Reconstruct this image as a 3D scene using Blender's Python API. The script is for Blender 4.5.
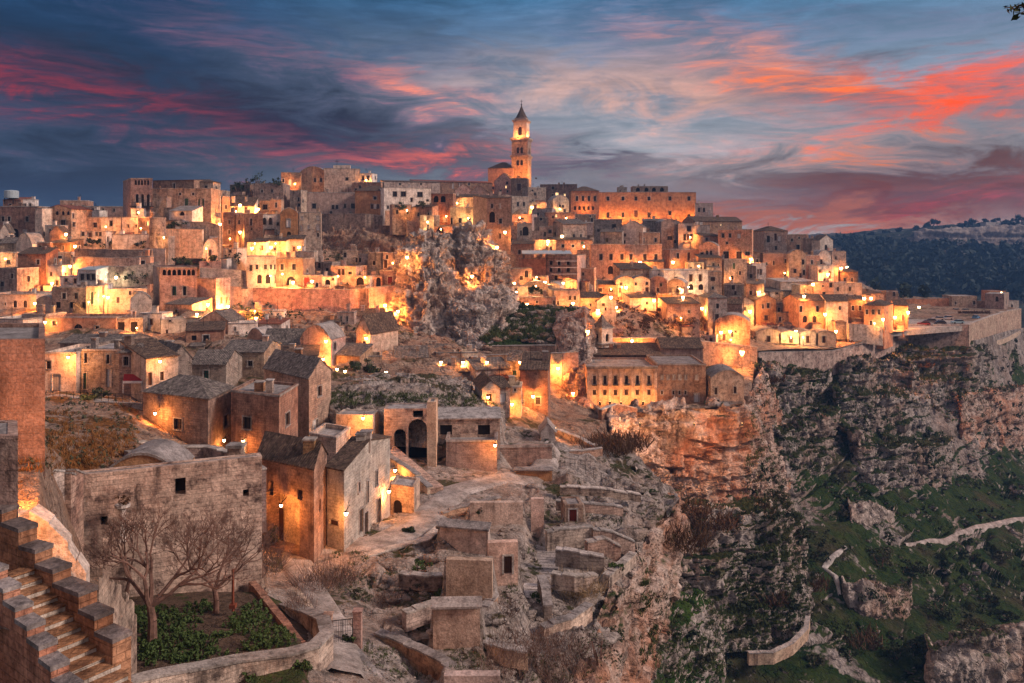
import bpy, math, random
import numpy as np
from mathutils import Vector
from mathutils.bvhtree import BVHTree

for _o in list(bpy.data.objects):
    bpy.data.objects.remove(_o)
sc = bpy.context.scene
C = sc.collection
rnd = random.Random(11)
R = math.radians
F, CX, HY, CZ = 800.0, 512.0, 238.0, 100.0     # focal length in px, centre column, horizon row, eye height


def P(px, py, Y):
    return Vector(((px - CX) / F * Y, Y, CZ + (HY - py) / F * Y))


# ------------------------------------------------------------------ camera
cam = bpy.data.cameras.new('camera')
camo = bpy.data.objects.new('camera', cam)
C.objects.link(camo)
camo.location = (0, 0, CZ)
camo.rotation_euler = (R(90), 0, 0)
cam.lens = 28.125
cam.sensor_width = 36
cam.shift_y = -103.5 / 1024
cam.clip_start = 0.3
cam.clip_end = 20000
sc.camera = camo

# ------------------------------------------------------------------ view and sampling
sc.view_settings.view_transform = 'Standard'
sc.view_settings.look = 'None'
sc.view_settings.gamma = 1
sc.view_settings.exposure = 0.28
sc.cycles.use_denoising = True
sc.cycles.max_bounces = 4
sc.cycles.diffuse_bounces = 2
sc.cycles.glossy_bounces = 1
sc.cycles.transmission_bounces = 1
sc.cycles.sample_clamp_indirect = 4
sc.cycles.caustics_reflective = False
sc.cycles.caustics_refractive = False


# ------------------------------------------------------------------ node helpers
class N:
    def __init__(s, nt):
        s.nt = nt

    def n(s, t, **kw):
        x = s.nt.nodes.new(t)
        for k, v in kw.items():
            setattr(x, k, v)
        return x

    def lk(s, a, b):
        s.nt.links.new(a, b)

    def put(s, sock, v):
        if isinstance(v, bpy.types.NodeSocket):
            s.nt.links.new(v, sock)
        elif isinstance(v, (tuple, list)) and sock.type == 'RGBA':
            sock.default_value = (*v[:3], 1)
        else:
            sock.default_value = v

    def m(s, op, a, b=0.0, c=0.0, clamp=False):
        x = s.n('ShaderNodeMath', operation=op)
        x.use_clamp = clamp
        s.put(x.inputs[0], a)
        s.put(x.inputs[1], b)
        if op in ('MULTIPLY_ADD', 'SMOOTH_MIN', 'SMOOTH_MAX'):
            s.put(x.inputs[2], c)
        return x.outputs[0]

    def mix(s, f, a, b, bt='MIX'):
        x = s.n('ShaderNodeMix', data_type='RGBA', blend_type=bt)
        x.clamp_result = False
        s.put(x.inputs[0], f)
        s.put(x.inputs[6], a)
        s.put(x.inputs[7], b)
        return x.outputs[2]

    def noise(s, vec, scale, detail=4.0, rough=0.6, dist=0.0):
        x = s.n('ShaderNodeTexNoise')
        s.put(x.inputs['Vector'], vec)
        x.inputs['Scale'].default_value = scale
        x.inputs['Detail'].default_value = detail
        x.inputs['Roughness'].default_value = rough
        x.inputs['Distortion'].default_value = dist
        return x.outputs[0]

    def vor(s, vec, scale, feature='F1', rand=1.0):
        x = s.n('ShaderNodeTexVoronoi', feature=feature)
        s.put(x.inputs['Vector'], vec)
        x.inputs['Scale'].default_value = scale
        x.inputs['Randomness'].default_value = rand
        return x.outputs['Distance']

    def rng(s, v, a, b, c=0.0, d=1.0):
        x = s.n('ShaderNodeMapRange')
        s.put(x.inputs[0], v)
        for i, q in enumerate((a, b, c, d)):
            x.inputs[i + 1].default_value = q
        return x.outputs[0]

    def vmul(s, v, t):
        x = s.n('ShaderNodeVectorMath', operation='MULTIPLY')
        s.put(x.inputs[0], v)
        x.inputs[1].default_value = t
        return x.outputs[0]


# ------------------------------------------------------------------ world: dusk sky with lit cloud bands
world = bpy.data.worlds.new('World')
sc.world = world
world.use_nodes = True
SUN_EL, SUN_AZ = R(30), R(100)          # soft afterglow, from the right and behind the viewer
wn = N(world.node_tree)
world.node_tree.nodes.clear()
wo = wn.n('ShaderNodeOutputWorld')
tc = wn.n('ShaderNodeTexCoord')
sep = wn.n('ShaderNodeSeparateXYZ')
wn.lk(tc.outputs['Generated'], sep.inputs[0])
dx, dy, dz = sep.outputs
AZ = wn.m('ARCTAN2', dx, dy)
EL = wn.m('ARCSINE', dz)
comb = wn.n('ShaderNodeCombineXYZ')
wn.lk(AZ, comb.inputs[0])
# slanted streaks: elevation sheared by azimuth
wn.lk(wn.m('MULTIPLY', EL, 3.6), comb.inputs[1])
aev = comb.outputs[0]
n1 = wn.noise(aev, 3.1, 7, 0.62, 0.6)
n2 = wn.noise(aev, 7.5, 8, 0.66, 0.9)
n3 = wn.noise(wn.vmul(aev, (1.0, 2.2, 1.0)), 15.0, 6, 0.65, 0.5)
wa = wn.m('MULTIPLY_ADD', wn.m('SUBTRACT', n1, 0.5), 0.34, AZ)
we = wn.m('MULTIPLY_ADD', wn.m('SUBTRACT', n2, 0.5), 0.15, EL)


def ae(px, py):
    a = math.atan2(px - CX, F)
    return a, math.atan2((HY - py), F / math.cos(a))


def blob(px, py, spx, spy, rot=0.0, k=1.0):
    """soft patch of cloud in the sky dome (direction space)"""
    a, e = ae(px, py)
    da = wn.m('SUBTRACT', wa, a)
    de = wn.m('SUBTRACT', we, e)
    c, s_ = math.cos(R(rot)), math.sin(R(rot))
    u = wn.m('MULTIPLY', wn.m('ADD', wn.m('MULTIPLY', da, c), wn.m('MULTIPLY', de, s_)), F / spx)
    v = wn.m('MULTIPLY', wn.m('SUBTRACT', wn.m('MULTIPLY', de, c), wn.m('MULTIPLY', da, s_)), F / spy)
    r2 = wn.m('ADD', wn.m('MULTIPLY', u, u), wn.m('MULTIPLY', v, v))
    g = wn.m('EXPONENT', wn.m('MULTIPLY', r2, -1.0))
    return wn.m('MULTIPLY', g, k, clamp=True)


def srgb(r, g, b):
    return tuple(((c / 255 + 0.055) / 1.055) ** 2.4 if c > 10 else c / 255 / 12.92 for c in (r, g, b))


# clear-sky colour by elevation and side
up = wn.rng(EL, 0.0, 0.30)
base_l = wn.mix(up, srgb(72, 84, 100), srgb(14, 66, 108))
base_r = wn.mix(up, srgb(196, 196, 194), srgb(54, 110, 152))
side = wn.rng(wn.m('ADD', AZ, wn.m('MULTIPLY', wn.m('SUBTRACT', n1, 0.5), 0.3)), -0.42, 0.06)
clear = wn.mix(side, base_l, base_r)
tex = wn.rng(n2, 0.36, 0.66)
fin = wn.rng(n3, 0.32, 0.68)
wisp = wn.m('MULTIPLY', tex, fin)
BLOBS = [
    # px, py, spread px, spread py, tilt, amount, colour, texture
    (60, 40, 240, 26, -6, .60, (24, 48, 74), 't'),
    (330, 20, 240, 18, -8, .50, (44, 62, 96), 't'),
    (640, 30, 210, 16, -6, .55, (78, 98, 134), 't'),
    (260, 122, 330, 42, -9, 1.0, (36, 40, 60), ''),
    (60, 180, 200, 32, 0, .95, (38, 42, 56), ''),
    (440, 128, 150, 15, -12, .75, (62, 60, 84), 't'),
    (250, 40, 150, 22, -16, .5, (98, 82, 110), 'f'),
    (50, 82, 130, 14, -10, .85, (160, 42, 48), 'w'),
    (150, 110, 150, 12, -14, .6, (112, 46, 62), 'w'),
    (330, 152, 200, 14, -4, .75, (150, 70, 80), 'w'),
    (440, 154, 110, 11, 4, .9, (226, 100, 80), 'w'),
    (350, 75, 150, 16, -16, .6, (156, 96, 112), 'w'),
    (430, 84, 62, 11, -12, .9, (240, 132, 110), 'w'),
    (590, 165, 64, 8, 0, .8, (92, 82, 98), ''),
    (500, 168, 80, 10, 0, .6, (112, 82, 92), 't'),
    (640, 88, 150, 26, -6, .9, (244, 180, 146), 't'),
    (700, 108, 150, 20, -10, .6, (206, 160, 156), 'w'),
    (760, 60, 110, 20, -18, .8, (246, 142, 98), 'w'),
    (860, 96, 170, 26, -4, .6, (104, 74, 84), ''),
    (840, 82, 130, 15, -10, 1.0, (250, 116, 58), 'w'),
    (905, 122, 130, 13, 6, 1.0, (248, 92, 38), 'w'),
    (985, 86, 100, 18, 6, 1.0, (255, 82, 28), 'w'),
    (960, 70, 150, 9, 8, .8, (248, 88, 36), 'w'),
    (860, 145, 150, 13, 4, .75, (244, 128, 64), 'w'),
    (900, 180, 210, 22, 0, .95, (96, 54, 40), ''),
    (980, 140, 140, 24, 12, .6, (96, 58, 60), 't'),
    (900, 204, 270, 22, 0, 1.0, (124, 54, 8), ''),
    (770, 222, 170, 10, 0, .95, (204, 98, 24), ''),
    (60, 20, 260, 30, 0, .6, (12, 38, 66), 't'),
    (700, 196, 110, 12, 0, .5, (176, 150, 146), 't'),
    (752, 218, 70, 12, 0, .7, (186, 104, 66), ''),
    (1000, 190, 90, 9, 10, .8, (200, 60, 48), 'w'),
    (930, 20, 150, 14, -6, .4, (112, 96, 122), 'f'),
]
skyc = clear
for (bx, by, sx, sy, rt, k, cc, tx) in BLOBS:
    b = blob(bx, by, sx, sy, rt, k)
    if tx == 't':
        b = wn.m('MULTIPLY', b, wn.m('MULTIPLY_ADD', tex, 0.75, 0.25))
    elif tx == 'f':
        b = wn.m('MULTIPLY', b, fin)
    elif tx == 'w':
        b = wn.m('MULTIPLY', b, wn.m('MULTIPLY_ADD', wisp, 1.9, 0.06), clamp=True)
    skyc = wn.mix(b, skyc, srgb(*cc))
mott = wn.m('MULTIPLY', wn.rng(n3, 0.25, 0.75, 0.80, 1.20), wn.rng(n2, 0.3, 0.7, 0.78, 1.20))
skyc = wn.mix(1.0, skyc, mott, 'MULTIPLY')
# high overhead and to the rear the dusk sky is still bright, mottled by thin cloud
hi = wn.rng(EL, 0.34, 0.75)
rear = wn.rng(dy, 0.35, -0.25)
far_m = wn.m('MAXIMUM', hi, rear)
thin = wn.mix(wn.rng(n1, 0.35, 0.65), (0.26, 0.26, 0.33), (0.40, 0.29, 0.285))
skyc = wn.mix(far_m, skyc, thin)
# below the horizon: dim ground
skyc = wn.mix(wn.rng(EL, -0.02, -0.10), skyc, (0.05, 0.04, 0.035))
sky = wn.n('ShaderNodeTexSky', sky_type='NISHITA')
sky.sun_disc = False
sky.sun_elevation = R(-3)
sky.sun_rotation = SUN_AZ
bg1 = wn.n('ShaderNodeBackground')
bg1.inputs[1].default_value = 0.90
wn.lk(skyc, bg1.inputs[0])
bg2 = wn.n('ShaderNodeBackground')
bg2.inputs[1].default_value = 0.05
wn.lk(sky.outputs[0], bg2.inputs[0])
adds = wn.n('ShaderNodeAddShader')
wn.lk(bg1.outputs[0], adds.inputs[0])
wn.lk(bg2.outputs[0], adds.inputs[1])
wn.lk(adds.outputs[0], wo.inputs[0])
world.cycles.sampling_method = 'MANUAL'
world.cycles.sample_map_resolution = 512

sun = bpy.data.lights.new('sun', 'SUN')
sun.energy = 2.6
sun.angle = R(11)
sun.color = (1.0, 0.75, 0.64)
suno = bpy.data.objects.new('sun', sun)
C.objects.link(suno)
# light arrives from azimuth SUN_AZ (clockwise from +Y) at SUN_EL
_d = Vector((math.sin(SUN_AZ) * math.cos(SUN_EL), math.cos(SUN_AZ) * math.cos(SUN_EL), math.sin(SUN_EL)))
suno.rotation_euler = (-_d).to_track_quat('-Z', 'Y').to_euler()
suno.location = (120, -60, 220)


# ------------------------------------------------------------------ materials
def new_mat(name):
    m = bpy.data.materials.new(name)
    m.use_nodes = True
    nt = m.node_tree
    nt.nodes.clear()
    k = N(nt)
    out = k.n('ShaderNodeOutputMaterial')
    b = k.n('ShaderNodeBsdfPrincipled')
    b.inputs['Roughness'].default_value = 0.9
    b.inputs['Specular IOR Level'].default_value = 0.2
    k.lk(b.outputs[0], out.inputs[0])
    return m, k, b


def lum(c, f):
    return tuple(max(0.0, min(1.0, x * f)) for x in c)


def bump(k, b, h, strength=0.5, dist=0.1):
    bp = k.n('ShaderNodeBump')
    bp.inputs['Strength'].default_value = strength
    bp.inputs['Distance'].default_value = dist
    k.put(bp.inputs['Height'], h)
    k.lk(bp.outputs[0], b.inputs['Normal'])


def masonry(name, base, dark, light, blocks=None, contrast=1.0, plaster=0.0):
    """weathered tufa: ashlar courses, stains, streaks, patches of old plaster"""
    m, k, b = new_mat(name)
    g = k.n('ShaderNodeNewGeometry')
    pos = g.outputs['Position']
    oi = k.n('ShaderNodeObjectInfo')
    big = k.noise(pos, 0.22, 5, 0.7, 0.4)
    mid = k.noise(pos, 1.3, 5, 0.7)
    fine = k.noise(pos, 7.0, 3, 0.7)
    strk = k.noise(k.vmul(pos, (1.6, 1.6, 0.16)), 1.0, 4, 0.65)
    c = k.mix(k.rng(big, 0.42 - .08 / contrast, 0.60), base, light)
    c = k.mix(k.m('MULTIPLY', k.rng(mid, 0.48, 0.72), 0.85 * contrast, clamp=True), c, dark)
    c = k.mix(k.m('MULTIPLY', k.rng(strk, 0.52, 0.74), 0.7 * contrast, clamp=True), c, lum(dark, 0.7))
    if plaster:
        pm = k.m('MULTIPLY', k.rng(k.noise(pos, 0.45, 5, 0.6, 0.8), 0.50, 0.56), plaster)
        c = k.mix(pm, c, lum(light, 1.12))
    h = k.m('MULTIPLY_ADD', fine, 0.5, k.m('MULTIPLY', mid, 0.9))
    if blocks:
        uv = k.n('ShaderNodeUVMap')
        br = k.n('ShaderNodeTexBrick')
        k.lk(uv.outputs[0], br.inputs['Vector'])
        br.inputs['Scale'].default_value = 1.0
        br.inputs['Brick Width'].default_value = blocks[0]
        br.inputs['Row Height'].default_value = blocks[1]
        br.inputs['Mortar Size'].default_value = blocks[2]
        br.inputs['Mortar Smooth'].default_value = 0.4
        br.inputs['Color1'].default_value = (0.66, 0.66, 0.66, 1)
        br.inputs['Color2'].default_value = (1.24, 1.20, 1.16, 1)
        mo = blocks[3] if len(blocks) > 3 else 0.5
        br.inputs['Mortar'].default_value = (mo, mo * .96, mo * .9, 1)
        wear = k.rng(k.noise(pos, 0.45, 4, 0.65), 0.38, 0.66, 0.05, .9)
        c = k.mix(wear, c, br.outputs['Color'], 'MULTIPLY')
        h = k.m('MULTIPLY_ADD', br.outputs['Fac'], -0.7, h)
    c = k.mix(1.0, c, k.rng(fine, 0.25, 0.75, 0.55, 1.42), 'MULTIPLY')
    c = k.mix(1.0, c, k.rng(k.noise(pos, 0.75, 3, 0.6), 0.3, 0.7, 0.70, 1.26), 'MULTIPLY')
    tint = k.n('ShaderNodeHueSaturation')
    k.put(tint.inputs['Hue'], k.rng(oi.outputs['Random'], 0, 1, 0.488, 0.512))
    k.put(tint.inputs['Saturation'], k.rng(k.m('FRACT', k.m('MULTIPLY', oi.outputs['Random'], 7.3)), 0, 1, 0.55, 1.12))
    k.put(tint.inputs['Value'], k.rng(k.m('FRACT', k.m('MULTIPLY', oi.outputs['Random'], 3.7)), 0, 1, 0.70, 1.36))
    k.put(tint.inputs['Color'], c)
    k.lk(tint.outputs[0], b.inputs['Base Color'])
    bump(k, b, h, 0.9, 0.10)
    return m


BL = (0.52, 0.26, 0.018)
M = {}
M['tan'] = masonry('tufa_tan', (.46, .275, .185), (.13, .075, .05), (.56, .40, .27), BL, 1.15)
M['pink'] = masonry('tufa_pink', (.52, .27, .20), (.19, .09, .06), (.58, .37, .27), BL, 1.0)
M['cream'] = masonry('plaster_cream', (.60, .41, .29), (.22, .14, .09), (.66, .52, .38), None, 1.05)
M['white'] = masonry('limewash_white', (.62, .52, .44), (.27, .19, .15), (.74, .66, .58), None, .95)
M['brown'] = masonry('tufa_brown', (.27, .14, .095), (.09, .05, .035), (.36, .22, .145), BL, 1.15)
M['grey'] = masonry('stone_grey', (.39, .285, .235), (.12, .09, .075), (.48, .40, .34), BL, 1.15)
M['rust'] = masonry('plaster_rust', (.40, .20, .115), (.19, .085, .05), (.50, .28, .17), None, .9)
M['ruin'] = masonry('ruin_stone', (.39, .23, .155), (.11, .065, .05), (.52, .37, .27), (.62, .30, .014, .7), 1.6, .6)
M['redbrick'] = masonry('red_blocks', (.34, .145, .085), (.19, .075, .045), (.42, .20, .125), (.78, .36, .022, 1.55), .8)
M['house_red'] = masonry('stained_red_tufa', (.36, .185, .105), (.14, .07, .045), (.46, .28, .17), (.55, .27, .014), 1.1)
M['house_pale'] = masonry('pale_ashlar', (.58, .48, .38), (.30, .22, .16), (.68, .60, .50), (.55, .27, .014), .85)
M['parapet'] = masonry('parapet_tufa', (.27, .12, .075), (.11, .05, .035), (.38, .21, .14), (.5, .24, .014), 1.2)
M['copdark'] = masonry('lichened_coping', (.17, .135, .12), (.07, .055, .05), (.30, .25, .22), None, 1.2)
M['slabtop'] = masonry('weathered_coping', (.32, .28, .25), (.12, .10, .085), (.46, .42, .38), None, 1.1)
M['path'] = masonry('limestone_paving', (.44, .39, .355), (.22, .19, .17), (.56, .51, .47), (.7, .45, .03), .8)
M['plast'] = masonry('pink_plaster', (.46, .29, .205), (.22, .125, .085), (.58, .41, .31), None, 1.0)
M['flatroof'] = masonry('cement_roof', (.26, .24, .23), (.12, .105, .10), (.38, .35, .33), None, 1.0)


def tiles(name, c1, c2, c3):
    m, k, b = new_mat(name)
    uv = k.n('ShaderNodeUVMap')
    g = k.n('ShaderNodeNewGeometry')
    pos = g.outputs['Position']
    w = k.n('ShaderNodeTexWave', wave_type='BANDS', bands_direction='X')
    k.lk(uv.outputs[0], w.inputs[0])
    w.inputs['Scale'].default_value = 1.25
    w.inputs['Distortion'].default_value = 0.6
    w.inputs['Detail'].default_value = 2
    w2 = k.n('ShaderNodeTexWave', wave_type='BANDS', bands_direction='Y', wave_profile='SAW')
    k.lk(uv.outputs[0], w2.inputs[0])
    w2.inputs['Scale'].default_value = 0.9
    w2.inputs['Distortion'].default_value = 1.0
    vo = k.n('ShaderNodeTexVoronoi', feature='F1')
    k.lk(k.vmul(uv.outputs[0], (4.0, 2.8, 1)), vo.inputs['Vector'])
    vo.inputs['Scale'].default_value = 1.0
    c = k.mix(k.rng(k.noise(pos, 0.9, 5, 0.7), 0.36, 0.62), c1, c2)
    c = k.mix(k.rng(k.noise(pos, 2.6, 4, 0.7), 0.52, 0.68), c, c3)
    sp = k.n('ShaderNodeSeparateColor')
    k.lk(vo.outputs['Color'], sp.inputs[0])
    c = k.mix(1.0, c, k.rng(sp.outputs[0], 0, 1, 0.55, 1.5), 'MULTIPLY')
    k.lk(c, b.inputs['Base Color'])
    h = k.m('MULTIPLY_ADD', w.outputs['Fac'], 1.0, k.m('MULTIPLY', w2.outputs['Fac'], 0.45))
    bump(k, b, h, 1.0, 0.09)
    return m


M['tile_grey'] = tiles('old_clay_tiles', (.19, .165, .15), (.11, .095, .085), (.30, .27, .23))
M['tile_brown'] = tiles('brown_clay_tiles', (.135, .09, .065), (.075, .055, .045), (.23, .17, .12))
M['tile_moss'] = tiles('mossy_clay_tiles', (.12, .085, .055), (.07, .065, .03), (.22, .18, .11))
M['tile_red'] = tiles('red_clay_tiles', (.26, .085, .055), (.15, .055, .04), (.32, .18, .13))


def plain(name, c, rough=0.6, metal=0.0, var=0.25):
    m, k, b = new_mat(name)
    g = k.n('ShaderNodeNewGeometry')
    n = k.noise(g.outputs['Position'], 3.0, 4, 0.7)
    k.put(b.inputs['Base Color'], k.mix(1.0, c, k.rng(n, 0.3, 0.7, 1 - var, 1 + var), 'MULTIPLY'))
    b.inputs['Roughness'].default_value = rough
    b.inputs['Metallic'].default_value = metal
    return m


M['glass'] = plain('dark_glass', (.022, .02, .022), 0.15)
M['dark'] = plain('dark_interior', (.02, .014, .012), 0.9)
M['frame'] = plain('wood_frame', (.09, .055, .035), 0.7)
M['wframe'] = plain('pale_frame', (.55, .52, .48), 0.6)
M['door'] = plain('wood_door', (.075, .035, .022), 0.6)
M['doorred'] = plain('red_door', (.20, .03, .025), 0.6)
M['green'] = plain('green_shutter', (.03, .13, .075), 0.6)
M['iron'] = plain('iron', (.035, .03, .03), 0.5, 0.6)
M['rusty'] = plain('rusty_metal', (.22, .065, .035), 0.8)
M['redcloth'] = plain('red_canvas', (.28, .02, .025), 0.8)
M['zinc'] = plain('sheet_roof', (.34, .42, .46), 0.45)
M['whitepaint'] = plain('white_paint', (.70, .68, .66), 0.6)
M['bark'] = plain('bark', (.18, .105, .08), 0.95, 0, .5)
M['twig'] = plain('dry_twigs', (.17, .105, .08), 0.95, 0, .5)
M['reed'] = plain('dry_reed', (.38, .27, .15), 0.95, 0, .4)
M['glasscar'] = plain('car_glass', (.02, .025, .03), 0.08)
M['rubber'] = plain('tyre_rubber', (.02, .02, .02), 0.8)


def emit(name, c, s):
    m, k, b = new_mat(name)
    b.inputs['Emission Color'].default_value = (*c, 1)
    b.inputs['Emission Strength'].default_value = s
    b.inputs['Base Color'].default_value = (*c, 1)
    return m


M['lampglass'] = emit('sodium_lamp_glass', (1.0, .62, .26), 22)
M['lit'] = emit('lit_window_glass', (1.0, .62, .28), 1.6)


def leaf(name, c1, c2, c3):
    m, k, b = new_mat(name)
    g = k.n('ShaderNodeNewGeometry')
    n = k.noise(g.outputs['Position'], 1.6, 4, 0.7)
    n2 = k.noise(g.outputs['Position'], 9.0, 2, 0.7)
    c = k.mix(k.rng(n, 0.38, 0.62), c1, c2)
    c = k.mix(k.rng(n2, 0.5, 0.68), c, c3)
    k.lk(c, b.inputs['Base Color'])
    b.inputs['Roughness'].default_value = 0.75
    return m


M['leaf'] = leaf('leaf_green', (.045, .085, .022), (.07, .11, .03), (.10, .14, .05))
M['leafdark'] = leaf('leaf_dark', (.022, .038, .016), (.04, .055, .022), (.06, .07, .035))
M['leafolive'] = leaf('leaf_olive', (.06, .07, .035), (.09, .09, .05), (.13, .12, .08))
M['leafred'] = leaf('leaf_dry_red', (.10, .05, .03), (.14, .075, .04), (.07, .06, .03))
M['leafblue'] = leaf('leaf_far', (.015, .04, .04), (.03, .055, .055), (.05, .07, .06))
M['leafyel'] = leaf('leaf_yellow', (.16, .14, .03), (.22, .18, .04), (.10, .11, .03))
M['grass'] = leaf('grass_blades', (.045, .075, .02), (.075, .10, .03), (.13, .12, .05))
M['grassdry'] = leaf('dry_grass_blades', (.34, .14, .04), (.22, .095, .03), (.12, .09, .03))


def rock(name, base, dark, light, warm, warm_amt, grass, g_lo, g_hi, gcol=((.035, .06, .016), (.075, .09, .03)), sc_=1.0, grassbias=0.0):
    """limestone: pits, cracks, streaks, warm iron stain; turf where the ground lies flat"""
    m, k, b = new_mat(name)
    g = k.n('ShaderNodeNewGeometry')
    pos = g.outputs['Position']
    big = k.noise(pos, 0.09 * sc_, 6, 0.68, 0.5)
    mid = k.noise(pos, 0.55 * sc_, 6, 0.72, 0.3)
    fine = k.noise(pos, 3.2 * sc_, 5, 0.72)
    strk = k.noise(k.vmul(pos, (1.0, 1.0, 0.14)), 0.5 * sc_, 5, 0.7, 0.4)
    wv = k.n('ShaderNodeTexNoise')
    k.lk(pos, wv.inputs['Vector'])
    wv.inputs['Scale'].default_value = 0.9 * sc_
    wv.inputs['Detail'].default_value = 3
    vm = k.n('ShaderNodeVectorMath', operation='MULTIPLY_ADD')
    k.lk(wv.outputs['Color'], vm.inputs[0])
    vm.inputs[1].default_value = (2.6 / sc_,) * 3
    k.lk(pos, vm.inputs[2])
    crk = k.vor(k.vmul(vm.outputs[0], (1.0, 1.0, 1.6)), 0.30 * sc_, 'DISTANCE_TO_EDGE')
    crk = k.m('ADD', crk, k.m('MULTIPLY', k.rng(big, 0.40, 0.60), 0.10))
    pit = k.vor(pos, 0.8 * sc_, 'F1')
    c = k.mix(k.rng(mid, 0.36, 0.60), base, light)
    c = k.mix(k.m('MULTIPLY', k.rng(big, 0.46, 0.62), warm_amt), c, warm)
    c = k.mix(k.m('MULTIPLY', k.rng(strk, 0.48, 0.64), 0.8), c, dark)
    c = k.mix(k.rng(crk, 0.035, 0.0, 0.0, 0.7), c, lum(dark, 0.5))
    c = k.mix(k.m('MULTIPLY', k.rng(pit, 0.16, 0.04), k.rng(mid, 0.5, 0.56)), c, lum(dark, 0.35))
    c = k.mix(1.0, c, k.rng(fine, 0.30, 0.70, 0.52, 1.45), 'MULTIPLY')
    if grass:
        sn = k.n('ShaderNodeSeparateXYZ')
        k.lk(g.outputs['Normal'], sn.inputs[0])
        nm = k.m('ADD', k.m('MULTIPLY', sn.outputs[2], .55), k.m('MULTIPLY', k.m('SUBTRACT', k.noise(pos, 0.10 * sc_, 4, 0.6), 0.5 - grassbias), 1.5))
        nm = k.m('ADD', nm, k.m('MULTIPLY', k.m('SUBTRACT', k.noise(pos, 0.8 * sc_, 4, 0.7), 0.5), .5))
        f = k.rng(nm, g_lo, g_hi)
        gc = k.mix(k.rng(k.noise(pos, 0.5 * sc_, 5, 0.7), 0.4, 0.62), gcol[0], gcol[1])
        gc = k.mix(k.m('MULTIPLY', k.rng(k.noise(pos, 0.13 * sc_, 4, 0.6), 0.54, 0.66), .7), gc, (.07, .055, .034))
        gc = k.mix(1.0, gc, k.rng(fine, 0.28, 0.72, 0.45, 1.5), 'MULTIPLY')
        c = k.mix(f, c, gc)
    k.lk(c, b.inputs['Base Color'])
    b.inputs['Roughness'].default_value = 0.95
    h = k.m('ADD', k.m('MULTIPLY', mid, 1.4), k.m('MULTIPLY', fine, 0.6))
    h = k.m('ADD', h, k.m('MULTIPLY', k.rng(crk, 0.0, 0.12), 0.7))
    bump(k, b, h, 1.0, 0.5 / sc_)
    return m


M['rock'] = rock('limestone_crag', (.31, .255, .22), (.075, .06, .055), (.64, .57, .51), (.42, .22, .12), .6, True, .50, .62, sc_=.6)
M['rockwarm'] = rock('iron_stained_limestone', (.46, .29, .21), (.11, .065, .05), (.70, .58, .50), (.52, .21, .10), .8, True, .62, .74, sc_=.7)
M['hill'] = rock('town_hill_rubble', (.30, .19, .13), (.10, .06, .045), (.45, .34, .26), (.34, .17, .10), .7, True, .62, .74, ((.055, .05, .02), (.10, .075, .03)))
M['rockpale'] = rock('pale_crag', (.50, .41, .345), (.075, .065, .062), (.72, .63, .56), (.50, .29, .17), .65, False, 0, 0, sc_=.7)
M['turfrock'] = rock('overgrown_crag', (.24, .205, .18), (.06, .05, .045), (.58, .53, .49), (.36, .22, .14), .5, True, .34, .42, ((.016, .038, .007), (.05, .055, .018)), sc_=.6, grassbias=.02)
M['turf'] = rock('steep_turf', (.27, .235, .21), (.07, .06, .055), (.60, .55, .51), (.30, .2, .14), .4, True, .30, .38, ((.020, .062, .008), (.05, .095, .016)), sc_=1.0)
M['prom'] = rock('promontory_rock', (.29, .24, .205), (.085, .07, .06), (.50, .45, .41), (.32, .20, .13), .5, True, .60, .68, ((.04, .055, .018), (.11, .08, .045)), sc_=1.6)
M['gorge'] = rock('gorge_slope_turf', (.20, .17, .15), (.05, .043, .04), (.46, .42, .39), (.26, .17, .12), .4, True, .36, .45, ((.014, .040, .006), (.042, .066, .014)), sc_=.6, grassbias=.07)
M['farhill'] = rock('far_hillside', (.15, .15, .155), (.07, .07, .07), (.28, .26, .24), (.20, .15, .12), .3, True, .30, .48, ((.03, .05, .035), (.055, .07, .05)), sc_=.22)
M['farrock'] = rock('far_cliff', (.34, .30, .27), (.18, .16, .15), (.44, .40, .37), (.36, .26, .2), .4, False, 0, 0, sc_=.4)
M['field'] = rock('rough_field', (.28, .19, .14), (.11, .07, .055), (.42, .32, .25), (.34, .17, .09), .6, True, .50, .60, ((.14, .06, .018), (.28, .115, .028)), sc_=1.5)
M['soil'] = rock('garden_soil', (.11, .075, .05), (.06, .04, .03), (.16, .11, .08), (.12, .08, .05), .3, True, .55, .65, sc_=2.0)

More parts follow.
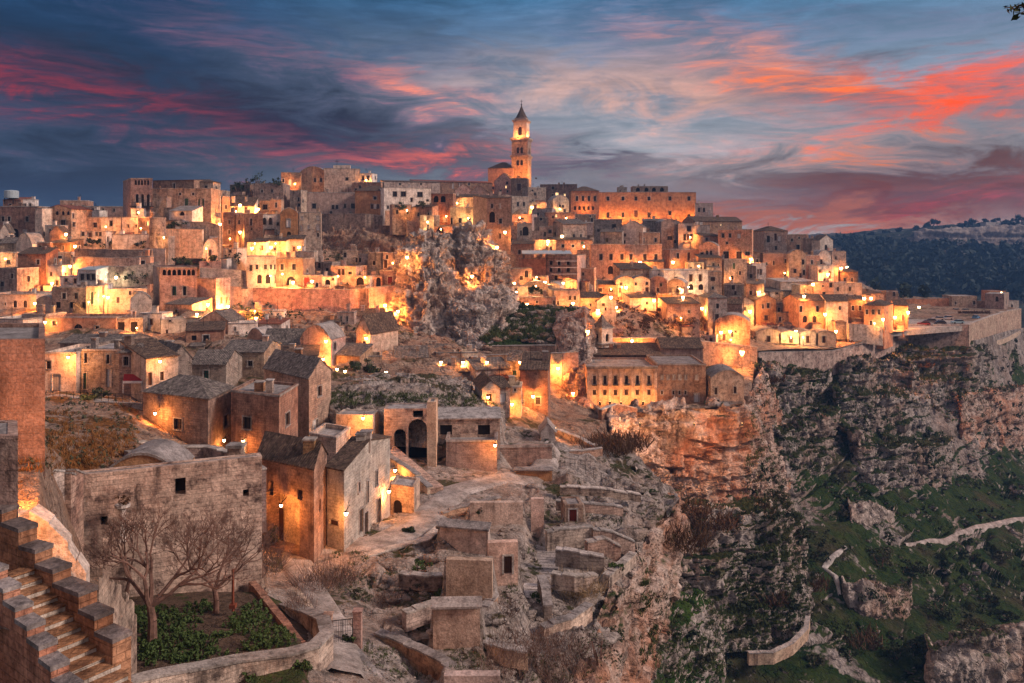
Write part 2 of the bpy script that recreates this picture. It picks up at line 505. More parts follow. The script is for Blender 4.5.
# ------------------------------------------------------------------ geometry helpers
class MB:
    """collects faces; build() links them as ONE mesh object"""

    def __init__(s):
        s.v, s.f, s.mi = [], [], []

    def face(s, pts, mi=0):
        i = len(s.v)
        s.v += [Vector(p) for p in pts]
        s.f.append(tuple(range(i, i + len(pts))))
        s.mi.append(mi)

    def box(s, x0, x1, y0, y1, z0, z1, mi=0):
        s.prism([(x0, y0), (x1, y0), (x1, y1), (x0, y1)], z0, z1, mi)

    def prism(s, pts, z0, z1, mi=0, bottom=True):
        """pts counter-clockwise seen from above; z0/z1 numbers or per-point lists"""
        n = len(pts)
        a = z0 if isinstance(z0, (list, tuple)) else [z0] * n
        b = z1 if isinstance(z1, (list, tuple)) else [z1] * n
        lo = [Vector((p[0], p[1], a[i])) for i, p in enumerate(pts)]
        hi_ = [Vector((p[0], p[1], b[i])) for i, p in enumerate(pts)]
        for i in range(n):
            j = (i + 1) % n
            s.face([lo[i], lo[j], hi_[j], hi_[i]], mi)
        s.face(hi_, mi)
        if bottom:
            s.face(lo[::-1], mi)

    def slab(s, pts, t, mi=0):
        """sloped sheet with thickness t downwards"""
        p = [Vector(q) for q in pts]
        q = [a - Vector((0, 0, t)) for a in p]
        s.face(p, mi)
        s.face(q[::-1], mi)
        for i in range(len(p)):
            j = (i + 1) % len(p)
            s.face([q[i], q[j], p[j], p[i]], mi)

    def tube(s, a, b, r0, r1, n=5, mi=0, caps=False):
        a, b = Vector(a), Vector(b)
        d = b - a
        if d.length < 1e-6:
            return
        d.normalize()
        u = d.orthogonal().normalized()
        w = d.cross(u)
        ra = [a + (u * math.cos(6.2832 * i / n) + w * math.sin(6.2832 * i / n)) * r0 for i in range(n)]
        rb = [b + (u * math.cos(6.2832 * i / n) + w * math.sin(6.2832 * i / n)) * r1 for i in range(n)]
        for i in range(n):
            j = (i + 1) % n
            s.face([ra[i], ra[j], rb[j], rb[i]], mi)
        if caps:
            s.face(rb, mi)
            s.face(ra[::-1], mi)

    def lathe(s, c, prof, n=14, mi=0):
        """prof: (radius, z) from bottom to top"""
        c = Vector(c)
        rings = [[c + Vector((r * math.cos(6.2832 * i / n), r * math.sin(6.2832 * i / n), z)) for i in range(n)] for r, z in prof]
        for A, B in zip(rings, rings[1:]):
            for i in range(n):
                j = (i + 1) % n
                s.face([A[i], A[j], B[j], B[i]], mi)
        s.face(rings[-1], mi)

    def build(s, name, mats, parent=None, org=None):
        if not isinstance(mats, (list, tuple)):
            mats = [mats]
        if org is None:
            org = Vector(parent['_o']) if parent is not None and '_o' in parent.keys() else Vector((0, 0, 0))
        me = bpy.data.meshes.new(name)
        me.from_pydata([v - org for v in s.v], [], s.f)
        for q in mats:
            me.materials.append(M[q] if isinstance(q, str) else q)
        if len(mats) > 1:
            me.polygons.foreach_set('material_index', s.mi)
        uvl = me.uv_layers.new(name='uv')
        buf = []
        for f in s.f:
            p = [s.v[i] for i in f]
            n = (p[1] - p[0]).cross(p[2] - p[0])
            if n.length < 1e-9:
                n = Vector((0, 0, 1))
            n.normalize()
            if abs(n.z) > .985:
                t1, t2 = Vector((1, 0, 0)), Vector((0, 1, 0))
            else:
                t1 = Vector((-n.y, n.x, 0)).normalized()
                t2 = n.cross(t1)
            for q in p:
                buf += [q.dot(t1), q.dot(t2)]
        uvl.data.foreach_set('uv', buf)
        me.update()
        ob = bpy.data.objects.new(name, me)
        C.objects.link(ob)
        if parent is not None:
            ob.parent = parent
        else:
            ob.location = org
        return ob


def tag(o, label, cat, group=None):
    o['label'] = label
    o['category'] = cat
    o['kind'] = 'thing'
    if group:
        o['group'] = group
    return o


def thing(name, label, cat, loc, group=None):
    o = bpy.data.objects.new(name, None)
    o.empty_display_size = .5
    C.objects.link(o)
    o.location = loc
    o['_o'] = tuple(loc)
    return tag(o, label, cat, group)


def struct(o, kind='structure'):
    o['kind'] = kind
    return o


# ------------------------------------------------------------------ vector noise (numpy)
def _h(ix, iy, iz, seed):
    n = (ix * 374761393 + iy * 668265263 + iz * 2147483647 + seed * 1274126177) & 0xFFFFFFFF
    n = ((n ^ (n >> 13)) * 1274126177) & 0xFFFFFFFF
    n = ((n ^ (n >> 15)) * 2246822519) & 0xFFFFFFFF
    return ((n ^ (n >> 16)) & 0xFFFFFF) / float(0xFFFFFF)


def vnoise(p, seed=0):
    i = np.floor(p).astype(np.int64)
    f = p - i
    f = f * f * (3 - 2 * f)
    r = 0
    for a in (0, 1):
        for b in (0, 1):
            for c in (0, 1):
                w = (f[:, 0] if a else 1 - f[:, 0]) * (f[:, 1] if b else 1 - f[:, 1]) * (f[:, 2] if c else 1 - f[:, 2])
                r = r + w * _h(i[:, 0] + a, i[:, 1] + b, i[:, 2] + c, seed)
    return r


def fbm(p, octv=4, seed=0, gain=.5):
    s, a, t = 0, 1.0, 0
    for o in range(octv):
        s = s + a * vnoise(p * 2.03 ** o, seed + o * 17)
        t += a
        a *= gain
    return s / t - .5


def worley(p, seed=0):
    i = np.floor(p).astype(np.int64)
    best = np.full(len(p), 9.0)
    cid = np.zeros(len(p))
    for a in (-1, 0, 1):
        for b in (-1, 0, 1):
            for c in (-1, 0, 1):
                q = i + np.array((a, b, c))
                o = np.stack([_h(q[:, 0], q[:, 1], q[:, 2], seed + k) for k in (1, 2, 3)], 1)
                d = np.sqrt((((q + o) - p) ** 2).sum(1))
                m = d < best
                best = np.where(m, d, best)
                cid = np.where(m, o[:, 0], cid)
    return best, cid


def rockdisp(p, size, amp, seed=0, strata=.5):
    """limestone relief: beds of uneven thickness standing out or set back, cut by upright joints"""
    h_ = size * .42
    z = p[:, 2] / h_ + fbm(p / (size * 3.2), 3, seed + 3) * 3.0
    lay = np.floor(z)
    fr = z - lay
    rl = _h(lay.astype(np.int64), np.full(len(p), seed), np.zeros(len(p), np.int64), seed + 1)
    rn = _h(lay.astype(np.int64) + 1, np.full(len(p), seed), np.zeros(len(p), np.int64), seed + 1)
    k = np.clip((fr - .80) / .20, 0, 1)
    bed = rl * (1 - k) + rn * k
    notch = np.exp(-((fr - .97) / .07) ** 2)
    q = np.stack([p[:, 0] / size, p[:, 1] / size, lay * 3.7], 1)
    q[:, :2] += (fbm(p / size * 1.4, 3, seed + 7) * .8)[:, None]
    w1, c1 = worley(q, seed)
    q2 = np.stack([p[:, 0] / size * 2.6, p[:, 1] / size * 2.6, np.floor(z * 2) * 2.9], 1)
    w2, c2 = worley(q2, seed + 5)
    f = fbm(p / size * 1.1, 5, seed + 9, .55)
    return amp * ((bed - .5) * strata * 1.5 - notch * strata * .55 + (c1 - .5) * .95 - w1 * .22 + (c2 - .5) * .36 + f * 1.1)


def grid_mesh(name, G, mat, smooth=True, parent=None, mats=None, mi=None):
    """G: (nv, nu, 3) array of points"""
    nv, nu = G.shape[:2]
    me = bpy.data.meshes.new(name)
    vs = G.reshape(-1, 3)
    idx = np.arange(nv * nu).reshape(nv, nu)
    f = np.stack([idx[:-1, :-1], idx[:-1, 1:], idx[1:, 1:], idx[1:, :-1]], -1).reshape(-1, 4)
    me.vertices.add(len(vs))
    me.vertices.foreach_set('co', vs.astype(np.float32).ravel())
    me.loops.add(f.size)
    me.loops.foreach_set('vertex_index', f.astype(np.int32).ravel())
    me.polygons.add(len(f))
    me.polygons.foreach_set('loop_start', np.arange(0, f.size, 4, dtype=np.int32))
    me.polygons.foreach_set('loop_total', np.full(len(f), 4, dtype=np.int32))
    me.polygons.foreach_set('use_smooth', np.full(len(f), smooth))
    me.materials.append(M[mat])
    me.update(calc_edges=True)
    me.validate()
    ob = bpy.data.objects.new(name, me)
    C.objects.link(ob)
    if parent is not None:
        ob.parent = parent
    return ob


def loft_grid(rows, nu, nv, ease=False):
    rr = []
    for r in rows:
        p = np.array([P(*q) if len(q) == 3 else q for q in r], float)
        d = np.concatenate([[0], np.cumsum(np.linalg.norm(np.diff(p, axis=0), axis=1))])
        # even blend of index and length keeps rows aligned
        t = .5 * d / d[-1] + .5 * np.linspace(0, 1, len(p))
        s = np.linspace(0, 1, nu)
        rr.append(np.stack([np.interp(s, t, p[:, k]) for k in range(3)], 1))
    rr = np.array(rr)
    L = np.linalg.norm(np.diff(rr, axis=0), axis=2).mean(1)
    t = np.concatenate([[0], np.cumsum(L)]) / L.sum()
    s = np.linspace(0, 1, nv)
    out = np.zeros((nv, nu, 3))
    k = np.clip(np.searchsorted(t, s, 'right') - 1, 0, len(t) - 2)
    w = ((s - t[k]) / (t[k + 1] - t[k]))[:, None, None]
    return rr[k] * (1 - w) + rr[k + 1] * w


def blur(G, n=2, ax=(0, 1)):
    for _ in range(n):
        for a in ax:
            H = G.copy()
            sl = [slice(None)] * 3
            s0, s1, s2 = list(sl), list(sl), list(sl)
            s0[a], s1[a], s2[a] = slice(0, -2), slice(1, -1), slice(2, None)
            H[tuple(s1)] = .25 * G[tuple(s0)] + .5 * G[tuple(s1)] + .25 * G[tuple(s2)]
            G = H
    return G


def normals(G):
    du = np.gradient(G, axis=1)
    dv = np.gradient(G, axis=0)
    n = np.cross(du, dv)
    return n / np.maximum(np.linalg.norm(n, axis=2, keepdims=True), 1e-9)


def crag(name, rows, mat, nu=120, nv=80, size=4.0, amp=1.4, seed=0, parent=None, edge=True, sm=3, strata=.5, ribs=0.0, side=4.0, fine_=.25):
    """lofted rock mass with blocky relief; rows run from back/top to front/bottom"""
    G = blur(loft_grid(rows, nu, nv), sm)
    if side:
        uu = np.linspace(0, 1, nu)
        k_ = np.clip(1 - np.minimum(uu, 1 - uu) / .07, 0, 1) ** 2
        aw = G - np.array((0, 0, CZ))
        aw[..., 2] = 0
        aw /= np.linalg.norm(aw, axis=2, keepdims=True)
        G = G + aw * (k_ * side)[None, :, None]
    n = normals(G)
    flip = -1 if n[nv // 2, nu // 2].dot((np.array((0, 0, CZ)) - G[nv // 2, nu // 2])) < 0 else 1
    d = (rockdisp(G.reshape(-1, 3), size, amp, seed, strata) + rockdisp(G.reshape(-1, 3), size * .3, amp * fine_, seed + 50, .3)).reshape(nv, nu, 1)
    if ribs:
        q_ = G.reshape(-1, 3) * np.array((.42, .42, .045))
        d = d + (ribs * 2.2 * (np.abs(fbm(q_, 3, seed + 40)) * -2 + .3)).reshape(nv, nu, 1)
    if edge:
        e = np.minimum(np.minimum(np.linspace(0, 12, nu), np.linspace(12, 0, nu)), 1)[None, :, None]
        d = d * (.3 + .7 * e)
    G = G + n * flip * d
    if flip < 0:
        G = G[:, ::-1]
    return grid_mesh(name, G, mat, parent=parent)


def boulder_mb(mb_list, c, r, seed, flat=.75):
    """one irregular stone as arrays (verts, faces)"""
    nu, nv = 12, 8
    th = np.linspace(0, 2 * np.pi, nu, endpoint=False)
    ph = np.linspace(0.12, np.pi - .12, nv)
    T, Ph = np.meshgrid(th, ph)
    p = np.stack([np.cos(T) * np.sin(Ph), np.sin(T) * np.sin(Ph), np.cos(Ph) * flat], -1).reshape(-1, 3)
    q = p + np.array((seed * 3.1, seed * 1.7, seed * .9))
    w, cd = worley(q * 1.3, seed)
    f = fbm(q * 2.2, 3, seed)
    p = p * (0.8 + .5 * (cd - .5)[:, None] + .5 * f[:, None]) * np.array(r) + np.array(c)
    idx = np.arange(nu * nv).reshape(nv, nu)
    f = []
    for v in range(nv - 1):
        for u in range(nu):
            f.append((idx[v, u], idx[v + 1, u], idx[v + 1, (u + 1) % nu], idx[v, (u + 1) % nu]))
    f.append(tuple(idx[0]))
    f.append(tuple(idx[-1][::-1]))
    mb_list.append((p, f))


def merge_build(name, lst, mat, smooth=False, parent=None):
    vs, fs, o = [], [], 0
    for p, f in lst:
        vs.append(p)
        fs += [tuple(int(i) + o for i in q) for q in f]
        o += len(p)
    me = bpy.data.meshes.new(name)
    me.from_pydata(np.concatenate(vs).tolist(), [], fs)
    me.materials.append(M[mat])
    if smooth:
        me.polygons.foreach_set('use_smooth', [True] * len(fs))
    ob = bpy.data.objects.new(name, me)
    C.objects.link(ob)
    if parent is not None:
        ob.parent = parent
    return ob


def quads_mesh(name, Q, mat, parent=None, org=(0, 0, 0)):
    """Q: (n,4,3) loose quads (leaves, blades)"""
    n = len(Q)
    me = bpy.data.meshes.new(name)
    me.vertices.add(n * 4)
    me.vertices.foreach_set('co', (Q - np.array(org)).astype(np.float32).ravel())
    me.loops.add(n * 4)
    me.loops.foreach_set('vertex_index', np.arange(n * 4, dtype=np.int32))
    me.polygons.add(n)
    me.polygons.foreach_set('loop_start', np.arange(0, n * 4, 4, dtype=np.int32))
    me.polygons.foreach_set('loop_total', np.full(n, 4, dtype=np.int32))
    me.materials.append(M[mat])
    me.update(calc_edges=True)
    ob = bpy.data.objects.new(name, me)
    C.objects.link(ob)
    if parent is not None:
        ob.parent = parent
    else:
        ob.location = org
    return ob


nr = np.random.RandomState(5)


def leaf_quads(cen, size, jit=.5, flat=0.0):
    """random leaf-shaped quads at the given centres"""
    n = len(cen)
    a = nr.normal(size=(n, 3))
    a[:, 2] *= 1 - flat
    a /= np.linalg.norm(a, axis=1, keepdims=True)
    b = nr.normal(size=(n, 3))
    b[:, 2] *= 1 - flat
    b -= (a * b).sum(1, keepdims=True) * a
    b /= np.maximum(np.linalg.norm(b, axis=1, keepdims=True), 1e-6)
    s = size * (1 + jit * (nr.rand(n, 1) * 2 - 1))
    a, b = a * s, b * s * .55
    return np.stack([cen - a, cen - b * .9, cen + a, cen + b * .9], 1)


def clump_points(c, r, n, nclump=9, seed=None):
    """points gathered in uneven clumps inside an ellipsoid, open between them"""
    cc = nr.normal(size=(nclump, 3))
    cc /= np.linalg.norm(cc, axis=1, keepdims=True)
    cc *= (.25 + .62 * nr.rand(nclump, 1) ** .6)
    cr = .22 + .24 * nr.rand(nclump)
    k = nr.randint(0, nclump, n)
    d = nr.normal(size=(n, 3))
    d /= np.linalg.norm(d, axis=1, keepdims=True)
    d *= nr.rand(n, 1) ** .45
    p = cc[k] + d * cr[k][:, None]
    return np.array(c) + p * np.array(r)


def bush(x, y, z, r, h, mat, label, n=220, ls=.2, name='bush', group=None, cat='bush', stem=True):
    t = thing(name, label, cat, (x, y, z), group)
    pts = clump_points((x, y, z + h * .5), (r, r, h * .55), n)
    quads_mesh('foliage', leaf_quads(pts, ls), mat, t, (x, y, z))
    if stem:
        mb = MB()
        for i in range(3):
            mb.tube((x, y, z - .3), (x + rnd.uniform(-r, r) * .4, y + rnd.uniform(-r, r) * .4, z + h * .6), .05 * h, .02 * h, 4)
        mb.build('stem', 'bark', t)
    return t


def branches(mb, a, d, L, r, depth, spread=.6, up=.15, wob=.25, rr=rnd, tips=None):
    """recursive limbs"""
    n = 3
    p = Vector(a)
    dd = Vector(d).normalized()
    for i in range(n):
        dd = (dd + Vector((rr.uniform(-wob, wob), rr.uniform(-wob, wob), rr.uniform(-wob, wob) + up * .3))).normalized()
        q = p + dd * L / n
        r2 = r * (1 - .13 * (i + 1))
        mb.tube(p, q, r * (1 - .13 * i), r2, 5 if r > .03 else 3)
        p = q
    if depth == 0:
        if tips is not None:
            tips.append(p)
        return
    for i in range(rr.choice((3, 3, 4)) if depth < 4 else rr.choice((2, 3, 3))):
        nd = (dd + Vector((rr.uniform(-1, 1), rr.uniform(-1, 1), rr.uniform(-.6, 1) + up)) * spread).normalized()
        branches(mb, p, nd, L * rr.uniform(.6, .85), r * .6, depth - 1, spread, up, wob, rr, tips)


# ------------------------------------------------------------------ windows, doors, houses
def hit_face(px, a, b):
    """where the sight line through column px meets the vertical plane a-b (plan points): parameter t"""
    k = (px - CX) / F
    den = (b[0] - a[0]) - k * (b[1] - a[1])
    return (k * a[1] - a[0]) / den


class Face:
    def __init__(s, a, b):
        s.a, s.b = Vector((a[0], a[1], 0)), Vector((b[0], b[1], 0))
        s.L = (s.b - s.a).length
        s.u = (s.b - s.a) / s.L
        s.n = Vector((s.u.y, -s.u.x, 0))        # outward for counter-clockwise footprints

    def pt(s, u, z, d=0.0):
        p = s.a + s.u * u + s.n * d
        return Vector((p.x, p.y, z))


def arc(u0, u1, z, n=6):
    r = (u1 - u0) / 2
    return [((u0 + u1) / 2 - r * math.cos(math.pi * i / n), z + r * math.sin(math.pi * i / n)) for i in range(n + 1)]


def wall_face(mb, fc, z0, z1, ops, depth, mi=0):
    """wall rectangle with real openings and reveals"""
    us = sorted({0.0, fc.L, *[o[0] for o in ops], *[o[1] for o in ops]})
    zs = sorted({z0, z1, *[o[2] for o in ops], *[o[3] for o in ops]})
    us = [u for u in us if 0 <= u <= fc.L]
    zs = [z for z in zs if z0 <= z <= z1]
    for u0, u1 in zip(us, us[1:]):
        run = None
        for w0, w1 in zip(zs, zs[1:]):
            uc, zc = (u0 + u1) / 2, (w0 + w1) / 2
            if any(o[0] < uc < o[1] and o[2] < zc < o[3] for o in ops):
                if run:
                    mb.face([fc.pt(u0, run[0]), fc.pt(u1, run[0]), fc.pt(u1, run[1]), fc.pt(u0, run[1])], mi)
                    run = None
            else:
                run = (run[0], w1) if run else (w0, w1)
        if run:
            mb.face([fc.pt(u0, run[0]), fc.pt(u1, run[0]), fc.pt(u1, run[1]), fc.pt(u0, run[1])], mi)
    for o in ops:
        u0, u1, w0, w1, kind = o
        D = -depth
        prof = [(u0, w0), (u0, w1), (u1, w1), (u1, w0)]
        if kind in 'av':
            zc = max(w0 + .05, w1 - (u1 - u0) / 2)
            ar = arc(u0, u1, zc)
            sc_ = (w1 - zc) / max((u1 - u0) / 2, .01)
            ar = [(u, zc + (z - zc) * sc_) for u, z in ar]
            prof = [(u0, w0)] + ar + [(u1, w0)]
            h = len(ar) // 2
            for q, k in ((ar[:h + 1], u0), (ar[h:], u1)):
                for i in range(len(q) - 1):
                    mb.face([fc.pt(k, w1), fc.pt(*q[i]), fc.pt(*q[i + 1])] if k == u0 else [fc.pt(k, w1), fc.pt(*q[i]), fc.pt(*q[i + 1])], mi)
        for i in range(len(prof)):
            p, q = prof[i], prof[(i + 1) % len(prof)]
            mb.face([fc.pt(*p), fc.pt(*q), fc.pt(*q, D), fc.pt(*p, D)], mi)


def opening_part(fc, o, depth, parent, near, surround):
    u0, u1, w0, w1, kind = o
    D = -depth + .01
    w, h = u1 - u0, w1 - w0
    f = min(.09, w * .12)
    fm = 'wframe' if kind in 'pb' else 'frame'
    pane = {'w': 'glass', 'l': 'lit', 'd': 'door', 'a': 'dark', 'v': 'glass', 'g': 'green', 'b': 'whitepaint', 'p': 'whitepaint', 'r': 'doorred', 'o': 'dark', 'y': 'wframe'}[kind]
    nm = {'d': 'door', 'r': 'door', 'p': 'door', 'y': 'door', 'a': 'archway', 'o': 'opening'}.get(kind, 'window')
    if kind == 'a' or kind == 'v':
        zc = max(w0 + .05, w1 - w / 2)
        ar = [(u, zc + (z - zc) * (w1 - zc) / (w / 2)) for u, z in arc(u0, u1, zc)]
        prof = [(u0, w0), (u1, w0)] + ar[::-1]
    else:
        prof = [(u0, w0), (u1, w0), (u1, w1), (u0, w1)]
    mb = MB()
    mb.face([fc.pt(u, z, D) for u, z in prof])
    mats = [pane, fm, 'slabtop' if not isinstance(surround, str) else surround]
    fr = mb if not near else MB()
    if kind in 'wlvgp':
        um = (u0 + u1) / 2
        d2 = D + .05
        top = w1 if kind != 'v' else w1 - w * .1

        def bar(a, b, c, d):
            fr.face([fc.pt(a, c, d2), fc.pt(b, c, d2), fc.pt(b, d, d2), fc.pt(a, d, d2)], 1)
        bar(u0, u0 + f, w0, w1 if kind != 'v' else w1 - w / 2)
        bar(u1 - f, u1, w0, w1 if kind != 'v' else w1 - w / 2)
        bar(u0 + f, u1 - f, w0, w0 + f)
        bar(um - f / 2, um + f / 2, w0 + f, top)
        if kind not in 'vg':
            bar(u0 + f, u1 - f, w1 - f, w1)
        if h > 1.2 * w:
            bar(u0 + f, u1 - f, w0 + h * .62, w0 + h * .62 + f * .7)
    elif kind in 'dry' and near:
        for i in range(1, 4):
            uu = u0 + w * i / 4
            fr.face([fc.pt(uu - .015, w0, D + .02), fc.pt(uu + .015, w0, D + .02), fc.pt(uu + .015, w1, D + .02), fc.pt(uu - .015, w1, D + .02)], 1)
    if surround and kind not in 'ao':
        s_ = .14 if near else .17

        def blk(a, b, c, d, out=.06):
            pts = [(a, c), (b, c), (b, d), (a, d)]
            mb.face([fc.pt(u, z, out) for u, z in pts], 2)
            for i in range(4):
                p, q = pts[i], pts[(i + 1) % 4]
                mb.face([fc.pt(*p, 0), fc.pt(*q, 0), fc.pt(*q, out), fc.pt(*p, out)], 2)
        if nm == 'window':
            blk(u0 - s_ * 1.3, u1 + s_ * 1.3, w0 - s_, w0, .12)
        if kind != 'v':
            blk(u0 - s_, u1 + s_, w1, w1 + s_)
        blk(u0 - s_, u0, w0, w1 if kind != 'v' else w1 - w / 2)
        blk(u1, u1 + s_, w0, w1 if kind != 'v' else w1 - w / 2)
    ob = mb.build(nm, mats, parent)
    if near and fr.f:
        ob['_o'] = tuple(parent['_o'])
        fr.build('frame' if kind != 'd' else 'boards', ['frame', fm], ob)
    return ob


HOUSES = []
GROUP = 'houses of the stone hill town'


def house(x0, x1, top, base, Y, roof, col, wins, label, Y1=None, Rt=None, Lt=None, d=None, rh=None, ext=5.0, eave=.3,
          tile=None, name='house', cat='house', group=GROUP, chim=None, surround=True, par=None, fcol=None, rot=None, rec=None):
    """box house fixed by the corners of its street front (columns x0..x1, wall top and foot rows, metres away)"""
    Yb = Y if Y1 is None else Y1
    if Y1 is None:
        rot = rnd.uniform(-.20, .20) if rot is None else rot
        w_ = (x1 - x0) * Y / F
        Ya, Yb = Y - rot * w_, Y + rot * w_
    else:
        Ya = Y
    Yn = min(Ya, Yb)
    A = Vector(((x0 - CX) / F * Ya, Ya))
    B = Vector(((x1 - CX) / F * Yb, Yb))
    zt, zb = CZ + (HY - top) / F * Yn, CZ + (HY - base) / F * Yn
    ab = B - A
    perp = Vector((-ab.y, ab.x)).normalized()
    if Rt:
        bv = Vector(((Rt[0] - CX) / F * Rt[1], Rt[1])) - B
    elif Lt:
        bv = Vector(((Lt[0] - CX) / F * Lt[1], Lt[1])) - A
    else:
        bv = perp * (d or max(4.0, min(10.0, ab.length * .9)))
    D_, C_ = A + bv, B + bv
    root_loc = ((A + C_) / 2)
    t = thing(name, label, cat, (root_loc.x, root_loc.y, zb), group)
    HOUSES.append((t, A, B, C_, D_, zb, zt))
    near = Yn < 115
    depth = rec or (.22 if near else .3)
    faces = {'F': Face(A, B), 'R': Face(B, C_), 'K': Face(C_, D_), 'L': Face(D_, A)}
    ops = {q: [] for q in faces}
    for w in wins:
        kind, wy, wh, ww, xs = w[:5]
        fk = w[5] if len(w) > 5 else 'F'
        fc = faces[fk]
        for px in xs:
            p0, p1 = hit_face(px - ww / 2, fc.a, fc.b), hit_face(px + ww / 2, fc.a, fc.b)
            u0, u1 = sorted((p0 * fc.L, p1 * fc.L))
            u0, u1 = max(.08, u0), min(fc.L - .08, u1)
            if u1 - u0 < .2:
                continue
            yy = fc.pt((u0 + u1) / 2, 0).y
            w0 = CZ + (HY - (wy + wh / 2)) / F * yy
            w1 = CZ + (HY - (wy - wh / 2)) / F * yy
            w1 = min(w1, zt - .12)
            if w1 - w0 < .25:
                continue
            ops[fk].append((u0, u1, w0, w1, kind))
    if Yn > 118 and cat == 'house' and surround:
        for q in 'FR':
            fc = faces[q]
            want = int(fc.L / (3.2 if q == 'F' else 4.5)) - len(ops[q])
            for i in range(max(0, min(4, want + 1))):
                w_ = rnd.uniform(.6, 1.1)
                u0 = rnd.uniform(.4, max(.45, fc.L - 1.5))
                hh = rnd.uniform(.8, 1.6)
                w0 = zb + rnd.choice((.9, 1.2, 3.6, 3.9, 4.1, 6.3))
                k_ = rnd.choice('wwwwwdbgl' if q == 'F' and rnd.random() < .5 else 'wwww')
                if k_ == 'd':
                    hh, w0 = 2.1, zb + .1
                if w0 + hh < zt - .35 and u0 + w_ < fc.L - .3 and all(u0 + w_ + .3 < o[0] or u0 - .3 > o[1] or w0 > o[3] + .3 or w0 + hh < o[2] - .3 for o in ops[q]):
                    ops[q].append((u0, u0 + w_, w0, w0 + hh, k_))
    zf = zb - ext
    mb = MB()
    for q, fc in faces.items():
        wall_face(mb, fc, zf, zt, ops[q], depth, 1 if (fcol and q == 'F') else 0)
    V = lambda p, z: Vector((p.x, p.y, z))
    rise = rh if rh is not None else ab.length * .22
    roofmb = MB()
    tile = tile or ('tile_grey' if col in ('tan', 'grey', 'white') else 'tile_brown')
    nb = bv.normalized()
    na = ab.normalized()
    if roof == 'f':
        ph = par if par is not None else .55
        th = .3
        ia, ib, ic, id_ = [p + q for p, q in ((A, na * th + nb * th), (B, -na * th + nb * th), (C_, -na * th - nb * th), (D_, na * th - nb * th))]
        outer, inner = [A, B, C_, D_], [ia, ib, ic, id_]
        for i in range(4):
            j = (i + 1) % 4
            mb.face([V(outer[i], zt), V(outer[j], zt), V(inner[j], zt), V(inner[i], zt)])
            mb.face([V(inner[i], zt), V(inner[j], zt), V(inner[j], zt - ph), V(inner[i], zt - ph)])
        roofmb.face([V(p, zt - ph + .02) for p in inner])
        # eaves course a little proud of the wall
        for i in range(4 if ph > .28 else 0):
            fc = list(faces.values())[i]
            cz = zt - .02
            for a_, b_, c_, d_ in ((0, fc.L, cz - .22, cz),):
                pts = [(a_, c_), (b_, c_), (b_, d_), (a_, d_)]
                roofmb.face([fc.pt(u, z, .09) for u, z in pts], 1)
                roofmb.face([fc.pt(a_, d_, .09), fc.pt(b_, d_, .09), fc.pt(b_, d_, -.02), fc.pt(a_, d_, -.02)], 1)
                roofmb.face([fc.pt(a_, c_, .09), fc.pt(b_, c_, .09), fc.pt(b_, c_, -.02), fc.pt(a_, c_, -.02)], 1)
        rmats = ['flatroof', 'slabtop']
    elif roof == 'g':
        m0, m1 = (A + B) / 2, (C_ + D_) / 2
        zr = zt + rise
        mb.face([V(A, zt), V(B, zt), V(m0, zr)], 1 if fcol else 0)
        mb.face([V(C_, zt), V(D_, zt), V(m1, zr)])
        e = eave
        s_ = rise / (ab.length / 2)
        f0, f1 = m0 - nb * e * .3, m1 + nb * e
        for P0, P1, sg in ((A, D_, -1), (B, C_, 1)):
            q0, q1 = P0 + na * sg * e - nb * e * .3, P1 + na * sg * e + nb * e
            pts = [V(q0, zt - s_ * e + .14), V(f0, zr + .14), V(f1, zr + .14), V(q1, zt - s_ * e + .14)]
            roofmb.slab(pts if sg < 0 else pts[::-1], .13)
        rmats = [tile, tile]
    elif roof == 'x':
        m0, m1 = (A + D_) / 2, (B + C_) / 2
        zr = zt + rise
        mb.face([V(D_, zt), V(A, zt), V(m0, zr)])
        mb.face([V(B, zt), V(C_, zt), V(m1, zr)])
        e = eave
        s_ = rise / (bv.length / 2)
        f0, f1 = m0 - na * e * .4, m1 + na * e * .4
        for P0, P1, sg in ((A, B, -1), (D_, C_, 1)):
            q0, q1 = P0 + nb * sg * e - na * e * .4, P1 + nb * sg * e + na * e * .4
            pts = [V(q0, zt - s_ * e + .14), V(q1, zt - s_ * e + .14), V(f1, zr + .14), V(f0, zr + .14)]
            roofmb.slab(pts if sg < 0 else pts[::-1], .13)
        rmats = [tile, tile]
    elif roof == 'h':
        zr = zt + rise
        long_ = ab.length >= bv.length
        mA, mB = ((A + D_) / 2, (B + C_) / 2) if long_ else ((A + B) / 2, (C_ + D_) / 2)
        sh = min(.42, .5 * min(ab.length, bv.length) / max(ab.length, bv.length))
        r0, r1 = mA.lerp(mB, sh), mB.lerp(mA, sh)
        e = eave
        a, b, c, dd = A - na * e - nb * e, B + na * e - nb * e, C_ + na * e + nb * e, D_ - na * e + nb * e
        ze = zt - .02
        if long_:
            polys = [[a, b, r1, r0], [b, c, r1], [c, dd, r0, r1], [dd, a, r0]]
        else:
            polys = [[a, b, r0], [b, c, r1, r0], [c, dd, r1], [dd, a, r0, r1]]
        for pl in polys:
            roofmb.face([V(p, zr if (p is r0 or p is r1) else ze + .12) for p in pl])
        for p, q in ((a, b), (b, c), (c, dd), (dd, a)):
            roofmb.face([V(p, ze), V(q, ze), V(q, ze + .12), V(p, ze + .12)])
        roofmb.face([V(dd, ze), V(c, ze), V(b, ze), V(a, ze)])
        rmats = [tile, tile]
    elif roof == 's':
        zr = zt + rise
        mb.face([V(B, zt), V(C_, zt), V(C_, zr)])
        mb.face([V(D_, zt), V(A, zt), V(D_, zr)])
        mb.face([V(C_, zt), V(D_, zt), V(D_, zr), V(C_, zr)])
        e = eave
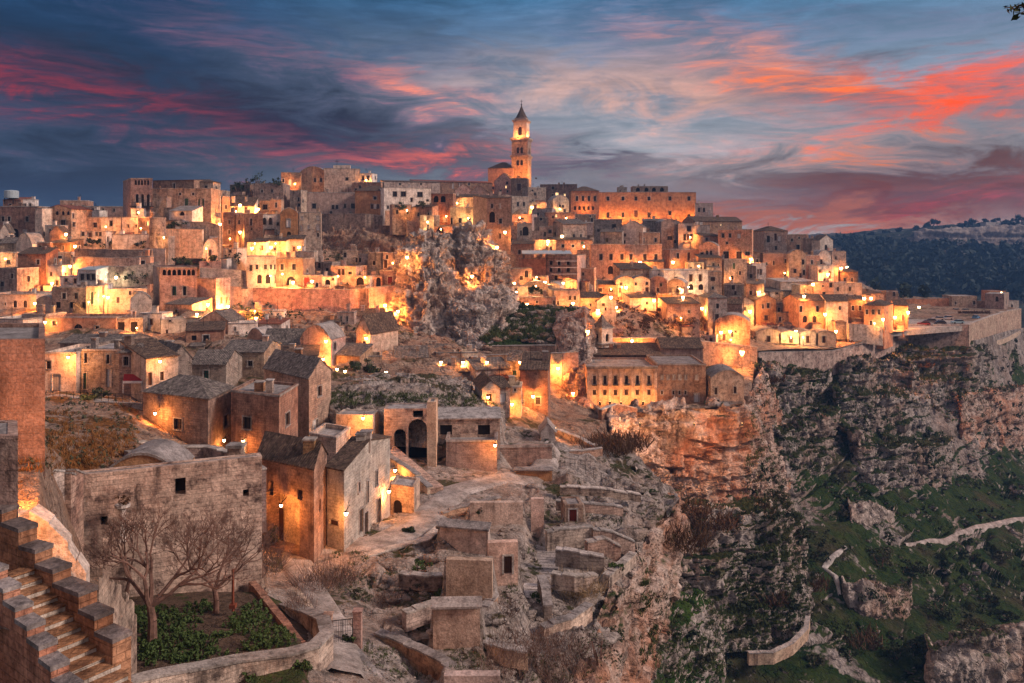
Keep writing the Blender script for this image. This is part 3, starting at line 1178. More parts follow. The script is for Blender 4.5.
        a, b, c, dd = A - na * e * .5 - nb * e, B + na * e * .5 - nb * e, C_ + na * e * .5, D_ - na * e * .5
        s_ = rise / bv.length
        roofmb.slab([V(a, zt - s_ * e + .14), V(b, zt - s_ * e + .14), V(c, zr + .14), V(dd, zr + .14)], .13)
        rmats = [tile, tile]
    elif roof == 'v':
        n = 10
        zr = rise
        pr = [(i / n, zt + zr * math.sin(math.pi * (i + 0.0) / n) ** .8) for i in range(n + 1)]
        mb.face([V(A + ab * u, z) for u, z in pr[::-1]], 1 if fcol else 0)
        mb.face([V(D_ + ab * u, z) for u, z in pr])
        for (u0, z0), (u1, z1) in zip(pr, pr[1:]):
            roofmb.face([V(A + ab * u0 - nb * .1, z0 + .05), V(A + ab * u1 - nb * .1, z1 + .05), V(D_ + ab * u1, z1 + .05), V(D_ + ab * u0, z0 + .05)])
            roofmb.face([V(A + ab * u0 - nb * .1, z0 - .15), V(A + ab * u1 - nb * .1, z1 - .15), V(A + ab * u1 - nb * .1, z1 + .05), V(A + ab * u0 - nb * .1, z0 + .05)], 1)
        rmats = ['flatroof', 'slabtop']
    mb.build('wall', [col, fcol or col], t)
    ro = roofmb.build('roof', rmats, t)
    ro['_o'] = tuple(t['_o'])
    nch = chim if chim is not None else rnd.choice((0, 0, 1, 1, 2))
    for i in range(nch):
        p = A + ab * rnd.uniform(.15, .85) + bv * rnd.uniform(.25, .8)
        zc = zt + (rise * .6 if roof in 'gxhs' else 0) - .2
        s_ = rnd.uniform(.28, .5)
        cm = MB()
        cm.box(p.x - s_, p.x + s_, p.y - s_, p.y + s_, zc - .5, zc + rnd.uniform(.9, 1.7))
        zz = max(v.z for v in cm.v)
        cm.box(p.x - s_ - .08, p.x + s_ + .08, p.y - s_ - .08, p.y + s_ + .08, zz, zz + .14, 1)
        cm.build('chimney', [col, 'slabtop'], ro)
    if 118 < Yn < 420 and cat == 'house' and surround and rot != 0:
        dr = -nb
        if rnd.random() < .45:
            w_, hh, dd_ = rnd.uniform(.3, .6) * ab.length, rnd.uniform(1.8, 2.9), rnd.uniform(1.5, 3)
            u0 = rnd.uniform(.1, .4) * ab.length
            p0, p1 = A + na * u0 + dr * dd_, A + na * (u0 + w_) + dr * dd_
            q0, q1 = A + na * (u0 + w_), A + na * u0
            lm = MB()
            lm.prism([p0, p1, q0, q1], zb - 4, [zb + hh - 1.2, zb + hh - 1.2, zb + hh - .9, zb + hh - .9])
            ln = lm.build('lean_to', rnd.choice((col, 'tan', 'pink', 'grey')), t)
            ln['_o'] = tuple(t['_o'])
            lm = MB()
            e_ = na * .15
            lm.slab([V(p0 - e_ + dr * .2, zb + hh - 1.1), V(p1 + e_ + dr * .2, zb + hh - 1.1), V(q0 + e_, zb + hh - .78), V(q1 - e_, zb + hh - .78)], .1)
            lm.build('lean_to_roof', rnd.choice(('tile_brown', 'tile_grey', 'flatroof', 'tile_red')), ln)
        if rnd.random() < .5:
            dd_, hh = rnd.uniform(2.2, 4), rnd.uniform(.6, 1.2)
            p0, p1 = A - na * rnd.uniform(0, .8) + dr * dd_, B + na * rnd.uniform(0, 1.2) + dr * dd_
            lm = MB()
            lm.prism([p0, p1, p1 + nb * .4, p0 + nb * .4], zb - 5, zb + hh - .4)
            lm.build('terrace_wall', rnd.choice(('ruin', 'tan', 'grey', 'pink')), t)
        if rnd.random() < .4 and ab.length > 4:
            lm = MB()
            sg = rnd.choice((0, 1))
            for i in range(9):
                s0 = (A + na * (.3 + .32 * i)) if sg else (B - na * (.6 + .32 * i))
                lm.prism([s0 + dr * 1.0, s0 + na * .32 + dr * 1.0, s0 + na * .32 + dr * .02, s0 + dr * .02], zb - 3, zb + .22 * (i + 1))
            lm.build('outside_stair', rnd.choice(('slabtop', col)), t)
        if rnd.random() < .4:
            p0 = A.lerp(C_, rnd.uniform(.3, .7))
            z0, lm = zt + (rise * .5 if roof in 'gxhsv' else -.4), MB()
            lm.tube((p0.x, p0.y, z0 - .6), (p0.x, p0.y, z0 + 2.6), .05, .04, 4)
            for i in range(4):
                lm.tube((p0.x - .55 + .1 * i, p0.y, z0 + 1.7 + .25 * i), (p0.x + .55 - .1 * i, p0.y, z0 + 1.7 + .25 * i), .03, .03, 3)
            lm.build('aerial', 'iron', ro)
    for q, fc in faces.items():
        for o in ops[q]:
            opening_part(fc, o, depth, t, near, surround)
    return t


def wall(pts, thick, h_or_foot, label, mat='ruin', name='stone_wall', cat='wall', cap='slabtop', group=None, ragged=0.0, step=None, seed=1):
    """free-standing or retaining wall along plan points given as (px, py_top, Y); h_or_foot metres down"""
    t = thing(name, label, cat, P(*pts[0]) - Vector((0, 0, h_or_foot)), group)
    w = [P(*p) for p in pts]
    if ragged or step:
        o = []
        for a, b in zip(w, w[1:]):
            n = max(1, int((b - a).length / (step or .8)))
            for i in range(n):
                o.append(a.lerp(b, i / n))
        o.append(w[-1])
        w = o
    rr = random.Random(seed)
    mb, cp = MB(), MB()
    dirs = []
    for i in range(len(w)):
        a, b = w[max(0, i - 1)], w[min(len(w) - 1, i + 1)]
        dv = (b - a)
        dv.z = 0
        dv.normalize()
        dirs.append(Vector((-dv.y, dv.x, 0)) * thick / 2)
    dz = [rr.uniform(-ragged, ragged * .3) for _ in w]
    for i in range(len(w) - 1):
        a, b = w[i].copy(), w[i + 1].copy()
        if ragged:
            a.z += dz[i]
            b.z += dz[i] + rr.uniform(-.06, .06) * ragged
        A0, A1, B0, B1 = a + dirs[i], a - dirs[i], b + dirs[i + 1], b - dirs[i + 1]
        lo = lambda p: Vector((p.x, p.y, p.z - h_or_foot))
        mb.face([lo(A1), lo(B1), B1, A1])
        mb.face([lo(B0), lo(A0), A0, B0])
        mb.face([lo(A0), lo(A1), A1, A0])
        mb.face([lo(B1), lo(B0), B0, B1])
        mb.face([A1, B1, B0, A0])
        if cap:
            e = dirs[i].normalized() * .06
            up = Vector((0, 0, .003))
            q = [A1 - e + up, B1 - e + up, B0 + e + up, A0 + e + up]
            cp.slab([v + Vector((0, 0, .12)) for v in q], .12)
    mb.build('masonry', mat, t)
    if cap:
        cp.build('coping', cap, t)
    return t


# ------------------------------------------------------------------ lamps
LAMPN = 0
WARM = (1.0, .31, .06)


def lamp(px, py, Y, power, label, post=False, colr=WARM, size=1.0, foot=None):
    """street lantern: bracket (or post), lit glass, cap, and its light"""
    p = P(px, py, Y)
    t = thing('street_lamp', label, 'street lamp', p, 'street lamps of the old town')
    s_ = size * max(.17, Y * .0017)
    g = MB()
    n = 6
    g.lathe(p, [(s_ * .55, -s_ * 1.2), (s_, 0), (s_ * .9, s_ * .5)], n)
    g.build('lantern_glass', 'lampglass', t)
    c = MB()
    c.lathe(p, [(s_ * 1.15, s_ * .5), (s_ * .9, s_ * .75), (s_ * .15, s_ * 1.1)], n)
    c.build('cap', 'iron', t)
    b = MB()
    if post:
        z = foot if foot is not None else p.z - 4.5
        b.tube((p.x, p.y + .0, z), (p.x, p.y, p.z - s_ * 1.2), .07, .05, 6)
        b.build('post', 'iron', t)
    else:
        b.tube((p.x, p.y, p.z + s_ * .9), (p.x, p.y + 1.6, p.z + s_ * .9), .035, .035, 4)
        b.tube((p.x, p.y + .2, p.z + s_ * .9), (p.x, p.y + 1.4, p.z + s_ * .9 + .5), .02, .02, 4)
        b.build('bracket', 'iron', t)
    L = bpy.data.lights.new('lamp_light', 'POINT')
    L.energy = power
    L.color = colr
    L.shadow_soft_size = .12
    lo = bpy.data.objects.new('lamp_light', L)
    C.objects.link(lo)
    lo.parent = t
    lo.location = (0, -.25, -s_ * 1.2 - .22)
    return t


def W(y, h, w, *xs, f='F', k='w'):
    return (k, y, h, w, xs, f)

# ------------------------------------------------------------------ terrain: the town hill and the promontory
ROWS = [
    (20, [(-330, 610), (60, 640), (130, 1000), (900, 1150)]),
    (34, [(-330, 490), (40, 505), (75, 640), (120, 790), (300, 795), (420, 800), (600, 800)]),
    (44, [(-330, 425), (40, 432), (75, 560), (120, 640), (300, 642), (330, 668), (350, 672), (400, 690), (450, 700), (500, 715), (560, 735), (640, 760)]),
    (52, [(-330, 418), (40, 430), (72, 500), (95, 592), (255, 594), (290, 615), (330, 628), (350, 634), (400, 645), (450, 652), (500, 664), (560, 675), (640, 700)]),
    (55, [(-330, 416), (40, 428), (72, 495), (95, 584), (258, 586), (290, 603), (330, 616), (350, 620), (400, 630), (450, 636), (500, 646), (560, 656), (640, 682)]),
    (60, [(-330, 410), (0, 422), (60, 446), (130, 472), (250, 482), (268, 586), (300, 588), (350, 592), (400, 600), (450, 606), (500, 612), (560, 624), (640, 650)]),
    (70, [(-330, 405), (0, 416), (130, 450), (220, 474), (255, 540), (300, 546), (350, 544), (400, 546), (450, 556), (500, 560), (560, 574), (640, 592)]),
    (80, [(-330, 400), (0, 409), (130, 431), (210, 464), (260, 482), (300, 496), (350, 508), (400, 510), (450, 513), (500, 518), (560, 533), (640, 548)]),
    (92, [(-330, 392), (0, 398), (130, 409), (200, 446), (260, 452), (320, 462), (380, 470), (420, 474), (460, 478), (500, 481), (560, 488), (670, 512)]),
    (105, [(-330, 380), (0, 386), (130, 392), (200, 420), (300, 430), (350, 430), (400, 425), (440, 445), (500, 455), (560, 457), (675, 490)]),
    (120, [(-330, 360), (0, 364), (130, 366), (200, 382), (300, 384), (350, 384), (400, 388), (450, 400), (500, 418), (560, 434), (640, 446)]),
    (140, [(-330, 340), (130, 344), (200, 352), (300, 356), (400, 364), (450, 370), (500, 392), (560, 416), (602, 420)]),
    (165, [(-330, 318), (130, 322), (200, 326), (300, 332), (400, 342), (450, 348), (500, 365), (560, 396), (600, 408), (650, 406), (745, 405)]),
    (190, [(-330, 298), (130, 300), (200, 302), (300, 312), (400, 322), (450, 336), (500, 344), (560, 356), (600, 360), (650, 372), (740, 385), (755, 388)]),
    (203, [(-330, 289), (200, 292), (300, 301), (400, 312), (450, 323), (500, 334), (560, 340), (600, 352), (650, 364), (740, 374), (755, 376)]),
    (216, [(-330, 276), (130, 280), (200, 282), (300, 291), (400, 301), (450, 311), (500, 316), (600, 318), (650, 328), (700, 346), (755, 355)]),
    (230, [(-330, 266), (130, 270), (200, 274), (300, 281), (400, 291), (500, 302), (600, 306), (650, 313), (700, 335), (755, 351)]),
    (245, [(-330, 256), (130, 260), (200, 265), (300, 271), (400, 280), (500, 290), (600, 296), (650, 303), (700, 320), (760, 345), (832, 349)]),
    (262, [(-330, 248), (130, 251), (200, 256), (300, 258), (400, 268), (500, 277), (600, 284), (650, 293), (700, 306), (760, 331), (820, 338), (884, 333)]),
    (285, [(-330, 240), (130, 242), (200, 247), (300, 244), (400, 252), (500, 262), (600, 272), (700, 290), (760, 312), (820, 324), (870, 328), (967, 326)]),
    (330, [(-330, 230), (130, 232), (200, 236), (300, 222), (400, 236), (500, 248), (600, 256), (700, 268), (760, 286), (820, 303), (870, 311), (1010, 311)]),
    (370, [(-330, 226), (130, 227), (300, 204), (400, 208), (500, 222), (600, 232), (700, 245), (760, 262), (820, 278), (860, 292), (1018, 306)]),
    (420, [(-330, 224), (200, 222), (300, 200), (400, 196), (500, 196), (600, 214), (700, 224), (760, 242), (820, 262), (870, 290), (960, 306)]),
    (480, [(-330, 226), (200, 224), (300, 206), (400, 192), (500, 188), (600, 208), (700, 224), (760, 246), (820, 266), (900, 300)]),
    (580, [(-330, 232), (400, 214), (600, 224), (760, 250), (900, 300)]),
]
RIM = [(20, 560), (40, 555), (52, 590), (60, 606), (72, 628), (82, 645), (92, 668), (97, 680), (104, 675), (112, 645), (128, 610), (138, 604), (146, 606), (152, 640), (156, 700),
       (160, 742), (168, 748), (190, 752), (215, 755), (230, 756), (238, 800), (245, 834), (262, 886), (275, 918), (284, 934), (286, 966), (330, 1006), (345, 1018), (380, 1018), (420, 960), (480, 900), (580, 900)]


def rimx(Y):
    return np.interp(Y, [a for a, b in RIM], [b for a, b in RIM])


def hill_z(px, Y):
    """height of the hill at image column px and distance Y"""
    i = max(0, min(len(ROWS) - 2, int(np.searchsorted([r[0] for r in ROWS], Y, 'right')) - 1))
    z = []
    for yy, kn in (ROWS[i], ROWS[i + 1]):
        py = np.interp(px, [k[0] for k in kn], [k[1] for k in kn])
        z.append(CZ + (HY - py) / F * yy)
    w = (Y - ROWS[i][0]) / (ROWS[i + 1][0] - ROWS[i][0])
    return z[0] * (1 - w) + z[1] * w


def depth_at(px, py):
    """first distance at which the hill is seen at this column and row"""
    for Y in np.arange(36, 500, 1.0):
        z = hill_z(px, Y)
        if HY - (z - CZ) / Y * F <= py:
            return float(Y)
    return 480.0


NU, NV = 470, 430
ys = np.exp(np.linspace(math.log(20), math.log(580), NV))
# extra density on steps between neighbouring knots is not needed: the blur keeps them soft
HG = np.zeros((NV, NU, 3))
for r, Y in enumerate(ys):
    pxs = np.linspace(-330, rimx(Y), NU)
    HG[r, :, 0] = (pxs - CX) / F * Y
    HG[r, :, 1] = Y
    HG[r, :, 2] = hill_z(pxs, Y)
zb_ = HG[:, :, 2:3].copy()
zb_ = blur(zb_, 1)
HG[:, :, 2:3] = zb_
pp = HG.reshape(-1, 3)
pxg = (HG[:, :, 0] / HG[:, :, 1] * F + CX).ravel()
Yg = HG[:, :, 1].ravel()
flat_path = np.clip(1 - np.abs((pxg - (455 - (Yg - 80) * 0.0)) / 70), 0, 1) * ((Yg > 62) & (Yg < 100))
lane = np.clip(np.interp(pxg, [270, 290, 350, 372], [0, 1, 1, 0]), 0, 1) * ((Yg > 42) & (Yg < 72))
garden = ((pxg > 120) & (pxg < 305) & (Yg > 40) & (Yg < 53)) * 1.0
amp = np.where((pxg > 360) & (Yg < 112), 1.55, 0.7)
amp = np.where(Yg > 125, .9, amp)
street = ((Yg > 226) & (Yg < 345) & (pxg > 740) & (pxg > rimx(Yg) - 140)) * 1.0
amp = amp * (1 - .85 * np.clip(flat_path * 1.6, 0, 1)) * (1 - .9 * lane) * (1 - .8 * garden) * (1 - .95 * street)
d1 = rockdisp(pp, 3.6, .6, 3, .3) + rockdisp(pp, 1.2, .2, 8, .2)
d2 = rockdisp(pp, 7.0, 1.6, 21, .3)
dd = np.where(Yg < 125, d1, d2) * amp
LNS = [[P(*q) for q in ((346, 700, 43.6), (344, 655, 48.5), (340, 628, 52.5), (318, 600, 58.2), (297, 575, 64), (300, 556, 68.6), (340, 549, 69.5), (380, 545, 70.5), (415, 528, 75), (436, 508, 81), (455, 494, 87), (500, 482, 93), (540, 470, 100), (553, 455, 107))],
       [P(544, 512, 80), P(534, 536, 73), P(523, 562, 66.5), P(512, 592, 61), P(502, 622, 56.5)]]
dl = np.full(len(pp), 99.0)
for a_, b_ in [s_ for L_ in LNS for s_ in zip(L_, L_[1:])]:
    ab_ = np.array((b_.x - a_.x, b_.y - a_.y))
    ap_ = pp[:, :2] - np.array((a_.x, a_.y))
    tt = np.clip((ap_ @ ab_) / (ab_ @ ab_), 0, 1)
    dl = np.minimum(dl, np.linalg.norm(ap_ - tt[:, None] * ab_, axis=1))
lane_k = np.clip((dl - 2.4) / 2.5, 0, 1)
dd = dd * (.08 + .92 * lane_k)
und = fbm(pp / 8.5, 4, 91) * 3.6 * lane_k
pm_ = np.clip((pxg - 385) / 40, 0, 1) * np.clip((112 - Yg) / 8, 0, 1) * np.clip((Yg - 44) / 4, 0, 1) * (1 - np.clip(flat_path * 1.6, 0, 1))
HG[:, :, 2] += (und * pm_).reshape(NV, NU)
z_ = HG[:, :, 2].ravel() + fbm(pp / 3.0, 3, 92) * .5
fr = z_ / .95 - np.floor(z_ / .95)
led = (np.floor(z_ / .95) + np.clip((fr - .62) / .38, 0, 1)) * .95
HG[:, :, 2] += ((led - z_) * .85 * pm_ * lane_k).reshape(NV, NU)
HG[:, :, 2] += dd.reshape(NV, NU)
# level terraces cut into the promontory: each hut front holds up the ground behind it
for x0, x1, top, bot, Y, back in ((440, 488, 529, 548, 68.6, 2.6), (488, 518, 543, 577, 61.4, 1.6), (446, 492, 561, 592, 58.4, 2.2), (433, 480, 606, 639, 52.4, 1.2), (444, 500, 676, 715, 45.4, 1.4), (470, 523, 503, 521, 76.4, 1.2),
                                  (495, 552, 446, 471, 103.6, 4), (565, 583, 505, 525, 78.4, 2.5), (516, 552, 470, 485, 97.4, 2), (336, 373, 415, 452, 98.6, 6), (586, 634, 536, 552, 76, 2.5), (544, 592, 529, 546, 75, 2.5), (384, 436, 409, 463, 102, 6), (436, 500, 421, 443, 103.5, 6)):
    zt_ = CZ + (HY - top) / F * Y - .12
    zf_ = CZ + (HY - bot) / F * Y
    pxm = HG[:, :, 0] / HG[:, :, 1] * F + CX
    inx = np.clip(np.minimum(pxm - x0 + 5, x1 + 5 - pxm) / 4, 0, 1)
    inf = np.clip(np.minimum(pxm - x0 + 14, x1 + 14 - pxm) / 14, 0, 1)
    dy_ = HG[:, :, 1] - Y
    w_ = inf * np.clip((dy_ + 5.5) / 3.5, 0, 1) * (dy_ < .2)
    HG[:, :, 2] = HG[:, :, 2] * (1 - w_) + (zf_ + (HG[:, :, 2] - zf_) * .25) * w_
    iny = np.clip(dy_ / .35, 0, 1) * np.clip((back + 3 - dy_) / 3, 0, 1)
    w_ = inx * iny
    z_n = np.maximum(HG[:, :, 2], zt_ + (HG[:, :, 2] - zt_) * .12)
    HG[:, :, 2] = HG[:, :, 2] * (1 - w_) + z_n * w_
town_hill = struct(grid_mesh('town_hill', HG, 'hill'))
# the near promontory is bare limestone, the field on the left rough turf: faces get their own rock
for q in ('prom', 'field', 'soil'):
    town_hill.data.materials.append(M[q])
cen = .25 * (HG[:-1, :-1] + HG[1:, :-1] + HG[:-1, 1:] + HG[1:, 1:])
cpx = (cen[..., 0] / cen[..., 1] * F + CX)
cY = cen[..., 1]
mi = np.zeros(cY.shape, int)
mi[(cY < 118) & (cpx > 268)] = 1
mi[(cY < 62) & (cpx <= 268)] = 2
mi[(cY < 100) & (cpx < 140) & (cY >= 53)] = 2
mi[(cY < 54) & (cY > 38) & (cpx > 110) & (cpx < 308)] = 3
town_hill.data.polygons.foreach_set('material_index', mi.ravel().astype(np.int32))


def bvh_of(G):
    nv, nu = G.shape[:2]
    idx = np.arange(nv * nu).reshape(nv, nu)
    f = np.stack([idx[:-1, :-1], idx[:-1, 1:], idx[1:, 1:], idx[1:, :-1]], -1).reshape(-1, 4)
    return BVHTree.FromPolygons([tuple(v) for v in G.reshape(-1, 3)], [tuple(int(i) for i in q) for q in f])


hill_bvh = bvh_of(HG)


def ground(x, y, bv=None, default=None):
    h = (bv or hill_bvh).ray_cast(Vector((x, y, 400)), Vector((0, 0, -1)))
    return h[0].z if h[0] is not None else default


def seen(px, py, bv=None):
    """point of the ground on this line of sight"""
    h = (bv or hill_bvh).ray_cast(Vector((0, 0, CZ)), Vector(((px - CX) / F, 1, (HY - py) / F)).normalized())
    return h[0]


def seen_n(px, py, bv=None):
    h = (bv or hill_bvh).ray_cast(Vector((0, 0, CZ)), Vector(((px - CX) / F, 1, (HY - py) / F)).normalized())
    return h[0], h[1]


# ------------------------------------------------------------------ gorge
GROWS = [
    [(560, 440, 178), (640, 430, 182), (700, 420, 190), (752, 372, 228), (800, 364, 243), (850, 366, 252), (900, 348, 284), (950, 342, 285), (975, 340, 286), (1010, 330, 330), (1060, 322, 400), (1180, 318, 450)],
    [(560, 480, 160), (640, 480, 165), (700, 470, 175), (752, 412, 212), (800, 400, 230), (850, 398, 242), (900, 404, 258), (950, 388, 272), (975, 384, 276), (1010, 376, 316), (1060, 372, 370), (1180, 370, 395)],
    [(560, 540, 140), (640, 540, 144), (700, 540, 158), (752, 470, 190), (800, 455, 208), (850, 445, 224), (900, 455, 238), (950, 440, 254), (1010, 430, 292), (1060, 425, 328), (1180, 420, 345)],
    [(560, 600, 122), (640, 595, 126), (700, 600, 142), (760, 540, 172), (800, 510, 190), (850, 490, 206), (900, 490, 218), (950, 480, 242), (1010, 474, 270), (1060, 470, 285), (1180, 465, 290)],
    [(540, 660, 104), (640, 650, 110), (700, 660, 130), (760, 600, 156), (800, 560, 172), (850, 536, 186), (900, 542, 196), (950, 530, 212), (1010, 520, 232), (1060, 515, 245), (1180, 510, 250)],
    [(520, 740, 90), (640, 715, 98), (700, 722, 118), (760, 668, 138), (800, 630, 150), (850, 604, 162), (900, 606, 168), (950, 596, 180), (1010, 584, 194), (1060, 580, 204), (1180, 575, 208)],
    [(500, 820, 76), (640, 790, 86), (700, 790, 106), (760, 730, 124), (800, 700, 132), (850, 684, 140), (900, 690, 142), (950, 676, 150), (1010, 664, 158), (1060, 660, 166), (1180, 655, 170)],
    [(480, 960, 58), (640, 930, 66), (700, 920, 80), (760, 860, 92), (800, 840, 98), (850, 830, 102), (900, 830, 104), (950, 815, 108), (1010, 800, 112), (1060, 790, 118), (1180, 780, 122)],
]
GG = blur(loft_grid(GROWS, 520, 420), 4)
gn = normals(GG)
gn *= np.sign(gn[..., 2:3])
gp = GG.reshape(-1, 3)
gmask = np.clip((fbm(gp / 26, 4, 77) - .02) * 7, 0, 1)
gd = rockdisp(gp, 7.0, 2.0, 31, .8) * (.12 + 1.0 * gmask) + fbm(gp / 3.0, 4, 37) * .7
GG = GG + gn * gd.reshape(420, 520, 1)
gorge = struct(grid_mesh('gorge_slope', GG, 'gorge'))
gorge_bvh = bvh_of(GG)

# ------------------------------------------------------------------ far side of the gorge and the plateau
FROWS = [
    [(560, 420, 470), (760, 400, 480), (880, 380, 490), (1010, 372, 500), (1180, 368, 520), (1400, 360, 540)],
    [(560, 330, 600), (760, 322, 620), (880, 318, 640), (1010, 316, 650), (1180, 312, 660), (1400, 300, 670)],
    [(560, 290, 720), (760, 288, 740), (880, 286, 760), (1010, 282, 770), (1180, 276, 780), (1400, 270, 790)],
    [(560, 264, 860), (760, 262, 880), (880, 260, 900), (1010, 256, 910), (1180, 248, 920), (1400, 240, 930)],
    [(560, 248, 1000), (760, 246, 1020), (880, 245, 1030), (925, 244, 1030), (1010, 245, 1030), (1180, 240, 1040), (1400, 230, 1050)],
    [(560, 240, 1060), (760, 239, 1070), (880, 239, 1065), (925, 231, 1042), (1010, 228, 1040), (1180, 226, 1050), (1400, 220, 1060)],
    [(560, 236, 1180), (760, 235, 1190), (830, 234, 1200), (880, 231, 1190), (940, 227, 1180), (1010, 222, 1170), (1180, 214, 1160), (1400, 205, 1160)],
    [(560, 238, 1600), (760, 237, 1600), (880, 236, 1600), (1010, 234, 1600), (1180, 230, 1600), (1400, 226, 1600)],
]
FG = blur(loft_grid(FROWS, 330, 240), 2)
fn_ = normals(FG)
fn_ *= np.sign(fn_[..., 2:3])
FG = FG + fn_ * (rockdisp(FG.reshape(-1, 3), 34, 8.0, 51, .5).reshape(240, 330, 1) * np.linspace(1, .3, 240)[:, None, None])
far_hill = struct(grid_mesh('far_hills', FG, 'farhill'))
far_bvh = bvh_of(FG)

plain_g = np.zeros((2, 2, 3))
plain_g[0, 0], plain_g[0, 1], plain_g[1, 0], plain_g[1, 1] = (-9000, -400, 8), (9000, -400, 8), (-9000, 1500, 8), (9000, 1500, 8)
struct(grid_mesh('valley_ground', plain_g, 'gorge'))
pl2 = np.zeros((2, 2, 3))
pl2[0, 0], pl2[0, 1], pl2[1, 0], pl2[1, 1] = (-9000, 1500, 94), (9000, 1500, 94), (-14000, 15000, 99), (14000, 15000, 99)
struct(grid_mesh('plateau_ground', pl2, 'farhill'))

# pale quarry face on the far rim
struct(crag('far_cliff', [
    [(912, 231, 1046), (950, 228, 1044), (1000, 226, 1044), (1060, 225, 1046)],
    [(914, 232, 1034), (950, 230, 1032), (1000, 228, 1032), (1060, 227, 1034)],
    [(914, 241, 1032), (950, 243, 1029), (1000, 244, 1029), (1060, 244, 1032)],
    [(912, 246, 1030), (950, 248, 1026), (1000, 250, 1026), (1060, 250, 1030)]], 'farrock', 110, 26, 12, 4.5, 5))

# ------------------------------------------------------------------ cliffs
# near promontory: rim, two bands, foot
struct(crag('promontory_cliff', [
    [(530, 745, 41), (570, 690, 51), (588, 640, 59), (612, 580, 71), (630, 545, 81), (654, 516, 91), (668, 508, 97), (662, 492, 103), (634, 466, 111), (600, 444, 127)],
    [(560, 748, 40.4), (592, 690, 51.6), (608, 640, 59.6), (632, 582, 71.4), (648, 545, 81), (672, 516, 91), (683, 508, 97), (677, 492, 104), (646, 467, 112), (610, 444, 128)],
    [(575, 770, 42), (600, 715, 54), (616, 665, 62), (639, 610, 73), (654, 570, 82), (677, 540, 91), (686, 535, 97), (680, 520, 104), (648, 500, 113), (612, 470, 129)],
    [(582, 800, 45), (606, 750, 57), (622, 700, 65), (640, 650, 75), (655, 615, 83), (668, 590, 90), (672, 590, 97), (668, 570, 105), (646, 540, 115), (612, 505, 131)],
    [(590, 900, 52), (610, 830, 62), (622, 775, 70), (634, 725, 78), (642, 700, 85), (648, 680, 91), (652, 668, 98), (652, 640, 108), (642, 600, 120), (612, 545, 136)]],
    'rockwarm', 440, 200, 4.2, 1.15, 61, ribs=.3, side=0))
# great bastion of rock under the convent
struct(crag('convent_cliff', [
    [(592, 404, 156), (606, 406, 150), (640, 407, 157), (690, 405, 159), (742, 402, 166), (752, 392, 186), (757, 372, 214), (762, 362, 230)],
    [(594, 408, 150), (608, 411, 146.5), (640, 411, 153), (690, 409, 155), (747, 406, 162), (757, 396, 184), (762, 376, 213), (770, 366, 230)],
    [(596, 430, 148), (614, 440, 145), (642, 445, 152), (690, 445, 154), (754, 440, 160), (764, 430, 181), (770, 406, 210), (780, 390, 226)],
    [(600, 470, 146), (622, 480, 143), (650, 482, 149), (694, 482, 152), (766, 478, 158), (774, 470, 178), (780, 440, 206), (792, 420, 220)],
    [(604, 520, 142), (630, 520, 140), (660, 505, 147), (700, 506, 151), (772, 516, 156), (782, 510, 175), (790, 470, 202), (802, 448, 214)]],
    'rockwarm', 340, 220, 7.0, 2.8, 62, strata=.3, ribs=.9, side=2))
# second mass below it
struct(crag('lower_cliff', [
    [(640, 492, 152), (680, 494, 154), (720, 498, 156), (770, 500, 160), (786, 506, 166), (792, 520, 174)],
    [(650, 506, 144), (684, 506, 145), (722, 508, 147), (776, 512, 151), (796, 520, 158), (802, 536, 170)],
    [(664, 550, 138), (690, 548, 140), (726, 550, 142), (780, 552, 146), (802, 566, 154), (806, 580, 166)],
    [(676, 600, 135), (700, 602, 137), (734, 602, 139), (780, 604, 143), (803, 606, 150), (806, 620, 162)],
    [(668, 652, 130), (700, 654, 132), (738, 652, 135), (780, 648, 139), (800, 640, 146), (806, 650, 158)]],
    'turfrock', 260, 190, 6.5, 2.4, 63, side=2, ribs=.5))
# outcrops: rock bands standing out of the turf slope
def gd(px, py):
    pys, Ys = [], []
    for r in GROWS:
        xs = [q[0] for q in r]
        pys.append(np.interp(px, xs, [q[1] for q in r]))
        Ys.append(np.interp(px, xs, [q[2] for q in r]))
    return float(np.interp(py, pys, Ys))


def bands(name, bl, mat, nu, nv, size, amp, seed, out=1.6, **k):
    rows = []
    for n_, b_ in enumerate(bl):
        if n_ == 0:
            rows.append([(x, t - 5, gd(x, t) + 6) for x, t, q in b_])
        rows.append([(x, t, gd(x, q - 2) - out + 1.2) for x, t, q in b_])
        rows.append([(x, q, gd(x, q) - out) for x, t, q in b_])
    rows.append([(x, q + 16, gd(x, q + 16) + 4) for x, t, q in bl[-1]])
    struct(crag(name, rows, mat, nu, nv, size, amp, seed, **k))


bands('street_outcrop', [[(750, 366, 402), (775, 370, 424), (802, 374, 420), (832, 372, 404)], [(756, 412, 446), (786, 430, 470), (814, 426, 462), (840, 410, 438)]], 'turfrock', 230, 190, 7.5, 3.4, 64, side=9)
bands('wall_outcrop', [[(836, 364, 384), (868, 358, 386), (900, 357, 388), (918, 366, 392)], [(832, 392, 424), (870, 396, 432), (908, 398, 438), (932, 402, 432)], [(850, 433, 462), (884, 442, 482), (928, 446, 486), (954, 444, 470)]], 'turfrock', 250, 240, 7, 2.6, 65, out=3, side=9)
bands('car_park_outcrop', [[(896, 348, 372), (936, 350, 374), (974, 348, 376), (994, 352, 380)], [(904, 378, 398), (940, 378, 400), (976, 382, 398), (996, 384, 396)]], 'turfrock', 190, 110, 5, 1.8, 66, out=3, side=9)
bands('terrace_outcrop', [[(955, 398, 428), (986, 392, 440), (1026, 388, 446), (1070, 386, 446)]], 'rockwarm', 170, 90, 5, 1.9, 67, out=3, side=14)
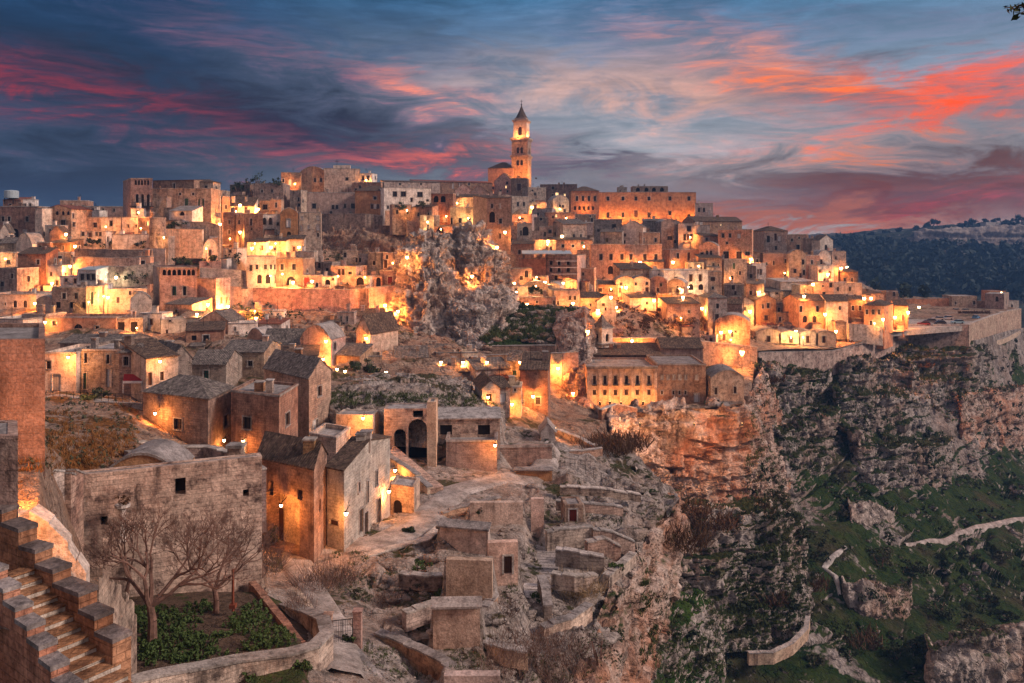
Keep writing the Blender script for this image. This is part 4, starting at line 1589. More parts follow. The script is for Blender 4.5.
bands('gorge_edge_outcrop', [[(926, 650, 692), (960, 640, 694), (1006, 632, 694), (1060, 626, 694)]], 'rock', 150, 90, 4.5, 1.7, 68, out=3, side=6)
bands('gorge_floor_outcrop', [[(842, 588, 604), (866, 584, 612), (892, 590, 614), (912, 590, 602)]], 'rock', 110, 60, 3.5, 1.3, 70, out=2, side=6)
bands('path_outcrop', [[(848, 508, 520), (872, 504, 524), (896, 512, 524)]], 'rock', 90, 50, 3, 1.1, 79, out=2, side=6)
struct(crag('grass_slope_outcrop', [
    [(640, 590, 134), (668, 585, 137), (696, 590, 140), (716, 600, 142)],
    [(636, 612, 122), (668, 606, 124), (700, 612, 128), (722, 624, 134)],
    [(640, 660, 113), (672, 664, 116), (704, 668, 121), (724, 664, 129)],
    [(640, 700, 106), (672, 704, 109), (704, 704, 114), (724, 700, 122)]], 'turf', 140, 110, 4.0, 1.5, 69))

# ------------------------------------------------------------------ the rock with the chapel, mid town
struct(crag('chapel_rock', [
    [(398, 262, 214), (410, 250, 214), (424, 240, 214), (440, 244, 214), (452, 262, 214)],
    [(398, 258, 204), (409, 240, 202), (424, 232, 201), (440, 232, 203), (458, 244, 206)],
    [(394, 285, 199), (408, 272, 196), (424, 266, 195), (442, 264, 197), (460, 272, 202)],
    [(388, 320, 194), (406, 312, 190), (424, 308, 189), (442, 310, 191), (462, 316, 196)],
    [(392, 362, 187), (410, 358, 183), (426, 356, 182), (444, 356, 184), (470, 358, 190)]], 'rockpale', 170, 220, 8.0, 2.4, 71, strata=.1, ribs=2.0, fine_=.3))
struct(crag('chapel_rock_crown', [
    [(444, 262, 222), (452, 246, 222), (466, 238, 222), (482, 246, 222), (498, 262, 222), (506, 274, 222)],
    [(438, 244, 209), (450, 232, 207), (468, 226, 207), (482, 232, 208), (496, 250, 209), (508, 268, 212)],
    [(448, 268, 206), (456, 256, 204), (470, 252, 203), (484, 256, 204), (498, 268, 206), (512, 282, 210)],
    [(448, 288, 203), (458, 286, 201), (472, 284, 200), (486, 284, 201), (500, 288, 203), (516, 296, 208)]], 'rockpale', 170, 130, 4.6, 3.4, 72, strata=.1, ribs=1.0))
struct(crag('chapel_rock_base', [
    [(432, 290, 206), (450, 284, 204), (475, 282, 202), (500, 284, 203), (516, 290, 208)],
    [(430, 296, 197), (450, 290, 194), (476, 287, 193), (502, 289, 194), (520, 296, 200)],
    [(436, 318, 191), (454, 316, 188), (478, 314, 186), (504, 314, 188), (520, 318, 196)],
    [(446, 345, 184), (462, 342, 181), (482, 340, 180), (504, 338, 182), (516, 334, 192)],
    [(450, 370, 176), (466, 368, 174), (484, 364, 174), (500, 358, 177), (512, 350, 188)]], 'rockpale', 190, 160, 5.4, 2.4, 73, strata=.6))
# grassy rock shelf right of it, walled below
struct(crag('grassy_shelf', [
    [(500, 300, 200), (530, 306, 200), (560, 306, 200), (582, 308, 200)],
    [(488, 330, 186), (520, 326, 187), (556, 320, 188), (586, 312, 190)],
    [(478, 342, 176), (516, 342, 176), (556, 340, 176), (588, 332, 181)],
    [(482, 352, 174.5), (518, 352, 174.5), (560, 352, 174.5), (589, 350, 179)]], 'gorge', 130, 70, 3.2, .8, 74))
struct(crag('shelf_buttress', [
    [(556, 312, 190), (572, 308, 189), (584, 306, 189), (592, 318, 196)],
    [(552, 330, 178), (568, 322, 177), (586, 314, 178), (596, 322, 188)],
    [(554, 362, 172), (572, 356, 171), (588, 350, 172), (598, 352, 182)],
    [(562, 404, 163), (576, 402, 162), (590, 400, 163), (600, 400, 174)],
    [(566, 425, 158), (578, 424, 157), (592, 424, 158), (602, 420, 170)]], 'rockwarm', 110, 130, 4.0, 1.2, 75))
# bare limestone back above the ruined arches
struct(crag('limestone_back', [
    [(322, 386, 126), (350, 377, 130), (390, 373, 133), (430, 374, 134), (466, 380, 134), (500, 396, 131)],
    [(318, 398, 108), (350, 393, 109), (392, 392, 109), (432, 394, 110), (470, 402, 112), (503, 410, 116)],
    [(320, 404, 104), (352, 402, 103.5), (394, 402, 103.5), (434, 404, 104), (472, 412, 105), (506, 420, 110)],
    [(326, 420, 102), (354, 416, 101.5), (396, 416, 101.5), (436, 420, 101), (474, 432, 101.5), (506, 438, 107)],
    [(330, 446, 100), (356, 446, 100), (398, 446, 100), (438, 448, 98.5), (476, 452, 99), (502, 456, 105)]], 'prom', 220, 110, 2.6, .7, 76, strata=.8))
struct(crag('fortress_rock', [
    [(300, 228, 306), (330, 222, 306), (360, 222, 308), (392, 226, 312), (430, 240, 316)],
    [(304, 238, 292), (332, 230, 291), (362, 228, 292), (394, 234, 296), (426, 246, 300)],
    [(300, 258, 282), (334, 252, 280), (364, 250, 281), (396, 256, 285), (424, 262, 290)],
    [(296, 272, 270), (334, 268, 268), (366, 266, 269), (398, 270, 273), (424, 276, 280)]], 'hill', 150, 80, 5.0, 2.2, 77))
struct(crag('garden_rubble_slope', [
    [(246, 300, 202), (300, 306, 204), (340, 300, 206), (400, 292, 210)],
    [(246, 322, 184), (300, 322, 184), (350, 318, 186), (400, 306, 194)],
    [(252, 340, 168), (300, 340, 170), (350, 334, 174), (396, 330, 178)]], 'hill', 140, 70, 4, 1.6, 78))

# ------------------------------------------------------------------ houses
def h(x0, x1, top, base, roof, col, wins, label, Y=None, **k):
    return house(x0, x1, top, base, Y or depth_at((x0 + x1) / 2, base), roof, col, wins, label, **k)


# --- skyline on the left
h(0, 38, 206, 243, 'f', 'brown', [W(219, 5, 3, 3, 9, 27), ('a', 233, 9, 7, (15,), 'F'), ('p', 234, 8, 3, (25,), 'F')], 'long dark stone house with a pale blind arch at the far left skyline', 232, d=14)
h(-60, -2, 212, 246, 'f', 'tan', [W(222, 5, 3, -40, -20)], 'stone house just outside the left frame edge', 234)
h(3, 21, 200, 212, 's', 'rust', [], 'low red roofed block carrying a round water tank', 245, tile='tile_red', rh=1)
h(20, 35, 199, 212, 'f', 'white', [W(205, 3, 2, 25, 30)], 'small white rooftop house beside the water tank', 246)
h(35, 42, 208, 240, 'f', 'cream', [], 'narrow pale tower wall at the end of the long dark house', 230, d=4)
h(45, 71, 209, 240, 'g', 'tan', [('a', 213, 4, 3, (51, 57, 63, 68), 'F'), W(223, 6, 5, 63), ('d', 232, 7, 3, (66,), 'F')], 'house with a red pediment and a dark arcaded terrace, lit yellow below', 233, rh=1.2, tile='tile_red')
h(60, 88, 200, 214, 'f', 'pink', [W(207, 3, 2, 66, 76, 83)], 'pale pink skyline house behind the pediment house', 262)
h(72, 124, 206, 222, 'f', 'rust', [W(210, 3, 2, 84, 93, 103, 114)], 'wide red brown skyline house with four small windows', 256)
h(89, 99, 210, 218, 'f', 'white', [], 'white box room in front of the wide red brown house', 250)
h(74, 100, 217, 238, 'f', 'cream', [W(225, 5, 4, 95)], 'left half of the cream modern house with one dark window', 238, rot=0)
h(100, 121, 217, 238, 'f', 'white', [], 'right half of the cream modern house, blank and whiter', 238.3, rot=0)
h(80, 106, 231, 246, 'f', 'white', [W(234, 4, 3, 83, 97, 100), ('d', 235, 5, 4, (90,), 'F')], 'long white veranda with dark windows under the cream modern house', 228, d=5)
h(112, 148, 234, 250, 'f', 'white', [], 'blank limewashed garden building below the dark end of the palace', 222, d=6)
h(122, 141, 217, 236, 'f', 'white', [W(226, 3, 2, 128, 136)], 'whitish annex at the foot of the big palace', 230)
h(138, 152, 217, 240, 'f', 'brown', [], 'brown block between whitish annex and round bastion', 229)
h(45, 60, 225, 246, 'f', 'cream', [W(231, 4, 2, 50)], 'yellow lit house with stepped front under the arcaded terrace', 226)
h(50, 62, 232, 246, 'g', 'brown', [], 'small brown gabled shed before the yellow lit house', 222, rh=1.6)
h(0, 9, 231, 246, 'g', 'white', [W(238, 4, 2, 6)], 'small white gabled house at the left frame edge', 222, rh=2)
h(0, 32, 243, 262, 'x', 'tan', [W(253, 3, 3, 5, 20)], 'low tile roofed house below the small white gable', 215, rh=1.5, d=6)
h(16, 32, 244, 262, 'v', 'cream', [], 'round gabled cream house lit from the right', 212, rh=3, fcol='cream')
h(30, 50, 242, 262, 'f', 'brown', [W(248, 5, 3, 35, 40)], 'brown house with terrace next to the round gable', 213)
h(47, 70, 252, 272, 'f', 'cream', [W(257, 2, 6, 59)], 'plain tan house glowing beside the steep lamp lit lane', 206)
h(48, 70, 243, 256, 's', 'brown', [W(248, 4, 2, 55, 63)], 'dark shed roofed house above the plain tan house', 213, rh=1)
h(18, 46, 254, 290, 's', 'brown', [('v', 273, 10, 6, (24,), 'F'), W(262, 5, 3, 38)], 'tall dark brown house with one balconied white window', 196, rh=1.5)
h(-10, 17, 268, 300, 'f', 'tan', [W(284, 5, 4, 2), W(276, 5, 3, 12)], 'stone house with dark roof terrace cut by the left edge', 190)
h(0, 16, 252, 272, 'f', 'tan', [W(262, 4, 4, 8)], 'low house with planted terrace under the round gable', 205)
h(46, 62, 265, 292, 'f', 'cream', [W(274, 4, 3, 51), W(283, 5, 3, 57)], 'narrow cream house glowing by the lamp on the steep lane', 197)
h(60, 80, 276, 290, 'f', 'white', [W(281, 5, 3, 66, 75)], 'low white house at the foot of the lamp lit lane', 190)
h(77, 96, 270, 292, 's', 'white', [W(277, 6, 4, 82, 88, 93)], 'house with white awning roof and dark glazed terrace', 187, tile='zinc', rh=.6)
h(-12, 36, 294, 322, 'f', 'cream', [('v', 304, 7, 4, (15, 25), 'F'), W(304, 3, 2, 5), W(311, 3, 2, 18)], 'cream house with a pair of round headed windows, lit at its right end', 176)
h(36, 53, 300, 324, 'v', 'cream', [], 'plain orange house with rounded top beside the twin window house', 172, rh=.8)
h(-8, 23, 319, 342, 'f', 'white', [W(328, 6, 4, 2, 9), ('l', 328, 4, 3, (14,), 'F')], 'white house half hidden behind the red block wall', 158)
h(22, 46, 314, 340, 'f', 'tan', [W(322, 4, 3, 30), ('d', 328, 9, 4, (38,), 'F')], 'orange lit house between white house and long wing with big arch', 162)
h(45, 116, 317, 346, 'f', 'pink', [('v', 328, 8, 9, (78,), 'F'), W(329, 6, 4, 97)], 'long wing with a big white rimmed arched window', 154, d=7, rot=0)
h(52, 90, 287, 312, 'f', 'ruin', [W(296, 6, 4, 64, 76), ('o', 305, 6, 5, (58, 72, 84), 'F')], 'crumbling terraced house with broken balconies above the long wing', 170)
h(86, 98, 286, 318, 'f', 'ruin', [('g', 298, 12, 3, (92,), 'F')], 'narrow ruin with a tall green shutter', 168)
h(97, 108, 284, 312, 'f', 'white', [W(295, 4, 2, 102)], 'slim limewashed tower house left of the lit yellow house', 171)
h(107, 147, 289, 312, 'f', 'cream', [W(293, 4, 2.4, 130, 135, 139), ('d', 300, 6, 3, (118,), 'F')], 'yellow lit house with three tiny windows by the wall lamp', 172)
h(115, 143, 318, 346, 'f', 'ruin', [('o', 327, 10, 7, (121, 134), 'F'), W(338, 5, 4, 140)], 'roofless pale ruin with two gaping openings', 155)
h(130, 152, 300, 318, 'v', 'cream', [], 'round shouldered cream wall with wooden trellis', 166, rh=1.5)
h(137, 150, 256, 282, 'f', 'rust', [], 'orange plastered block at the end of the long retaining wall', 200)

# --- the arcade palace and the lit bank beside it
h(160, 197, 267, 310, 'f', 'pink', [('a', 272.5, 6, 4, (164, 169, 174, 179, 184, 188.6, 193), 'F'), ('g', 291, 9, 4.4, (174,), 'F'), W(291, 9, 3.6, 184.5)], 'pink palace with a row of seven arches along its top', 176, Lt=(153, 188), par=.4, rec=.7, name='arcade_palace', cat='palace', chim=0)
h(197, 216, 278, 322, 'f', 'pink', [], 'plain wall block joined to the right of the arcade palace', 178, d=5)
h(203, 218, 247, 262, 'v', 'cream', [('d', 253, 6, 2.4, (210,), 'F')], 'little vaulted cave house with a dark door under the bastion', 200, rh=2.2)
h(223, 237, 248, 262, 'f', 'white', [W(251, 3, 3, 230)], 'white cube house with one window left of the tall orange tower house', 203)
h(247, 276, 256, 290, 'f', 'white', [W(268, 6, 2.8, 251), W(267, 5, 3, 257, 265.5), W(267, 5, 2, 271, 275), ('a', 279, 9, 4.5, (259.5, 268, 277), 'F')], 'pale house with three dark arches under five windows', 196, d=9)
h(275, 303, 258, 288, 'f', 'rust', [W(267, 6, 3.6, 282, 294), ('a', 281, 9, 9, (291,), 'F')], 'orange house with a brightly lit blind arch', 197)
h(295, 314, 251, 276, 'f', 'white', [W(266, 5, 4, 302)], 'white parapeted house behind the orange house', 208)
h(303, 322, 275, 290, 'f', 'pink', [('r', 282, 9, 5, (306.5,), 'F'), W(285, 4, 2.4, 317)], 'low pink house with an orange arched door', 196)
h(320, 335, 276, 290, 'f', 'cream', [('a', 283, 7, 5.4, (327.5,), 'F'), W(279, 2, 2, 333)], 'low cream house with a single black arch', 196.5)
h(313, 332, 262, 280, 'f', 'grey', [('a', 264, 8, 3, (314, 319), 'F'), W(270, 4, 3, 327)], 'shadowed grey house behind the single black arch', 207)
h(331, 356, 266, 290, 'f', 'pink', [('d', 272, 6, 3, (339, 343), 'F'), W(273, 3, 4, 350), W(284, 3, 2, 337, 347)], 'pink two storey house with twin dark doors upstairs', 199)
h(355, 370, 276, 290, 'f', 'cream', [('a', 282, 10, 8, (360,), 'F')], 'low house with the widest arch of the street row', 196)
h(368, 382, 276, 290, 'f', 'pink', [('d', 284, 7, 4, (371.5,), 'F'), ('a', 282, 9, 4.4, (378.5,), 'F')], 'low house with an arch and a door side by side', 197)
h(380, 399, 270, 290, 'f', 'pink', [('r', 280, 7, 4.5, (390,), 'F')], 'pink house at the right end of the row against the crag', 199)
h(343, 358, 250, 270, 'f', 'grey', [W(255, 5, 3, 345), W(260, 5, 3, 357)], 'small grey house above the pink two storey house', 212)
h(356, 370, 254, 272, 'f', 'tan', [W(260, 4, 2.4, 360)], 'small tan house between two grey houses of the upper row', 213)
h(368, 384, 252, 276, 'f', 'grey', [W(263, 4, 3, 374)], 'grey stone house with one square window under the fortress rock', 210)
h(383, 402, 252, 276, 'f', 'rust', [('d', 264, 8, 3.4, (385.5,), 'F'), W(257, 4, 2, 387)], 'salmon house beside the crag with dark doorway', 209)
h(247, 266, 242, 256, 's', 'cream', [('d', 248, 5, 2.4, (262,), 'F')], 'low lean-to house glowing under the tall orange tower house', 214, rh=1, tile='tile_brown')
h(268, 286, 241, 256, 's', 'cream', [W(249, 3, 3, 275)], 'lean-to house with black roof, brightest of the pair', 215, rh=1, tile='tile_brown')
h(286, 304, 239, 254, 's', 'cream', [('d', 249, 5, 3, (294,), 'F'), ('d', 249, 4, 2, (303,), 'F')], 'last lean-to house with two doors, under white windowed houses', 217, rh=1, tile='tile_brown')

# --- big palace on the upper left
pal = house(152, 211, 188, 230, 238, 'f', 'tan', [('b', 202, 11, 5, (169,), 'F'), ('g', 202, 7, 4, (186.5,), 'F'), ('g', 203, 8, 2.2, (199, 203), 'F'), W(194, 2.5, 2.5, 180, 193)],
            'broad palace body with green shutters on the upper left skyline', rot=0, d=16, par=.4, chim=0, name='palace', cat='palace')
house(131, 152.5, 178, 226, 235, 'f', 'pink', [('v', 200, 12, 3.4, (137, 142.4, 148), 'F'), ('a', 182.5, 5, 2.4, (135.5, 138.6, 141.7, 144.8, 147.9), 'F')],
      'palace tower with three arched windows over an iron balcony', Lt=(123, 247), par=.5, chim=0, name='palace_tower', cat='palace', rec=.5, rot=0)
h(153, 194, 180, 192, 's', 'brown', [], 'dark long roof pavilion on top of the broad palace', 243, rh=.6, tile='tile_brown', d=8)
h(194, 213, 182, 192, 'h', 'tan', [W(187, 3, 3, 206)], 'small hip roofed penthouse at the right end of the palace', 244, rh=1, tile='tile_brown')
h(169, 192, 211, 226, 's', 'white', [('a', 213.5, 4, 5, (182,), 'F')], 'low white terrace house with small arch before the palace', 232, rh=1.6, tile='flatroof', d=5)
h(131, 144, 208, 224, 'f', 'white', [('d', 213, 5, 2, (137,), 'F')], 'white kiosk house under the iron balcony', 231)
h(209, 220, 196, 214, 'f', 'cream', [W(203, 3, 2, 213)], 'slim cream house right of the broad palace', 244)

# --- orange tower houses and the church hill
h(222, 230, 196, 230, 'f', 'rust', [W(207, 4, 2, 226)], 'narrow bright orange house right of the slim cream house', 246)
h(228, 254, 206, 222, 's', 'cream', [('d', 210, 6, 3, (236, 246), 'F')], 'wide low house with broad dark roof, lit under the eaves', 247, rh=3, tile='tile_brown')
h(244, 263, 213, 252, 'f', 'tan', [('w', 222, 7, 2.4, (251,), 'F'), W(229, 2.5, 2, 251.5), W(222, 4, 2, 239, f='L'), W(234, 4, 2, 239, f='L')], 'tall stone tower house with a glowing orange left side', 226, Lt=(233.5, 238))
h(223, 234.5, 212, 250, 'f', 'brown', [W(222, 4, 2, 229), W(232, 4, 2, 229)], 'tall dark wing left of the orange tower house', 236)
h(252, 272, 200, 216, 'f', 'cream', [W(207, 5, 5, 265), ('a', 206, 5, 3, (258,), 'F')], 'yellow house glowing around its corner lamp under the church hill', 262)
h(270, 281, 199, 214, 'f', 'rust', [W(205, 5, 2, 276)], 'small ochre house beside the glowing corner lamp', 261)
h(253, 283, 183, 204, 'f', 'tan', [W(191, 3, 2, 262, 272)], 'square house among dark trees left of the church hill', 300)
h(281, 301, 172, 192, 'f', 'brown', [('b', 183, 7, 2.6, (290,), 'F')], 'dark brown block with a tall pale door on the church hill', 322)
h(300, 326, 172, 192, 'v', 'tan', [W(180, 4, 2.4, 315, 321), ], 'round topped apse of the hilltop church', 330, rh=2.4, name='church_apse', cat='church')
ch = h(324, 360, 168, 192, 'f', 'tan', [W(179, 3, 3, 347)], 'hilltop church front with a round rosette and iron cross', 331, d=12, name='hill_church', cat='church', chim=0)
h(359, 372, 173, 188, 'f', 'white', [W(178, 4, 2, 363, 368)], 'small white house right of the hilltop church', 335)
h(352, 381, 182, 200, 'f', 'pink', [W(187, 3, 2, 360)], 'flat pinkish house under the small white house', 326)
h(298, 358, 192, 216, 'f', 'rust', [W(206, 5, 4, 314), W(207, 4, 2.4, 333, 337), W(206, 5, 4, 353), W(206, 4, 2, 345)], 'long red brown block below the hilltop church', 304, d=12)
h(355, 389, 191, 214, 'h', 'rust', [W(198, 3.4, 3.2, 375), ('d', 206.5, 4.6, 2.4, (372, 378), 'F'), ('b', 206.5, 4.6, 1.8, (375,), 'F')], 'red brown house with a hipped roof and three small doors', 298, rh=2.4, d=11, rot=0)
h(290, 301, 190, 212, 'f', 'tan', [W(205, 3, 3, 299)], 'narrow house with a pale chimney left of the long red brown block', 300)
h(262, 282, 214, 236, 'f', 'white', [('v', 221, 7, 3, (264.5, 270.5), 'F'), W(224, 3, 2, 278)], 'white house with two round headed windows', 234)
h(280, 298, 213, 242, 'v', 'rust', [('b', 223, 8, 3.6, (288.5,), 'F'), ('a', 234, 5, 4, (289,), 'F')], 'round topped brown house with one white shutter', 232, rh=1.6)
h(299, 321, 212, 252, 'f', 'tan', [('b', 218, 4, 2.4, (302, 318), 'F'), ('b', 227.5, 6, 2.6, (302, 318), 'F'), ('b', 227, 4, 2, (309,), 'F'), W(235, 4, 2, 318)], 'house with five white shuttered windows against the fortress wall', 238)
h(230, 250, 184, 196, 'f', 'brown', [], 'low dark house in trees at the foot of the church hill', 310)

# --- behind the crag
h(384, 431, 187, 212, 'f', 'white', [W(194, 5, 4, 395), W(194, 5, 5, 403.5), W(194.5, 5, 5.4, 420)], 'long patchy white house with three black windows', 296, d=9)
h(384, 440, 181, 192, 's', 'grey', [W(184, 2, 2, 400, 421)], 'grey roofline house behind the long patchy white house', 330, rh=1)
h(414, 492, 181, 198, 's', 'brown', [('b', 186, 5, 1.6, (453, 460), 'F'), W(184, 3, 2, 469)], 'very long low convent wing with dark tiled roof left of the cathedral', 420, rh=1.4, tile='tile_red', d=10)
h(431, 453, 193, 226, 'f', 'brown', [('a', 199, 6.5, 5, (436, 443), 'F'), W(219, 5, 5, 437), ('b', 220, 4, 4, (445,), 'F')], 'brown loggia house with a pair of big arches', 276, rec=.8)
h(451, 476, 197, 212, 'x', 'cream', [], 'cream house with brown roof right of the brown loggia', 290, rh=1.2)
h(450, 474, 207, 228, 'f', 'cream', [W(221, 6, 2, 451.5), W(221, 6, 3.4, 460), W(221, 6, 3.2, 469)], 'square pale house with three tall windows above the crag', 270)
h(455, 472, 190, 204, 'g', 'pink', [], 'pink gabled house below the cathedral choir, left of two', 330, rh=2.6)
h(470, 488, 192, 214, 'g', 'pink', [W(203, 4, 2, 478)], 'pink gabled house below the cathedral choir, right of two', 310, rh=2.6)
h(487, 511, 198, 256, 's', 'pink', [W(206, 4, 2.4, 492), ('b', 206, 5, 1.6, (500,), 'F'), ('a', 217, 11, 6, (492,), 'F'), W(221, 5, 3, 500.5), W(236, 5, 2, 500)], 'tall pale house with one deep arched loggia and a lamp at its foot', 248, Lt=(473, 262), rh=1.5)
h(420, 434, 215, 232, 'f', 'tan', [('b', 218, 5, 3, (425,), 'F')], 'tan house with a small white door above the crag', 262)
h(434, 452, 226, 240, 'f', 'pink', [('a', 230, 6, 7, (440,), 'F')], 'low pink wall house with one shallow arch above the crag', 246)
h(488, 513, 168, 196, 'h', 'rust', [W(188, 3, 2, 493)], 'cathedral transept block with hipped roof, lit orange', 452, rh=4, d=14, name='cathedral_transept', cat='cathedral', chim=0, tile='tile_brown')
h(494, 513, 181, 200, 'g', 'pink', [('o', 183, 3, 2, (507,), 'F')], 'gabled pale chapel in front of the cathedral transept', 430, rh=4.5)
h(511, 528, 178, 200, 'f', 'brown', [('d', 187, 7, 4, (519,), 'F')], 'dark square house at the foot of the bell tower', 425)
h(540, 577, 184, 204, 'f', 'brown', [('l', 194, 3, 3.2, (557,), 'F'), W(188, 3, 3, 553)], 'long dark block with a single lit window right of the bell tower', 410, d=12)
h(528, 546, 187, 204, 'f', 'grey', [W(194, 3, 2, 535)], 'grey house between the bell tower and the long dark block', 400)
h(553, 569, 200, 216, 'v', 'cream', [W(206, 3, 2, 560)], 'pale house with rounded gable below the long dark block', 372, rh=2.5)
h(529, 546, 202, 216, 'f', 'cream', [('d', 207, 4, 3, (535,), 'F')], 'lit cream house beneath the grey house', 368)
h(512, 529, 196, 214, 'f', 'tan', [W(204, 4, 2, 518, 524)], 'tan house stepping down right of the tall loggia house', 350)
h(512, 532, 214, 226, 'f', 'pink', [W(219, 3, 6, 521)], 'pink terrace house right of the tall loggia house', 320)
h(517, 532, 223, 242, 'f', 'cream', [('a', 231, 9, 6, (525.5,), 'F'), W(233, 5, 1.6, 521)], 'cream house with a large lit arch right of the tall loggia house', 298)
h(532, 552, 208, 222, 'f', 'grey', [W(214, 3, 2, 538, 546)], 'grey terrace house in the middle of the hill under the lit cream house', 345)
h(528, 548, 217, 232, 'f', 'brown', [W(219, 3, 3, 534, 541)], 'dark low house under the grey terrace house', 322)
h(540, 553, 226, 244, 'f', 'pink', [W(234, 4, 2, 545)], 'small pink house with a lamp glowing at its right foot', 300)
h(553, 566, 223, 246, 's', 'rust', [], 'rust walled house with an orange glow in its yard', 300, rh=1)
h(563, 587, 224, 244, 's', 'grey', [W(236, 3.4, 1.8, 574, 581)], 'pale stone gable house with two small windows right of the orange glow', 295, rh=2)
h(545, 575, 212, 226, 'f', 'brown', [W(217, 3, 2, 553, 566)], 'brown house below the palace annex', 335)

# --- the long palace
house(598, 696, 192, 226, 398, 'f', 'rust', [W(198.5, 4, 3, 608, 623, 636, 649, 670, 689), W(215, 5.4, 3, 608, 623, 649), ('d', 214, 7, 3.6, (636,), 'F'), W(213, 4, 3, 670), ('a', 217.5, 7, 3.6, (689,), 'F')],
      'very long palace with two rows of windows, floodlit from below', rot=0, d=16, par=.6, chim=0, name='long_palace', cat='palace')
house(571, 599, 191, 224, 392, 'h', 'rust', [W(198.5, 5, 2.4, 577, 583, 589, 595), ('a', 208, 4, 2.4, (575, 579.5, 584, 588.5, 593), 'F')],
      'hip roofed annex with four windows at the left end of the long palace', rot=0, d=12, rh=2.6, chim=0, name='palace_annex', cat='palace', tile='tile_brown')
h(633, 668, 186, 194, 'f', 'grey', [('a', 189.5, 4, 4, (638, 646.5, 654, 662), 'F')], 'rooftop gallery with four arches on top of the long palace', 408, d=8, rot=0, rec=.8, ext=1)
h(618, 627, 187, 194, 'f', 'grey', [], 'small square turret on the roof of the long palace', 408, d=4, rot=0, ext=1)
h(695, 713, 203, 226, 'f', 'white', [W(210, 4, 2, 699, 704), ('b', 213, 5, 1.6, (709,), 'F')], 'pale house with a roof antenna at the right end of the long palace', 392)

# --- under the long palace
h(594, 622, 219, 248, 'f', 'grey', [W(226, 4, 4, 614), ('b', 235, 4, 2, (605,), 'F')], 'big plain grey house under the floodlit palace', 312)
h(621, 643, 227, 246, 'g', 'white', [W(225.8, 4, 3, 630, 638), W(225.8, 4, 1.8, 634)], 'cream gabled house with three windows under the gable', 300, rh=2.4)
h(643, 664, 221, 248, 's', 'grey', [W(238, 4, 5, 670)], 'grey vaulted shed house right of the cream gable', 312, rh=1)
h(661, 680, 222, 254, 'v', 'grey', [W(238, 4, 5.4, 670)], 'tall grey stone house with rounded roof and a wide window', 306, rh=1.2)
h(678, 696, 223, 246, 'f', 'white', [W(228.5, 5, 4, 689), W(237, 6, 3, 685, 691), ('d', 237, 6, 3, (688,), 'F')], 'white house with balconies next to the tall grey house', 304)
h(694, 710, 225, 244, 'f', 'white', [('d', 236.5, 7, 3.6, (699.5,), 'F'), W(236, 5, 2, 709)], 'white house with one black door under the long dark roof', 302)
h(694, 742, 221, 234, 'x', 'brown', [('l', 225, 1.6, 1.4, (721,), 'F')], 'long dark tiled roof house on the right shoulder of the hill', 320, rh=1.8, tile='tile_brown', d=9)
house(591, 662, 244, 284, 272, 'f', 'pink', [W(257, 6, 3.4, 601, 611, 622, 631, 645, 656), ('a', 270, 8, 5, (610.5,), 'F'), W(267, 2.4, 2, 622)], 'big pink house with a row of six windows and a wall lamp', rot=0.02, d=10, par=.35)
h(577, 593, 250, 272, 'f', 'grey', [('b', 261, 8, 2, (589,), 'F'), W(258, 4, 3, 582)], 'narrow grey house left of the big pink house', 276)
h(556, 592, 240, 256, 's', 'brown', [W(246, 3, 3, 563, 573)], 'dark roofed house above the scaffolded building', 286, rh=1)
h(670, 702, 249, 276, 'f', 'rust', [W(256, 6, 3, 678), ('d', 256.5, 8, 3, (689,), 'F')], 'orange house with a lamp at its lower left corner, right of the big pink house', 278)
h(699, 718, 246, 268, 'v', 'pink', [('v', 253, 5, 2.4, (707, 711), 'F'), W(254, 3, 3, 702)], 'pink house with a pair of arched windows', 276, rh=1.5)
h(718, 752, 229, 276, 'f', 'pink', [W(235.5, 4, 2.4, 723, 730), ('b', 236, 4, 2.6, (739,), 'F'), W(243, 2.4, 2.4, 727), W(255, 7, 5.4, 726, 739), W(253.5, 3.4, 4.6, 747.5)], 'tall pink house of three storeys with two broad lower windows', 290, d=10)
h(724, 747, 259, 288, 'f', 'grey', [('g', 266, 6, 2.4, (734,), 'F'), W(273, 4, 2, 740), W(278, 5, 3, 732)], 'grey stone house under the tall pink house', 272)
h(764.5, 787, 231, 258, 'h', 'cream', [W(239, 6.4, 3, 768.4), ('d', 237, 7, 2.6, (775.6,), 'F'), ('b', 238.6, 5, 2.6, (779.4,), 'F'), W(248, 4, 2.4, 776)], 'cream house with hip roof and a dim orange side wall', 316, Lt=(752, 330), rh=2, tile='tile_brown')
h(786, 808, 234, 254, 'f', 'brown', [W(247, 5, 3.6, 798), W(240, 3, 2, 792)], 'dark flat roofed house right of the cream hip roofed house', 338)
h(806, 821, 238, 256, 'f', 'rust', [('d', 247, 4, 2.4, (813,), 'F')], 'rust house left of the pale end gable', 330)
h(820, 833, 240, 256, 'g', 'white', [W(247.5, 5, 2.4, 826)], 'pale gabled house at the end of the skyline', 326, rh=2)
h(763, 792, 253, 282, 'f', 'rust', [W(261, 4, 3, 786), W(274, 5, 3, 785)], 'red brown house below the cream hip roofed house', 298)
h(789, 806, 254, 286, 'v', 'cream', [W(262, 5, 2.4, 803), W(272.5, 5, 2.4, 804), W(271, 4, 3, 795), ('d', 276, 6, 2, (800.5,), 'F')], 'cream house with a curved top, left of two curved tops', 292, rh=1.6)
h(805, 820, 255, 284, 'f', 'rust', [W(262, 4, 2, 812), W(273, 4, 3, 817)], 'salmon house between the two curved tops', 293)
h(818, 831, 255, 268, 'v', 'white', [W(262, 5, 2, 821.5)], 'white house with a curved top, right of two curved tops', 298, rh=1.8)
h(818, 834, 265, 284, 'f', 'cream', [('d', 275, 8, 2.4, (830,), 'F')], 'cream house glowing around a wall lamp near the hill end', 289)
